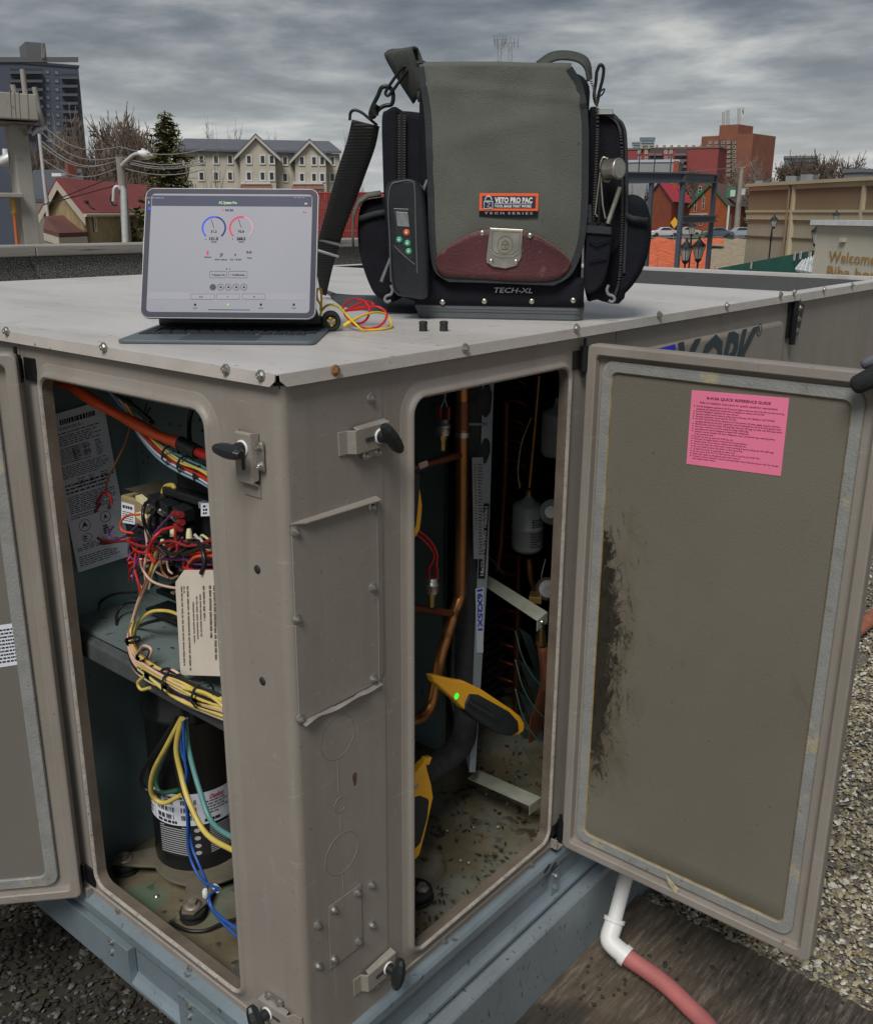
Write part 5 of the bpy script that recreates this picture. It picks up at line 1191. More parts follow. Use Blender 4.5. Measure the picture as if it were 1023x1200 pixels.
st('0-0', 289, 297, 6, 2.8, bold=.03); st('Total', 289.5, 303, 5.5, 1.6); st('6 : 1', 265, 316, 5, 1.8)
st('System On', 251, 323, 13, 1.9); st('Calibrate', 272.5, 323, 14.5, 1.9); st('♦'.replace('♦', '+'), 248.6, 323, 1.6, 2, bold=.05); st('+', 270, 323, 1.6, 2, sred, bold=.05)
def outline(x0, y0, x1, y1, rad=.001):
    a = scp(x0, y1); c = scp(x1, y0); m = MB(); p = [frS(u, v, .0009) for u, v in rr(a[0], a[1], c[0], c[1], rad, 3)]; m.tube(p+[p[0]], .00016, 4, False); obj('button_outline', m, sink, sc)
outline(246, 318, 266, 325.5); outline(268, 318, 290, 325.5)
for x0, x1 in ((224, 252), (254, 281), (284, 311)): outline(x0, 344.5, x1, 350.5)
for i, gx in enumerate((249.7, 258.8, 267.8, 277, 286)):
    u, v = scp(gx, 336.5); m = MB(); k = abs(scp(gx+10, 336.5)[0]-u)/10; rng = [frS(u+k*3.7*math.cos(a), v+k*3.7*math.sin(a), .0010) for a in [j*.35 for j in range(18)]]
    if i == 0: m.add(rng, [tuple(range(18))]); obj('round_button', m, bar, sc)
    else:
        m.tube(rng+[rng[0]], .0002, 4, False); m.add([frS(u+k*a, v+k*b_, .001) for a, b_ in ((-1.1, -1.1), (1.3, -.9), (1.1, 1.2), (-.6, .8))], [(0, 1, 2, 3)]); obj('round_button', m, sink, sc)
for txt, x in (('D-D', 234), ('+', 266), ('N', 297)): st(txt, x, 348.8, 4 if len(txt) > 1 else 2, 2)
for x, mt in ((190, low), (229, sink), (267.5, sgrn), (306, sink), (344.5, sink)):
    u, v = scp(x, 357); m = MB(); m.add([frS(u+a*.0016, v+b_*.0016, .0009) for a, b_ in ((-1, -1), (1, -1), (1, .6), (0, 1.3), (-1, .6))], [(0, 1, 2, 3, 4)]); obj('tab_icon', m, mt, sc)
    st('xxxx'.replace('xxxx', 'Tools') if x > 340 else 'Home', x-2.5, 361.5, 5, 1.1, mt)
u, v = scp(175.5, 244.5); m = MB(); m.add([frS(u+a*.0024, v+b_*.0026, .0009) for a, b_ in ((-1, -1), (1, -1), (1, .4), (.4, 1), (-1, 1))], [(0, 1, 2, 3, 4)]); obj('blue_icon', m, sblue, sc)
st('Aa', 355, 249.5, 4, 2, sred); st('8', 174, 239, 1.8, 3.4, MC['pale_print']); st('12:14 PM  Fri Nov 24', 172, 232.5, 20, 1.3, MC['pale_print']); st('o', 357, 239.5, 3.4, 2.6, white_pl); st('-- -- --', 345, 232, 12, 1, white_pl)
u, v = scp(244, 362.5); u2 = scp(293, 362.5)[0]; m = MB().tube([frS(u, v-.0005, .0009), frS(u2, v-.0005, .0009)], .0004, 5); obj('home_bar', m, sink, sc)
m = MB(); u, v = scp(166, 287); m.obox(frS(-.0002, v-.0, -.003), tup*.014, tnm*.002, ke*.0006); obj('pencil_slot', m, M('dark_blue_slot', (.02, .03, .08), .3, 0, .1), tby)

# ================================================================ TEST LEADS AND MAGNET
mg = PX(388, 376, z=.0155); mg.z = .0155; ax = (V((CAM.x, CAM.y, 0))-V((mg.x, mg.y, 0))).normalized()
ax2 = (ax+V((.15, -.1, -.05))).normalized()
mag = thing('magnetic_hanger', (mg.x, mg.y, 0), 'round black rubber magnet with a brass face beside the tablet', 'magnet')
obj('rubber_ring', MB().lathe(mg-ax2*.014, ax2, [(0, .0125), (.002, .0150), (.020, .0155), (.026, .0150), (.028, .0125), (.027, .0095), (.024, .009)], 28), black_rub, mag)
obj('brass_face', MB().lathe(mg+ax2*.008, ax2, [(0, .0092), (.003, .0088), (.0035, .004)], 24), M('gold_face', (.45, .28, .05), .25, .8, .3, 60), mag)
mm = MB(); aa = ax2.orthogonal().normalized(); bb = ax2.cross(aa)
for i in range(3): a = i*2.094; mm.obox(mg+ax2*.0125+(aa*math.cos(a)+bb*math.sin(a))*.0035, (aa*math.cos(a)+bb*math.sin(a))*.0038, (bb*math.cos(a)-aa*math.sin(a))*.0015, ax2*.001)
obj('screw_slot', mm, zinc, mag)
D0 = (mg-CAM).dot(fwd)
def ld(pts): return smooth_path([(lambda p: V((p.x, p.y, max(p.z, .0022))))(PX(a, b_, d=D0+q)) for a, b_, q in pts], 6)
yl = thing('yellow_test_lead', (mg.x+.05, mg.y+.05, 0), 'yellow test lead looped on the lid between tablet and tool bag', 'test lead')
obj('lead_wire', MB().tube(ld(((372, 390, 0), (371, 383, 0), (375, 371, .01), (377, 360, .02), (372, 350, .02), (372, 340, .02), (376, 339, .02), (377, 352, .03), (376, 364, .02), (383, 358, .01), (391, 357, 0), (400, 362, 0), (408, 371, 0), (416, 379, -.01), (424, 386, -.01), (432, 390, 0), (448, 388, .01), (457, 384, .03), (459, 379, .05), (454, 370, .06), (445, 366, .05), (434, 367, .03), (422, 371, .01), (414, 375, 0))), .0018, 8), M('bright_yellow_lead', (.72, .50, .02), .4, 0, .05), yl)
obj('lead_sleeve', MB().tube(ld(((420, 372, .01), (411, 377, 0), (403, 382, 0))), [.0022]*4+[.0030]*4+[.0034]*5, 10), MC['bright_yellow_lead'], yl)
rd = thing('red_test_lead', (mg.x+.06, mg.y+.06, 0), 'red test lead in loose loops on the lid beside the black magnet', 'test lead')
obj('lead_wire', MB().tube(ld(((401, 363, .03), (404, 357, .05), (411, 352, .06), (420, 351, .07), (428, 354, .06), (433, 362, .05), (431, 372, .03), (425, 378, .02), (416, 379, .01), (409, 374, .02), (404, 366, .03), (415, 359, .05), (428, 354, .07), (436, 355, .08), (437, 359, .07), (425, 362, .05), (404, 364, .03))), .0020, 8), M('bright_red_lead', (.62, .02, .03), .4, 0, .05), rd)
obj('lead_wire', MB().tube(ld(((404, 364, .03), (420, 361, .05), (438, 359, .07), (448, 362, .07), (453, 368, .06), (451, 376, .04), (443, 383, .02), (430, 385, .01), (418, 382, 0), (408, 376, 0))), .0020, 8), MC['bright_red_lead'], rd)
obj('lead_wire', MB().tube(ld(((368, 382, 0), (370, 376, .01), (372, 372, .02))), .0030, 8), MC['bright_red_lead'], rd)
for px, lab_ in ((496, 'small black rubber cap on the lid, left of the pair before the bag'), (520, 'small black rubber cap on the lid, right of the pair before the bag')):
    p = PX(px, 388, z=0); t0 = obj('rubber_cap', MB().lathe(p, (0, 0, 1), [(0, .0068), (.010, .0064), (.0125, .0070), (.015, .0068), (.016, .005)], 20), black_rub, label=lab_, category='cap')

# ================================================================ TOOL BAG
bo = V((-.2905, .5747, 0)); be = V((.8452, .5345, 0)); bn = V((-.5345, .8452, 0))
FB = Fr(bo, be, (0, 0, 1), bn)                  # u across the front, v up, w away from the camera
bag = thing('tool_bag', bo+be*.15+bn*.1, 'large olive and black canvas tool bag with maroon leather tip and metal clasp', 'tool bag')
nyl = M('black_nylon', (.0085, .0095, .0145), .85, 0, .35, 30, .9, 420, spec=.25)
olive = M('olive_canvas', (.118, .128, .108), .88, 0, .16, 9, .9, 600, speck=(.100, .109, .091), samt=.50, sscale=700)
overlay(olive, mul(olive, noise_mask(olive, 60, .70, .72), .8), (.03, .03, .025))
overlay(olive, mul(olive, noise_mask(olive, 5, .5, .68, (1, 1, .6)), .35), (.085, .088, .070))
bind = M('dark_grey_binding', (.024, .029, .032), .8, 0, .2, 60, .6, 500)
leath = M('maroon_leather', (.075, .018, .021), .55, 0, .30, 10, .6, 260, speck=(.13, .05, .045), samt=.62, sscale=50)
nickel = M('brushed_nickel', (.44, .425, .37), .34, .9, .12, 60)
def bpt(px, py, w_): u, v = FB.px(px, py, w_); return FB(u, v, w_)
def rbox(outline, w0, w1, e, k=4):              # soft-edged body from a (u, v) outline
    c = (sum(p[0] for p in outline)/len(outline), sum(p[1] for p in outline)/len(outline)); rings = []
    ex = max(abs(p[0]-c[0]) for p in outline); ey = max(abs(p[1]-c[1]) for p in outline)
    def ring(sh_, w_): return [FB(c[0]+(u-c[0])*(1-sh_/ex), c[1]+(v-c[1])*(1-sh_/ey), w_) for u, v in outline]
    for i in range(k+1): a = math.pi/2*i/k; rings.append(ring(e*(1-math.sin(a)), w0+e*(1-math.cos(a))))
    for i in range(k+1): a = math.pi/2*i/k; rings.append(ring(e*(1-math.cos(a)), w1-e+e*math.sin(a)))
    return MB().loops(rings, close=True, smooth=True)
def opx(pts, w_, k=4):                          # smooth closed outline from surveyed points
    q = [FB.px(a, b_, w_) for a, b_ in pts]; n = len(q); out_ = []
    for i in range(n):
        a, b_, c, d = (V((*q[(i+j-1) % n], 0)) for j in range(4))
        for j in range(k):
            t = j/k; p = .5*((2*b_)+(c-a)*t+(2*a-5*b_+4*c-d)*t*t+(3*b_-a-3*c+d)*t**3); out_.append((p.x, p.y))
    return out_
# moulded base tray
m = MB(); m.loops([[FB(u, w_, v) for u, w_ in rr(-.0+d, 0+d, .3016-d, .20-d, .018, 5)] for v, d in ((0, .006), (.003, .004), (.012, .003), (.013, .0015), (.0175, .001), (.018, 0), (.026, 0), (.027, .003))], close=True)
m.v = [bo+be*FB_.dot(be)+bn*0+V((0, 0, 0)) if False else FB_ for FB_ in m.v]
m2 = MB(); m2.loops([[bo+be*u+bn*w_+V((0, 0, v)) for u, w_ in rr(d, d, .3016-d, .20-d, .018, 5)] for v, d in ((0, .006), (.003, .004), (.012, .003), (.013, .0015), (.0175, .001), (.018, 0), (.026, 0), (.027, .003))], close=True)
obj('base_tray', m2, M('grey_rubber_tray', (.085, .10, .105), .6, 0, .08, 20, .2, 300), bag)
body = rbox(rr(.006, .022, .293, .404, .03, 5), .004, .195, .02); obj('main_body', body, nyl, bag)
m = MB(); m.grid([[FB(u, v, w_) for u in [.002+.2975*i/20 for i in range(21)]] for v, w_ in ((.024, -.001), (.04, -.002), (.06, -.001), (.075, .004))]); obj('front_skirt', m, nyl, bag, solid=.003)
rm = screw_mesh('rivet', .006, nickel)
rv = MB().lathe((0, 0, 0), (1, 0, 0), [(0, .0068), (.0015, .0066), (.003, .005), (.004, .002), (.0042, .0001)], 18); rme = bpy.data.meshes.new('rivet'); rme.from_pydata(rv.v, [], rv.f); rme.polygons.foreach_set('use_smooth', [True]*len(rv.f)); rme.materials.append(nickel)
for px, py in ((518.5, 354), (567.5, 353), (623, 353), (671.5, 352)): screw(bpt(px, py, -.003), -bn, bag, rme, .75, 'rivet')
# the flap
LE = [(526, 329), (513, 320), (508, 306), (505, 280), (503, 240), (502, 190), (500, 140), (496, 105), (491, 76)]
RE = [(650, 333), (666, 324), (676, 308), (684, 282), (688, 240), (689, 190), (688, 140), (682, 102), (669, 78)]
def lerp_tab(T, s):
    x = s*(len(T)-1); i = min(int(x), len(T)-2); f_ = x-i
    a = T[max(i-1, 0)]; b_ = T[i]; c = T[i+1]; d = T[min(i+2, len(T)-1)]
    g = lambda k: .5*((2*b_[k])+(c[k]-a[k])*f_+(2*a[k]-5*b_[k]+4*c[k]-d[k])*f_*f_+(3*b_[k]-a[k]-3*c[k]+d[k])*f_**3)
    return g(0), g(1)
def bulge(u, v):
    s = min(1, max(0, u/.29)); t = min(1, max(0, (v-.06)/.36))
    return -.0022*math.sin(v*38+u*16)*math.sin(u*24-v*9)-.0035*math.exp(-((v-.30-.22*(u-.08))/.012)**2)*max(0, math.sin(u*11))-.003*math.exp(-((u-.235+.12*(v-.2))/.010)**2)*max(0, math.sin((v-.08)*10))-.006-.012*(1-(2*s-1)**4)-.004*math.sin(t*3.1)-.0016*math.sin(u*46+v*19)*math.sin(v*31+2*s)-.0018*math.sin(v*85+u*30)*max(0, t-.72)*3-.0020*math.sin(u*70-v*22)*math.exp(-((v-.39)/.035)**2)-.003*math.exp(-((v-.372+.10*(u-.15))/.006)**2)*min(1, max(0, u/.08))-.0015*math.exp(-((u-.055)/.01)**2)*math.sin(v*24)-.0022*math.exp(-((u-.10-.3*(v-.15))/.018)**2)*math.sin(min(1, max(0, (v-.12)/.15))*3.14)
rows = []
for i in range(49):
    l_ = FB.px(*lerp_tab(LE, i/48), -.006); r_ = FB.px(*lerp_tab(RE, i/48), -.006)
    row = []
    for j in range(33): u = l_[0]*(1-j/32)+r_[0]*j/32; v = l_[1]*(1-j/32)+r_[1]*j/32; row.append(FB(u, v, bulge(u, v)))
    rows.append(row)
top = rows[-1]; e_ = []
for w_, dv in ((.004, .004), (.012, .0065), (.03, .008), (.07, .007), (.12, .004), (.16, -.004), (.185, -.02), (.19, -.06)):
    e_.append([V((p.x, p.y, p.z+dv))+bn*(w_+.006-.0*j) for j, p in enumerate(top)])
fl_ = obj('front_flap', MB().grid(rows+e_), olive, bag, solid=.0025)
edge = [r[0] for r in rows[::-1]][::1]+rows[0][1:-1]+[r[-1] for r in rows]
edge = edge[::1]
def flat_band(path, wid, thk, nrm):             # webbing that follows a path
    path = [V(p) for p in path]; A = []; B_ = []
    for i, p in enumerate(path):
        t = (path[min(i+1, len(path)-1)]-path[max(i-1, 0)]).normalized(); s = t.cross(nrm).normalized(); A.append(p+s*wid/2); B_.append(p-s*wid/2)
    return MB().grid([[a+nrm*thk, ] + [a-nrm*0] for a in A]) if False else MB().grid([[a-nrm*.0005, a+nrm*thk, b_+nrm*thk, b_-nrm*.0005] for a, b_ in zip(A, B_)], False)
inset = []
c_f = FB(.147, .23, -.02)
for p in edge: inset.append(p+(c_f-p).normalized()*.005)
obj('flap_binding', flat_band(inset, .0115, .0022, -bn), bind, fl_)
back_edge = [top[0]]+[r[0] for r in e_]; obj('flap_binding', flat_band(back_edge, .0115, .0022, V((0, 0, 1))), bind, fl_)
st_ = MB()
# stitched leather tip, lens shaped
lr = []
topc = [(511, 303), (524, 291), (540, 281), (556, 273), (575, 269), (592, 268), (612, 270), (630, 277), (645, 286), (658, 296), (668, 306)]
botc = [(511, 306), (513, 316), (520, 323), (533, 325), (560, 326), (590, 328), (615, 329), (640, 329), (655, 326), (664, 318), (669, 309)]
for k_ in range(9):
    row = []
    for j in range(31):
        a = FB.px(*lerp_tab(topc, j/30), -.012); b_ = FB.px(*lerp_tab(botc, j/30), -.012); f_ = k_/8
        u = a[0]*(1-f_)+b_[0]*f_; v = a[1]*(1-f_)+b_[1]*f_; row.append(FB(u, v, bulge(u, v)-.0028))
    lr.append(row)
lt = obj('leather_tip', MB().grid(lr), leath, fl_, solid=.002)
obj('leather_welt', MB().tube([p-bn*.0008 for p in lr[0]], .0011, 6), M('maroon_welt', (.20, .07, .05), .5, 0, .1), lt)
wtop = bulge(.15, .12)-.006
frQ = Fr(FB(0, 0, wtop), be, (0, 0, 1), -bn)
def qpx(px, py): return frQ.px(px, py)
q = [qpx(*p) for p in ((574, 267), (613, 269), (612, 284), (611, 301), (606, 311), (592, 314.5), (577, 312), (570, 307), (570, 300), (572, 284))]
cl_ = obj('clasp_plate', MB().prism([frQ(u, v, 0) for u, v in q], -bn*.0015), nickel, fl_, bevel=.0007)
q = [qpx(*p) for p in ((574.5, 268), (613, 270), (610, 296), (602, 301), (589, 302), (578, 299), (573, 293))]
cp2 = obj('clasp_cover', MB().prism([frQ(u, v, .0018) for u, v in q], -bn*.002), nickel, cl_, bevel=.001, seg=3)
q = [qpx(*p) for p in ((577.5, 271), (610, 272.5), (607.5, 293), (601, 297.5), (589, 298.5), (580, 296), (576, 291))]
m = MB(); p_l = [frQ(u, v, .0040) for u, v in q]; m.tube(p_l+[p_l[0]], .0005, 5, False); m.loops([[frQ(qpx(592, 287)[0]+r_*math.cos(a), qpx(592, 287)[1]+r_*1.1*math.sin(a), .0041) for a in [i*.26 for i in range(25)]] for r_ in (.0135, .0125)])
cq = qpx(592, 287); m.tube([frQ(cq[0]+.0045*math.cos(t_), cq[1]+.0015+.0055*math.sin(t_), .0043) for t_ in [i*.314 for i in range(11)]], .0006, 4); m.tube([frQ(cq[0]+a_, cq[1]+b2_, .0043) for a_, b2_ in ((-.006, .001), (-.0062, -.0075), (.0062, -.0075), (.006, .001), (-.006, .001))], .0006, 4); m.tube([frQ(cq[0]+a_, cq[1]+b2_, .0043) for a_, b2_ in ((-.002, 0), (.0025, -.001), (-.0015, -.005), (.004, -.0055))], .0006, 4); obj('clasp_emblem', m, M('dark_engraving', (.13, .12, .09), .5, .5, .1), cp2)
for px, py in ((575.5, 306), (604.5, 306.5)): screw(frQ(*qpx(px, py), .0018), -bn, cl_, rme, .62, 'rivet')
for px, py in ((565, 273), (621, 276)): screw(frQ(*qpx(px, py), -.0005), -bn, fl_, rme, .72, 'rivet')
# woven name patch
frP = Fr(FB(0, 0, bulge(.13, .19)-.0015), be, (0, 0, 1), -bn)
def ppx(*p): return frP.px(*p)
a, b_, c, d = ppx(562, 224), ppx(631, 229), ppx(630, 256), ppx(561.5, 252)
U0, U1 = (a[0]+d[0])/2, (b_[0]+c[0])/2; V1 = (a[1]+b_[1])/2; V0 = (c[1]+d[1])/2; VM = V0+(V1-V0)*.25
pt = obj('name_patch', MB().box((0, 0, 0), (0, 0, 0)) if False else MB().prism([frP(U0, VM, 0), frP(U1, VM, 0), frP(U1, V1, 0), frP(U0, V1, 0)], -bn*.0016), M('orange_patch_border', (.80, .12, .03), .7, 0, .05, 60), fl_, bevel=.0005)
e2_ = .0045; m = MB(); m.prism([frP(U0+e2_, VM+e2_, .0017), frP(U1-e2_, VM+e2_, .0017), frP(U1-e2_, V1-e2_, .0017), frP(U0+e2_, V1-e2_, .0017)], -bn*.0004); obj('patch_field', m, M('navy_patch', (.018, .022, .05), .7, 0, .1), pt)
frP2 = Fr(frP(0, 0, .0023), be, (0, 0, 1), -bn); W_ = U1-U0; Hh = V1-VM
m = MB(); text(m, frP2, 'VETO PRO PAC', U0+W_*.26, U1-W_*.10, VM+Hh*.47, V1-Hh*.24, 0, bold=.045); text(m, frP2, 'TOOL BAGS THAT WORK', U0+W_*.26, U1-W_*.11, VM+Hh*.20, VM+Hh*.34, 0, bold=.03)
m.add([frP2(U0+W_*a_, VM+Hh*b2_, 0) for a_, b2_ in ((.26, .395), (.89, .395), (.89, .42), (.26, .42))], [(0, 1, 2, 3)])
x0, y0 = U0+W_*.155, VM+Hh*.40; m.tube([frP2(x0+.0055*math.cos(t_), y0+.006+.0062*math.sin(t_), 0) for t_ in [i*.314 for i in range(11)]], .0009, 4); m.tube([frP2(x0-.007, y0+.004, 0), frP2(x0-.0075, y0-.008, 0), frP2(x0+.0075, y0-.008, 0), frP2(x0+.007, y0+.004, 0), frP2(x0-.007, y0+.004, 0)], .0009, 4); m.tube([frP2(x0-.003, y0+.002, 0), frP2(x0+.003, y0+.001, 0), frP2(x0-.002, y0-.005, 0), frP2(x0+.005, y0-.006, 0)], .0008, 4)
obj('patch_lettering', m, white_pl, pt)
m = MB().prism([frP(U0, V0, 0), frP(U1, V0, 0), frP(U1, VM-.0004, 0), frP(U0, VM-.0004, 0)], -bn*.001); p3 = obj('series_tab', m, nyl, fl_); m = MB(); text(m, frP2, 'T E C H  S E R I E S', U0+W_*.09, U1-W_*.09, V0+(VM-V0)*.42, V0+(VM-V0)*.80, -.0008, bold=.02); obj('series_lettering', m, M('grey_thread', (.34, .35, .37), .7, 0, .05), p3)
frN = Fr(FB(0, 0, -.006), be, (0, 0, 1), -bn); m = MB(); a = frN.px(579, 342); c = frN.px(624, 341); text(m, frN, 'TECH-XL', a[0], c[0], a[1]-.001, a[1]+.0075, 0, bold=.01, shear=.2); obj('model_lettering', m, MC['grey_thread'], bag)
# side organisers
def pocket(nm, pts, w0, w1, e, mat=nyl, par=bag): return obj(nm, rbox(opx(pts, w0), w0, w1, e), mat, par)
lt1 = pocket('side_pocket', ((452, 134), (462, 129), (497, 133), (503, 150), (507, 250), (507, 345), (480, 352), (456, 330), (450, 250), (449, 160)), .03, .17, .014)
pocket('side_pocket_lid', ((447, 136), (452, 129), (466, 130), (467, 200), (468, 330), (456, 322), (450, 250), (447, 170)), .02, .15, .008, par=lt1)
def zip_(pts, w_, par, r=.0016):
    path = smooth_path([bpt(a, b_, w_) for a, b_ in pts], 10); m = MB(); L_ = 0
    for p, q in zip(path, path[1:]):
        n_z = max(1, int((q-p).length/.0035))
        for i in range(n_z): c = p.lerp(q, (i+.5)/n_z); m.obox(c, (q-p).normalized()*.0011, be*.0022, bn*.0012)
    return obj('zip_teeth', m, M('zip_metal', (.075, .075, .072), .45, .5, .1), par, kind='stuff')
obj('zip_tape', MB().tube([bpt(471, a, .026) for a in (134, 200, 260, 320)], .0042, 8), black_pl, lt1); zip_(((468, 134), (468, 250), (469, 320)), .021, lt1); zip_(((474, 134), (474, 250), (475, 320)), .021, lt1)
rt1 = pocket('side_pocket', ((688, 134), (708, 129), (722, 134), (731, 150), (735, 190), (736, 260), (732, 350), (700, 352), (686, 345), (686, 250)), .03, .18, .014)
zip_(((713, 136), (724, 146), (728, 170), (729, 240), (726, 320), (720, 348)), .025, rt1); zip_(((688, 84), (697, 110), (700, 140), (698, 200), (695, 262)), .004, bag)
obj('zip_tape', MB().tube(smooth_path([bpt(a, b_, .028) for a, b_ in ((716, 136), (729, 146), (733, 170), (734, 240), (731, 320))], 6), .003, 8), bind, rt1)
obj('zip_pull', MB().obox(bpt(709, 131, .02), be*.013, (V((0, 0, 1))*.004+bn*.003), bn*.002), M('dull_pull', (.20, .20, .19), .5, .5, .1), rt1, bevel=.001)
lp = pocket('outer_pocket', ((417, 262), (422, 238), (440, 232), (458, 236), (462, 300), (462, 350), (450, 354), (436, 344), (424, 316), (418, 290)), .03, .17, .02)
m = MB(); rows = []
for w_, dy in ((.015, 4), (.02, 0), (.05, -1), (.10, 0), (.15, 4)):
    rows.append([bpt(a, b_+dy, w_) for a, b_ in ((413, 292), (412, 270), (413, 250), (420, 234), (432, 226), (446, 224))])
obj('pocket_lid', m.grid(rows), M('faded_olive_lid', (.105, .115, .10), .85, 0, .1, 20, .4, 500), lp, solid=.004)
obj('grey_webbing', MB().grid([[bpt(a, b_, .026) for a, b_ in ((421, 253), (430, 250), (440, 247), (453, 245))], [bpt(a, b_, .026) for a, b_ in ((421, 260), (430, 257), (440, 254), (453, 252))]]), bind, lp, solid=.002)
rp = pocket('outer_pocket', ((728, 236), (738, 228), (750, 230), (759, 240), (764, 265), (762, 290), (753, 318), (736, 342), (716, 354), (700, 349), (700, 310), (722, 280)), .03, .16, .018)
obj('grey_webbing', MB().grid([[bpt(a, b_, .022) for a, b_ in ((733, 249), (742, 253), (759, 255))], [bpt(a, b_, .022) for a, b_ in ((733, 256), (742, 260), (759, 261))]]), bind, rp, solid=.002)
for px, py, mir in ((456, 346, 1), (715, 346, -1)):
    obj('cord_hook', MB().tube(smooth_path([bpt(px+mir*a, py+b_, .0) for a, b_ in ((2, -12), (4, -6), (2, -1), (-3, 1), (-5, 5), (-2, 8), (2, 6))], 5), .0026, 8), MC['grey_wire_sheath'], lp if mir > 0 else rp)
# front right tool pocket with webbing loops
tpk = pocket('tool_pocket', ((688, 262), (716, 265), (716, 290), (708, 330), (690, 345), (684, 330), (686, 290)), -.005, .05, .006)
obj('grey_webbing', MB().prism([bpt(a, b_, -.009) for a, b_ in ((687, 264), (716, 266), (716, 275), (687, 273))], bn*.003), bind, tpk, bevel=.001)
obj('grey_webbing', MB().prism([bpt(a, b_, -.004) for a, b_ in ((688, 240), (693, 240), (693, 262), (688, 262))], bn*.003), bind, tpk, bevel=.001)
obj('pleat', MB().tube([bpt(690, 282, -.010), bpt(698, 285, -.012), bpt(714, 280, -.010)], .0015, 6), nyl, tpk); obj('pleat', MB().tube([bpt(690, 306, -.010), bpt(700, 302, -.012), bpt(710, 304, -.008)], .0015, 6), nyl, tpk)
# carry handle over the top, both ends in view
def band(A, B_, mat, nm, par=bag, solid=.004): 
    A = smooth_path(A, 5); B_ = smooth_path(B_, 5); rows = [[a.lerp(b2_, f_) for f_ in (0, .25, .5, .75, 1)] for a, b2_ in zip(A, B_)]
    return obj(nm, MB().grid(rows), mat, par, solid=solid)
hd = band([bpt(a, b_, w_) for a, b_, w_ in ((484, 122, .06), (466, 94, .05), (451, 67, .05), (453, 60, .06), (459, 57, .08))], [bpt(a, b_, w_) for a, b_, w_ in ((495, 104, .02), (488, 78, .015), (482, 58, .01), (485, 54, .02), (490, 56, .05))], M('olive_webbing', (.055, .062, .055), .85, 0, .2, 60, .7, 400), 'strap_anchor')
band([bpt(a, b_, w_) for a, b_, w_ in ((459, 57, .08), (470, 66, .08), (484, 90, .06), (492, 120, .03))], [bpt(a, b_, w_) for a, b_, w_ in ((490, 56, .05), (494, 66, .05), (498, 80, .04), (502, 110, .01))], MC['olive_webbing'], 'strap_anchor')
band([bpt(a, b_, w_) for a, b_, w_ in ((628, 72, .09), (645, 61, .09), (665, 59, .09), (684, 64, .09), (692, 74, .09), (694, 92, .09))], [bpt(a, b_, w_) for a, b_, w_ in ((636, 76, .05), (650, 69, .05), (664, 68, .05), (678, 71, .05), (687, 80, .05), (690, 95, .05))], MC['olive_webbing'], 'carry_handle')
# rings and carabiners
def loop_(pts, w_, r, nm, mat=black_steel, par=bag, close=True):
    p = smooth_path([bpt(a, b_, w_) for a, b_ in pts], 5); return obj(nm, MB().tube(p, r, 10), mat, par)
loop_(((479, 77), (472, 79), (460, 95), (452, 108), (455, 112), (462, 104), (475, 86), (481, 80), (479, 77)), .03, .0026, 'long_ring')
loop_(((454, 101), (447, 103), (443, 112), (437, 124), (434, 134), (438, 137), (444, 128), (451, 124), (459, 122), (461, 113), (459, 105), (454, 101)), .035, .0036, 'snap_hook')
loop_(((440, 136), (438, 128), (441, 122)), .03, .0065, 'snap_swivel')
loop_(((410, 141), (411, 132), (416, 129), (424, 132), (434, 140), (442, 147)), .045, .0026, 'strap_ring')
loop_(((699, 84), (703, 76), (707, 80), (706, 92), (702, 108), (699, 122), (696, 112), (698, 96), (699, 84)), .06, .0028, 'snap_hook'); loop_(((702, 108), (708, 104), (706, 110), (701, 114)), .06, .0014, 'small_ring')
# shoulder strap: ribbed webbing falling behind to the lid
sa = [(413, 140, .05), (407, 165, .08), (397, 195, .12), (387, 230, .17), (378, 262, .22), (371, 290, .27), (371, 315, .33), (376, 343, .40)]
sb = [(445, 148, .05), (440, 172, .08), (430, 200, .12), (418, 232, .17), (406, 262, .22), (398, 285, .27), (390, 312, .33), (383, 345, .40)]
ribm = M('ribbed_black_webbing', (.020, .021, .022), .75, 0, .1)
t = ribm.node_tree; wv = node(ribm, 'ShaderNodeTexWave'); wv.bands_direction = 'Z'; wv.inputs['Scale'].default_value = 62; tcn = node(ribm, 'ShaderNodeTexCoord'); t.links.new(tcn.outputs['Object'], wv.inputs['Vector'])
bp_ = node(ribm, 'ShaderNodeBump'); bp_.inputs['Strength'].default_value = .9; bp_.inputs['Distance'].default_value = .003; t.links.new(wv.outputs['Fac'], bp_.inputs['Height']); t.links.new(bp_.outputs[0], t.nodes['Principled BSDF'].inputs['Normal'])
stp = band([bpt(*p) for p in sa], [bpt(*p) for p in sb], ribm, 'shoulder_strap')
for y_, dx in ((283, 0), (296, -1)):
    obj('strap_slider', MB().tube([bpt(369+dx, y_-4, .25), bpt(402+dx-(y_-283)*.3, y_+5, .25)], .003, 8), MC['grey_wire_sheath'], stp)
def onlid(px, py, h): p = PX(px, py, z=h); return p
m = MB(); rows = []
for a, b_, c in (((383, 341), (388, 349), .004), ((395, 344), (400, 358), .012), ((415, 345.5), (418, 362), .014), ((440, 346), (445, 364), .014), ((470, 346.5), (478, 366), .014), ((500, 347), (505, 366), .012)):
    p = PX(*a, z=c); q = PX(*b_, z=.002); rows.append([p, p.lerp(q, .3)+V((0, 0, .006)), p.lerp(q, .7)+V((0, 0, .006)), q])
obj('strap_pad', MB().grid(rows), M('dark_grey_pad', (.055, .062, .068), .75, 0, .15, 20, .4, 300), stp, solid=.006)
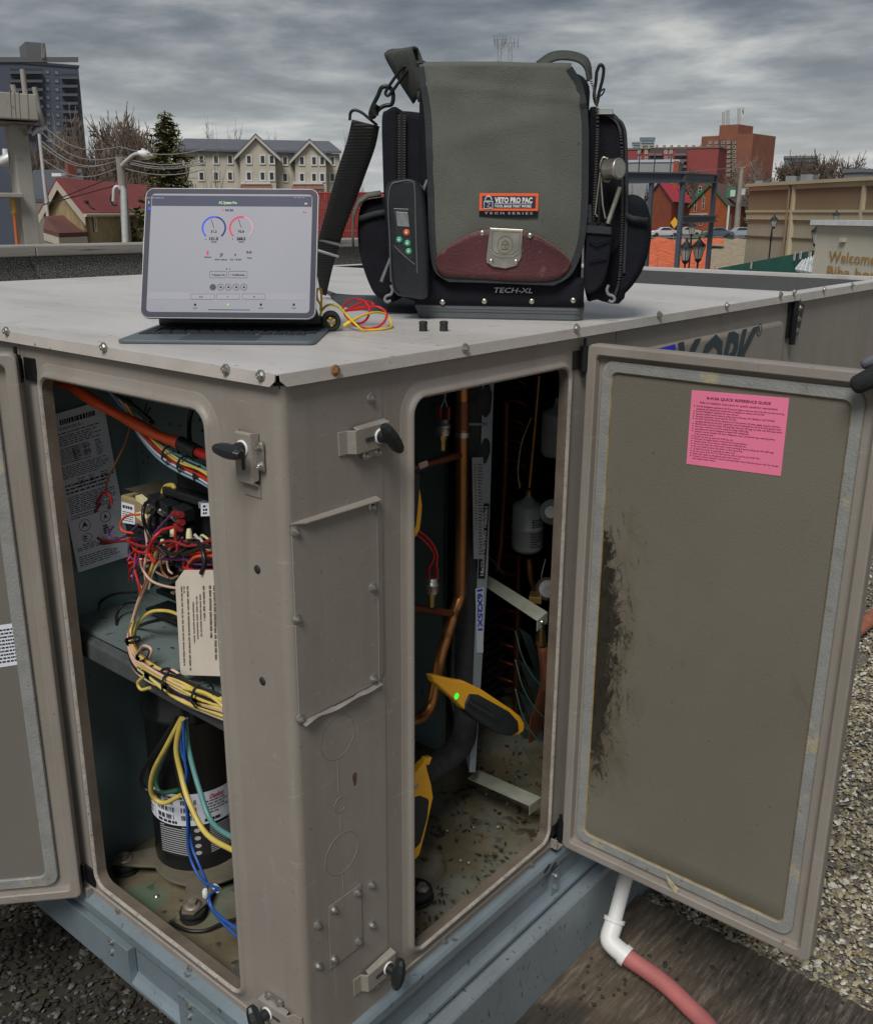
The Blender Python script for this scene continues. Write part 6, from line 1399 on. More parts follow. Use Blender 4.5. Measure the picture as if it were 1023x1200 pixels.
# tools carried in the bag: things of their own
gz = thing('gauge_in_case', bpt(478, 345, -.02), 'black cased gauge with one orange and three green buttons in the left pocket', 'gauge')
m = rbox(opx(((453, 226), (456, 214), (468, 210), (486, 210), (494, 218), (498, 240), (502, 300), (503, 338), (498, 350), (480, 348), (463, 342), (458, 310), (455, 260)), -.03), -.045, .012, .008)
obj('case', m, M('glossy_black_vinyl', (.014, .016, .020), .28, 0, .2, 20, .2, 60), gz)
frZ = Fr(FB(0, 0, -.0455), be, (0, 0, 1), -bn)
def zpoly(pts, h, mat, nm, par=gz, th_=.0012): q = [frZ.px(*p) for p in pts]; return obj(nm, MB().prism([frZ(u, v, h) for u, v in q], -bn*th_), mat, par, bevel=.0004)
win = zpoly(((461, 244), (479, 245), (484, 305), (466, 296)), 0, M('clear_dark_window', (.03, .034, .038), .1, 0, .2), 'window')
zpoly(((464, 248), (478, 249), (480, 266), (466, 265)), .0014, M('grey_display', (.17, .19, .19), .2, 0, .3, 60), 'display')
for px, py, mt in ((476.5, 272.5, M('orange_button', (.65, .12, .03), .4, 0, .1)), (468, 281, M('green_button', (.05, .36, .20), .4, 0, .1)), (477.5, 285, MC['green_button']), (479, 294.5, MC['green_button'])):
    obj('button', MB().lathe(frZ(*frZ.px(px, py), .0012), -bn, [(0, .0056), (.0018, .0052), (.0022, .003)], 18), mt, gz)
    obj('button_mark', MB().lathe(frZ(*frZ.px(px, py), .0036), -bn, [(0, .0022), (.0003, .002)], 6), white_pl, gz)
obj('case_seam', MB().tube([frZ(*frZ.px(a, b_), .001) for a, b_ in ((462, 288), (466, 292), (474, 300), (486, 310))], .0012, 6), M('grey_piping', (.10, .11, .12), .5), gz)
obj('case_seam', MB().tube(smooth_path([frZ(*frZ.px(a, b_), .0) for a, b_ in ((458, 330), (457, 280), (455, 240), (458, 218), (468, 213), (482, 212), (486, 222), (487, 260), (489, 320))], 5), .0012, 6), MC['grey_piping'], gz)
for a in ((464, 233), (468, 231), (467, 236)): obj('snap_hole', MB().lathe(frZ(*frZ.px(*a), .0003), -bn, [(0, .0012), (.0002, .001)], 8), black_rub, gz)
for c1_, c2_, w_, lb_ in (((447, 330), (459, 300), -.002, 'metal rod crossing the lower left pocket of the bag'), ((494, 228), (501, 211), -.012, 'pale metal rod behind the cased gauge, high in the left pocket')):
    obj('steel_rod', MB().tube([bpt(*c1_, w_), bpt(*c2_, w_)], .0034, 10), zinc, label=lb_, category='rod')
fl2 = thing('pocket_flashlight', bpt(712, 200, 0), 'short silver metal flashlight clipped to the right pocket of the tool bag', 'flashlight')
p0 = bpt(710, 199, -.005); axf = (be*.75-bn*.6+V((0, 0, .05))).normalized()
obj('flashlight_head', MB().lathe(p0, axf, [(-.004, .012), (0, .0165), (.004, .017), (.022, .0165), (.026, .0175), (.028, .0165), (.0275, .013)], 28), nickel, fl2); obj('clip_ring', MB().tube(smooth_path([bpt(a, b_, .0) for a, b_ in ((712, 186), (706, 185), (703, 195), (705, 209), (712, 213), (715, 210))], 5), .0018, 8), nickel, fl2)
hx = thing('hex_key_set', bpt(700, 262, 0), 'bright thin hex keys standing in the right front pocket', 'hex keys')
obj('hex_key', MB().tube([bpt(706, 197, -.006), bpt(703, 202, -.006), bpt(697, 250, -.008), bpt(700, 254, -.008)], .0016, 6), nickel, hx); obj('hex_key', MB().tube([bpt(703, 196, -.004), bpt(706, 240, -.008), bpt(709, 256, -.008)], .0015, 6), nickel, hx); obj('driver_shaft', MB().tube([bpt(703, 215, -.002), bpt(701, 262, -.004)], .003, 8), black_steel, hx)
obj('pocket_screwdriver', MB().tube([bpt(726, 219, -.006), bpt(722, 232, -.006), bpt(712, 262, -.008)], .0042, 12).tube([bpt(724.5, 220, -.011), bpt(719, 238, -.011)], .001, 6), nickel, label='slim silver pen screwdriver leaning right in the front pocket of the bag', category='screwdriver')

# ================================================================ THE PERSON HOLDING THE DOOR (almost wholly outside the frame)
pe = thing('person', (.98, .95, RZ), 'person at the right edge, only a black gloved thumb and red cuff holding the door', 'person')
glv = M('black_knit_glove', (.014, .016, .018), .8, 0, .2, 80, .7, 500); glv2 = M('grey_glove_back', (.12, .13, .15), .75, 0, .15, 80, .5, 400)
redj = M('red_sleeve', (.45, .03, .05), .8, 0, .15, 20, .4, 200)
def skin(nm, nodes, edges, mat, root=0, sub=2, par=pe):
    me = bpy.data.meshes.new(nm); base = wloc(par); me.from_pydata([V(p[0])-base for p in nodes], edges, []); o = bpy.data.objects.new(nm, me); COL.objects.link(o); o.parent = par
    o.modifiers.new('skin', 'SKIN'); ly = me.skin_vertices[0] if me.skin_vertices else None
    if ly is None:
        bpy.context.view_layer.objects.active = o; ly = me.skin_vertices[0]
    for i, p in enumerate(nodes): ly.data[i].radius = (p[1], p[2] if len(p) > 2 else p[1]); ly.data[i].use_root = (i == root)
    md = o.modifiers.new('sub', 'SUBSURF'); md.levels = sub; md.render_levels = sub; me.materials.append(mat)
    o.modifiers['skin'].use_smooth_shade = True; return o
def hp(px, py, w_): u, v = frD.px(px, py, w_); return frD(u, v, w_)
palm = hp(1078, 424, .020); wrist = hp(1120, 395, .03)
def chain(nm, pts, rs, mat=glv): return skin(nm, [(p, r) for p, r in zip(pts, rs)], [(i, i+1) for i in range(len(pts)-1)], mat)
nodes = [(palm, .030, .020), (hp(1062, 428, .022), .026, .019), (hp(1045, 432, .034), .019), (hp(1020, 443, .040), .0155), (hp(1006, 450, .041), .0150), (hp(998, 454, .040), .0130), (wrist, .026, .022)]
skin('glove_hand', nodes, [(0, 1), (1, 2), (2, 3), (3, 4), (4, 5), (0, 6)], glv)
for i, (x_, y_) in enumerate(((1034, 416), (1048, 440), (1050, 462), (1050, 482))):   # fingers folded round the outer edge of the door
    chain('gloved_finger', [palm+(hp(1075, y_+4, -.01)-palm)*.6, hp(1068, y_, -.005), hp(1062-(4 if i else -0), y_+1, -.036), hp(1044 if i else 1018, y_+(3 if i else 8), -.040), hp(1034 if i else 1008, y_+(5 if i else 13), -.040)], [.012, .0112, .0105, .0098, .0085], glv2 if i == 0 else glv)
chain('sleeve', [hp(1094, 412, .024), hp(1124, 392, .03), V((.80, .72, .10)), V((.98, .78, .02))], [.034, .038, .045, .055], redj)
P0 = V((.98, .95, RZ))
body_n = [((.98, .95, -.40), .15, .11), ((.98, .95, -.20), .15, .11), ((.98, .95, .0), .17, .12), ((.98, .95, .10), .10, .09), ((.98, .95, .18), .055), ((.98, .95, .24), .06), ((.98, .94, .33), .085, .095), ((.98, .94, .40), .06),
          ((.98, .78, .06), .065), ((.99, .77, .0), .055), ((.98, 1.12, .06), .065), ((.99, 1.18, -.2), .05), ((.93, 1.15, -.42), .035),
          ((.97, .86, -.50), .095), ((.97, .86, -.88), .065), ((.96, .86, -1.24), .042), ((.90, .86, -1.285), .036), ((.97, 1.04, -.50), .095), ((.97, 1.05, -.88), .065), ((.98, 1.05, -1.24), .042), ((.92, 1.05, -1.285), .036)]
skin('body', body_n, [(0, 1), (1, 2), (2, 3), (3, 4), (4, 5), (5, 6), (6, 7), (2, 8), (8, 9), (2, 10), (10, 11), (11, 12), (0, 13), (13, 14), (14, 15), (15, 16), (0, 17), (17, 18), (18, 19), (19, 20)], M('dark_work_clothes', (.06, .075, .10), .85, 0, .2, 10, .4, 200))

# ================================================================ THE TOWN BEYOND THE ROOF
SZ = street_z
def flatp(p, z): return V((p.x, p.y, z))
def block(name, L_, Rr, ytop, depth, mat, label, cat='building', roofm_=None, base=SZ):
    """upright block: left / right facade corners as (px, distance); top height read at the left corner"""
    a = FAR(L_[0], ytop, L_[1]); ztop = a.z; A = flatp(a, base); B = flatp(FAR(Rr[0], ytop, Rr[1]), base)
    u = (B-A).normalized(); n = V((u.y, -u.x, 0)); 
    if n.dot(flatp(CAM, base)-A) < 0: n = -n
    t0 = thing(name, (A+B)/2-n*depth/2, label, cat)
    wl = obj('wall', MB().prism([A, B, B-n*depth, A-n*depth], (0, 0, ztop-base)), mat, t0)
    if roofm_: obj('roof_edge', MB().prism([flatp(A, ztop-.3)+n*.2-u*.2, flatp(B, ztop-.3)+n*.2+u*.2, flatp(B, ztop-.3)-n*(depth+.2)+u*.2, flatp(A, ztop-.3)-n*(depth+.2)-u*.2], (0, 0, .5)), roofm_, t0)
    return t0, wl, Fr(A, u, (0, 0, 1), n), ztop
glass = M('dark_window_glass', (.035, .042, .05), .15, 0, .3, .5)
wframe = M('white_window_frame', (.60, .60, .57), .6, 0, .05, 1)
def window(fr, par, px, py, w_, h_, glassm=glass, framem=wframe, fw=.09):
    """centre px, size in px"""
    u0, v0 = fr.px(px-w_/2, py+h_/2); u1, v1 = fr.px(px+w_/2, py-h_/2)
    v0_, v1_ = min(v0, v1), max(v0, v1); u0, u1 = min(u0, u1), max(u0, u1)
    m = MB(); 
    for a in ((u0-fw, v0_-fw, u1+fw, v0_), (u0-fw, v1_, u1+fw, v1_+fw), (u0-fw, v0_, u0, v1_), (u1, v0_, u1+fw, v1_)):
        m.prism([fr(a[0], a[1], .01), fr(a[2], a[1], .01), fr(a[2], a[3], .01), fr(a[0], a[3], .01)], fr.w*.1)
    f = obj('window', m, framem, par)
    m = MB().prism([fr(u0, v0_, .005), fr(u1, v0_, .005), fr(u1, v1_, .005), fr(u0, v1_, .005)], fr.w*.03)
    vm = (v0_+v1_)/2; obj('pane', m, glassm, f)
    if v1_-v0_ > .9: obj('sash_bar', MB().prism([fr(u0, vm-.04, .036), fr(u1, vm-.04, .036), fr(u1, vm+.04, .036), fr(u0, vm+.04, .036)], fr.w*.03), framem, f)
    return f
def band_on(fr, par, x0, y0, x1, y1, mat, nm, out_=.12, w0=0):
    q = [fr.px(*p) for p in ((x0, y1), (x1, y1), (x1, y0), (x0, y0))]
    return obj(nm, MB().prism([fr(u, v, w0) for u, v in q], fr.w*out_), mat, par)

# --- unfinished concrete frame on the left
conc = M('raw_concrete', (.34, .33, .29), .9, 0, .22, .7, .4, 8, speck=(.20, .19, .16), samt=.62, sscale=2)
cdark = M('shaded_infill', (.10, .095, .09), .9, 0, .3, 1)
cf = thing('concrete_frame', flatp(FAR(30, 240, 24), SZ), 'unfinished concrete building frame with a column, beam and slab at the left edge', 'concrete building')
frX = None
A = FAR(-30, 145, 24.2); B = FAR(54, 145, 24.6); u = (flatp(B, 0)-flatp(A, 0)).normalized(); n = V((u.y, -u.x, 0)); n = n if n.dot(CAM-A) > 0 else -n
frX = Fr(flatp(A, 0), u, (0, 0, 1), n)
def cpx(px, py, w_=0): return frX.px(px, py, w_)
def cbox(x0, y0, x1, y1, w0, w1, mat, nm, zb=None, bev=.02):
    a = cpx(x0, y0); c = cpx(x1, y1); vb = c[1] if zb is None else zb
    return obj(nm, MB().prism([frX(a[0], vb, w0), frX(c[0], vb, w0), frX(c[0], a[1], w0), frX(a[0], a[1], w0)], frX.w*(w1-w0)), mat, cf, bevel=bev)
cbox(13, 145, 47, 282, -.5, .05, conc, 'column', zb=SZ)
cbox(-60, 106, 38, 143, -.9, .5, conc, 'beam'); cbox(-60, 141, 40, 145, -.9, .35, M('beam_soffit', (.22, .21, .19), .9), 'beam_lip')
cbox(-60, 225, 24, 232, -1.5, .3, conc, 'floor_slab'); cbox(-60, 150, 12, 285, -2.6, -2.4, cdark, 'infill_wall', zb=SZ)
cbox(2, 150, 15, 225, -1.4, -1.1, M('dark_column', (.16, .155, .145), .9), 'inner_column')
obj('jack_post', MB().tube([frX(*cpx(13, 232), .1), frX(*cpx(15.5, 250), .1)], .05, 10), M('yellow_jack', (.55, .34, .05), .6), cf); obj('jack_post', MB().tube([frX(*cpx(15.5, 250), .1), frX(*cpx(19.5, 290), .1)], .035, 10), M('orange_jack', (.55, .15, .03), .6), cf)
for a, c in (((30, 80), (38, 152)), ((44, 101), (54, 152)), ((18, 98), (21, 108))):
    obj('starter_post', MB().tube([frX(*cpx(*a), -.2), frX(*cpx(*c), -.2)], .06, 8), M('grey_post', (.30, .28, .26), .8), cf)
obj('bracket', MB().tube([frX(*cpx(38, 158), .0), frX(*cpx(44, 152), 0), frX(*cpx(55, 150), 0)], .045, 6), M('pale_metal', (.55, .56, .56), .5, .3), cf)
obj('brace', MB().tube([frX(*cpx(30, 145), .02), frX(*cpx(31, 157), .02), frX(*cpx(37, 147), .02)], .04, 6), MC['grey_post'], cf)
for x in (4, 9, 14, 24): obj('beam_joint', MB().tube([frX(*cpx(x, 108), .505), frX(*cpx(x+2, 141), .505)], .008, 4), MC['grey_post'], cf)
def streetlight(pts, D, label, r=.06, pole=None):
    p = [FAR(a, b_, D) for a, b_ in pts]; t0 = thing('street_lamp', flatp(p[0], SZ), label, 'street lamp')
    obj('lamp_arm', MB().tube(smooth_path(p, 4), r, 8), MC['pale_metal'], t0)
    e_ = p[-1]; d = (p[-1]-p[-2]).normalized(); obj('lamp_head', MB().lathe(e_, d, [(-.3, .06), (-.1, .16), (.25, .18), (.5, .08)], 12), MC['pale_metal'], t0); obj('photocell', MB().lathe(e_+V((0, 0, .1)), (0, 0, 1), [(0, .09), (.2, .08)], 8), white_pl, t0)
    return t0
t0 = streetlight(((-14, 215), (-6, 198), (2, 190), (8, 187.5)), 32, 'small street lamp in front of the concrete column at the left edge', .05)
obj('lamp_post', MB().tube([flatp(FAR(-14, 215, 32), SZ), FAR(-14, 215, 32)], .08, 8), MC['pale_metal'], t0)

# --- grey blue apartment tower
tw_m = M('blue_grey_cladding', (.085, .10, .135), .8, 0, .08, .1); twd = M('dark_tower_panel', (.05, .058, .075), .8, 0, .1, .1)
bt, wl, fT, zt_ = block('apartment_tower', (-60, 246), (91, 250), 66, 16, tw_m, 'tall blue-grey apartment tower with balconies at the far left', 'apartment tower', twd)
band_on(fT, bt, -60, 67, 92, 73, M('tower_top_band', (.13, .135, .14), .8), 'top_band', .3)
a = FAR(32, 64, 248.4); c_ = FAR(55, 66, 249); 
obj('plant_room', MB().prism([flatp(a, zt_), flatp(c_, zt_), flatp(c_, zt_)-fT.w*9, flatp(a, zt_)-fT.w*9], (0, 0, 4.2)), MC['tower_top_band'], bt)
obj('antenna', MB().tube([FAR(50, 68, 248), FAR(50, 50, 248)], .12, 5).tube([FAR(52, 68, 248), FAR(52.5, 56, 248)], .1, 5), MC['grey_post'], bt)
for r_ in range(8):
    for cx_, ww in ((55.5, 5), (66.5, 5)): window(fT, bt, cx_+r_*.3, 84+r_*10.0+ (cx_-55)*.06, ww*.75, 4.2, M('pale_window', (.19, .21, .22), .3), tw_m)
    for x0, x1 in ((12, 49), (72, 90)):
        y = 80.0+r_*10+(x0-12)*.10
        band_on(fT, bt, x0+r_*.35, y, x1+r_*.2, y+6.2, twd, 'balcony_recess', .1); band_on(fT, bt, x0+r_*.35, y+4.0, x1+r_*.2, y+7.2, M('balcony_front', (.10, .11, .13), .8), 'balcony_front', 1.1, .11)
        for k in range(2): window(fT, bt, x0+4+k*(x1-x0-10)+r_*.3+2, y+2, 4.2, 3.2, MC['pale_window'], tw_m)

# --- houses: gable end plus long side
def gable_house(name, Lc, Nc, Rc, eave_py, apex_py, wallm, roofmm, trim, label, cat='house', over=.35, apex_px=None, gable=True):
    N_ = FAR(Nc[0], eave_py, Nc[1]); ze = N_.z; A = flatp(FAR(Lc[0], eave_py, Lc[1]), 0); N0 = flatp(N_, 0); B = flatp(FAR(Rc[0], eave_py, Rc[1]), 0)
    D_ = (A-N0); mid = N0+D_*.5; zr = CAM.z+(mid-flatp(CAM, 0)).length*(FAR(apex_px or Nc[0], apex_py, 1).z-CAM.z)
    side = B-N0; A2 = A+side
    t0 = thing(name, flatp(mid+side*.5, SZ), label, cat)
    z_ = lambda p, z: V((p.x, p.y, z))
    obj('gable_wall', MB().prism([z_(A, SZ), z_(N0, SZ), z_(N0, ze), z_(mid, zr), z_(A, ze)], side.normalized()*.3), wallm, t0)
    obj('side_wall', MB().prism([z_(N0, SZ), z_(B, SZ), z_(B, ze), z_(N0, ze)], (A-N0).normalized()*.3), wallm, t0)
    obj('back_wall', MB().prism([z_(A2, SZ), z_(B, SZ), z_(B, ze), z_(mid+side, zr), z_(A2, ze)], -side.normalized()*.3), wallm, t0)
    obj('far_wall', MB().prism([z_(A, SZ), z_(A2, SZ), z_(A2, ze), z_(A, ze)], (N0-A).normalized()*.3), wallm, t0)
    s_ = side.normalized(); g = D_.normalized(); k = (zr-ze)/(D_.length/2); th_ = V((0, 0, .14))
    p0 = z_(N0-g*over-s_*over, ze-k*over+.02); p1 = z_(mid-s_*over, zr+.02); p2 = z_(mid+side+s_*over, zr+.02); p3 = z_(B-g*over+s_*over, ze-k*over+.02)
    rf = obj('roof', MB().prism([p0, p1, p2, p3], th_), roofmm, t0)
    q0 = z_(A+g*over-s_*over, ze-k*over+.02); q3 = z_(A2+g*over+s_*over, ze-k*over+.02)
    obj('roof', MB().prism([q0, p1, p2, q3], th_), roofmm, t0)
    obj('barge_board', MB().prism([p0-s_*.04, p1-s_*.04, p1-s_*.04-V((0, 0, .32)), p0-s_*.04-V((0, 0, .32))], s_*.05), trim, t0)
    obj('barge_board', MB().prism([q0-s_*.04, p1-s_*.041, p1-s_*.041-V((0, 0, .32)), q0-s_*.04-V((0, 0, .32))], s_*.05), trim, t0)
    obj('gutter', MB().tube([p0+V((0, 0, .05)), p3+V((0, 0, .05))], .07, 6), trim, t0)
    ng = -s_; 
    if ng.dot(flatp(CAM, 0)-N0) < 0: ng = -ng
    ns = -g
    if ns.dot(flatp(CAM, 0)-N0) < 0: ns = -ns
    return t0, Fr(A, (N0-A), (0, 0, 1), ng), Fr(N0, side, (0, 0, 1), ns), (mid, zr, ze, s_, g, rf)
ybr = M('yellow_brick', (.36, .28, .15), .85, 0, .22, 3, .5, 10, speck=(.24, .18, .10), samt=.58, sscale=6)
rrf = M('red_shingle_roof', (.22, .050, .048), .85, 0, .10, 2, .4, 10, stretch=(1, 1, 1))
t0, fg, fs, inf = gable_house('yellow_brick_house', (52, 46), (101, 40), (215, 52), 250, 213, ybr, rrf, M('cream_trim', (.50, .46, .38), .7), 'yellow brick house with a red shingle roof behind the parapet', apex_px=69)
window(fg, t0, 67.5, 249, 4.4, 18); window(fg, t0, 88, 251, 4.4, 22); window(fs, t0, 143, 262, 3, 14)
obj('roof_vent', MB().tube([FAR(102, 243, 41), FAR(101.5, 235, 41)], .09, 8).lathe(FAR(102.5, 243, 40.8), (0, 0, 1), [(-.05, .3), (.05, .1)], 8), black_rub, t0)
obj('downpipe', MB().tube([flatp(FAR(118, 255, 41.3), -3.0+.9), flatp(FAR(118, 255, 41.3), SZ)], .06, 6), MC['cream_trim'], t0)
brf = M('brown_porch_roof', (.12, .045, .035), .85, 0, .12, 2)
pp = [FAR(52, 273, 39), FAR(70, 278.5, 36), FAR(103, 277, 38.5), FAR(103, 275, 41), FAR(80, 256.5, 43), FAR(54, 258, 43)]
obj('porch_roof', MB().prism([pp[0], pp[1], pp[2], pp[3], pp[4], pp[5]], (0, 0, .15)), brf, t0)
obj('porch_wall', MB().prism([flatp(p, SZ) for p in (pp[0], pp[1], pp[2], pp[4])], (0, 0, pp[1].z-SZ-.05)), ybr, t0)
obj('porch_fascia', MB().prism([pp[0]+V((0, 0, -.25)), pp[1]+V((0, 0, -.25)), pp[1], pp[0]], (.05, -.05, 0)).prism([pp[1]+V((0, 0, -.25)), pp[2]+V((0, 0, -.25)), pp[2], pp[1]], (.05, -.05, 0)), MC['cream_trim'], t0)
c0_, c1_, c2_, c3_ = FAR(30, 237, 62), FAR(104, 237, 61), FAR(96, 201, 67), FAR(40, 203, 68)
t0 = thing('dark_roofed_house', flatp((c0_+c1_)/2, SZ), 'house with a slate blue roof and brick chimney behind the yellow brick house', 'house')
obj('roof', MB().prism([c0_, c1_, c2_, c3_], (0, 0, .18)), M('slate_blue_roof', (.075, .085, .10), .8, 0, .1, 1), t0)
obj('roof', MB().prism([flatp(c3_+(c3_-c0_), c0_.z), flatp(c2_+(c2_-c1_), c1_.z), c2_, c3_], (0, 0, .18)), MC['slate_blue_roof'], t0)
obj('wall', MB().prism([flatp(q, SZ) for q in (c0_, c1_, c2_+(c2_-c1_), c3_+(c3_-c0_))], (0, 0, min(c0_.z, c1_.z)-SZ-.05)), M('dim_wall', (.20, .19, .17), .9), t0)
ca, cb3 = FAR(78, 206, 65.5), FAR(88, 190, 65.5)
obj('chimney', MB().box((ca.x, ca.y, ca.z-.6), (cb3.x, ca.y+.6, cb3.z)), M('chimney_brick', (.22, .08, .05), .9, 0, .2, 3), t0)
obj('skylight', MB().obox(FAR(70, 205, 66), rt0*.28, V((0, .2, 0)), V((0, 0, .1))), white_pl, t0)
# --- cream apartments with gables
crm = M('cream_siding', (.47, .44, .37), .85, 0, .07, .5, .2, 4); grf = M('grey_shingles', (.115, .125, .145), .85, 0, .12, .6, .3, 4)
bt, wl, fC, zt_ = block('cream_apartments', (205, 128), (398, 128), 177, 14, crm, 'long cream apartment block with two gables and grey roofs behind the tablet', 'apartment block')
v_e = zt_-SZ
def cp_(px, py): return fC.px(px, py)
uL_, uR_ = cp_(203, 177)[0], cp_(400, 185)[0]
rv_ = cp_(250, 160.5)[1]
obj('main_roof', MB().prism([fC(uL_, v_e, .6), fC(uR_, v_e, .6), fC(uR_-1, rv_, -7), fC(uL_+1, rv_, -7)], (0, 0, .25)), grf, bt)
obj('main_roof', MB().prism([fC(uL_, v_e, -14.6), fC(uR_, v_e, -14.6), fC(uR_-1, rv_, -7), fC(uL_+1, rv_, -7)], (0, 0, .25)), grf, bt)
for a, ap, c in (((281, 178), (300, 161), (322, 180)), ((345, 181), (362, 167), (381, 184))):
    ua, va = cp_(*a); um, vm = cp_(*ap); uc, vc = cp_(*c); ve = min(va, vc)-.2
    g_ = obj('gable_bay', MB().prism([fC(ua, 0, 0), fC(uc, 0, 0), fC(uc, ve, 0), fC(um, vm, 0), fC(ua, ve, 0)], fC.w*1.6), crm, bt)
    for s_, e_ in (((ua-.7, ve-.5), (um, vm+.12)), ((um, vm+.12), (uc+.7, ve-.5))):
        obj('gable_roof', MB().prism([fC(*s_, 2.0), fC(*e_, 2.0), fC(*e_, -7), fC(*s_, -7)], (0, 0, .22)), grf, bt)
        obj('gable_trim', MB().prism([fC(*s_, 2.02), fC(*e_, 2.02), fC(e_[0], e_[1]-.32, 2.02), fC(s_[0], s_[1]-.32, 2.02)], fC.w*.1), M('cream_fascia', (.50, .48, .42), .8), bt)
fC2 = Fr(fC(0, 0, 1.6), fC.u, fC.v, fC.w)
for cx_ in (236.5, 253.5, 270, 292, 308, 318.7, 334.3, 354, 368.2, 377.7, 389.5):
    on = 281 < cx_ < 322 or 345 < cx_ < 381
    for py, hh in ((187, 8.4), (206.5, 8.4), (227, 8.4)): window(fC2 if on else fC, bt, cx_, py+(1.5 if cx_ > 330 else 0), 3.9, hh, fw=.16)
for x0, x1 in ((281, 319), (341, 379)):
    q = [cp_(x0, 222), cp_(x1, 222), cp_(x1-2, 216.5), cp_(x0+2, 216.5)]; obj('brick_base', MB().prism([fC(u, v, 1.65) for u, v in q], fC.w*.3), M('pink_brick', (.36, .17, .12), .9, 0, .15, 2), bt)
    obj('stone_band', MB().prism([fC(q[3][0], q[3][1], 1.66), fC(q[2][0], q[2][1], 1.66), fC(q[2][0], q[2][1]+.3, 1.66), fC(q[3][0], q[3][1]+.3, 1.66)], fC.w*.4), wframe, bt)
# --- red site fence and things between strap and bag
rf = thing('red_site_fence', flatp(FAR(395, 250, 60), SZ), 'row of red slatted site fence panels behind the shoulder strap', 'fence')
a = FAR(355, 226, 62); c = FAR(470, 226, 60); du = (c-a)
for i in range(56):
    p = a+du*(i/55); obj('slat', MB().box(flatp(p, SZ)-V((.035, .035, 0)), flatp(p, a.z)+V((.035, .035, 0))), M('red_painted_steel', (.30, .045, .04), .7, 0, .15, 3), rf)
for dz in (0, -.9, -2.2): obj('fence_rail', MB().tube([a+V((0, 0, dz)), c+V((0, 0, dz))], .05, 6), MC['red_painted_steel'], rf)
obj('sand_heap', MB().lathe(flatp(FAR(418, 262, 45), SZ), (0, 0, 1), [(0, 7), (2.5, 5), (5.8, 2.2), (7.6, .6), (7.9, 0)], 20), M('yellow_sand', (.42, .33, .18), .95, 0, .2, 1, .5, 3), label='pale sand heap seen between the strap and the bag', category='sand heap')
# --- radio masts
mm_ = M('mast_grey', (.26, .27, .28), .7)
for px, y0, y1, ws, lb_ in ((585.5, 38, 100, (6, 5), 'left and taller of two radio masts above the bag'), (598, 42, 100, (8, 0), 'right and shorter of two radio masts above the bag')):
    base = FAR(px, y1, 420); base_s = flatp(base, SZ); top = FAR(px, y0+8, 420); t0 = thing('radio_mast', base_s, lb_, 'radio mast')
    m = MB()
    for dx in (-.6, .6): m.tube([base_s+rt0*dx*1.8, top+rt0*dx], .12, 4)
    for i in range(30): z_ = SZ+(top.z-SZ)*i/30; z2 = SZ+(top.z-SZ)*(i+1)/30; s_ = (-1)**i; m.tube([flatp(base, z_)+rt0*.7*s_, flatp(base, z2)-rt0*.7*s_], .07, 4)
    obj('lattice', m, mm_, t0); m = MB().tube([top, FAR(px, y0, 420)], .12, 5); obj('whip_aerial', m, mm_, t0)
    m = MB()
    for w_, dy in ((ws[0], 8), (ws[1], 14)):
        if w_: c = FAR(px, y0+dy, 420); m.tube([c-rt0*w_*.37, c+rt0*w_*.37], .12, 4); [m.tube([c+rt0*w_*.37*s_-V((0, 0, 1.6)), c+rt0*w_*.37*s_+V((0, 0, 1.6))], .16, 4) for s_ in (-1, -.5, .5, 1)]
    obj('antenna_array', m, mm_, t0, kind='stuff')
# --- right side: red brick slab block, brick tower, pale blocks
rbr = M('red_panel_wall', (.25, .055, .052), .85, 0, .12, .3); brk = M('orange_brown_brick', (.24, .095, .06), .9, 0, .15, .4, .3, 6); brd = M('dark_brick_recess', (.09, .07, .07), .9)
bt, wl, fA, zt_ = block('red_slab_apartments', (735, 300), (842, 294), 174.5, 12, rbr, 'long low red slab apartment block behind the steel frame', 'apartment block', M('slab_roof_edge', (.16, .12, .11), .9))
for x0, x1 in ((761, 777), (791, 805)):
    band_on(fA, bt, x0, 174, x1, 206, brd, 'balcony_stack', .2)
    for k in range(4): band_on(fA, bt, x0, 180+k*7, x1, 182.6+k*7, M('balcony_slab', (.20, .13, .12), .9), 'balcony_slab', 1.0, .21)
for cx_ in (749, 757, 780, 786): 
    for py in (178, 186): window(fA, bt, cx_, py, 3, 4, M('light_window', (.26, .27, .27), .3))
for i in range(10): p = FAR(752+i*8.6, 173, 298); obj('roof_vent', MB().obox(p+V((0, 0, .2)), V((.3, 0, 0)), V((0, .3, 0)), V((0, 0, .5))), MC['yellow_sand'], bt)
bt, wl, fB, zt_ = block('brick_apartment_tower', (822, 322), (869, 316), 160, 22, brk, 'brown brick apartment tower with a stepped top and rooftop antennas', 'apartment tower')
u_, v_ = fB.px(844, 147)[0], fB.px(844, 147)[1]; u2 = fB.px(866, 147)[0]
obj('stair_core', MB().prism([fB(u_, 0, .5), fB(u2, 0, .5), fB(u2, 0, -9), fB(u_, 0, -9)], (0, 0, v_)), brk, bt)
u_, v_ = fB.px(865, 157.5); u2 = fB.px(884, 158)[0]; obj('end_wing', MB().prism([fB(u_, 0, .9), fB(u2, 0, .9), fB(u2, 0, -14), fB(u_, 0, -14)], (0, 0, v_)), brk, bt)
for r_ in range(8):
    for cx_, dark in ((832, 0), (839, 0), (846.5, 1), (853.5, 0), (860, 1)):
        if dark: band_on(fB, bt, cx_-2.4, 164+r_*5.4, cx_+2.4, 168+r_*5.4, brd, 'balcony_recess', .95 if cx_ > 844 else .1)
        window(Fr(fB(0, 0, .9), fB.u, fB.v, fB.w) if cx_ > 842 else fB, bt, cx_, 167+r_*5.4, 3.0, 2.4, MC['light_window'], M('buff_frame', (.34, .27, .20), .8), .2)
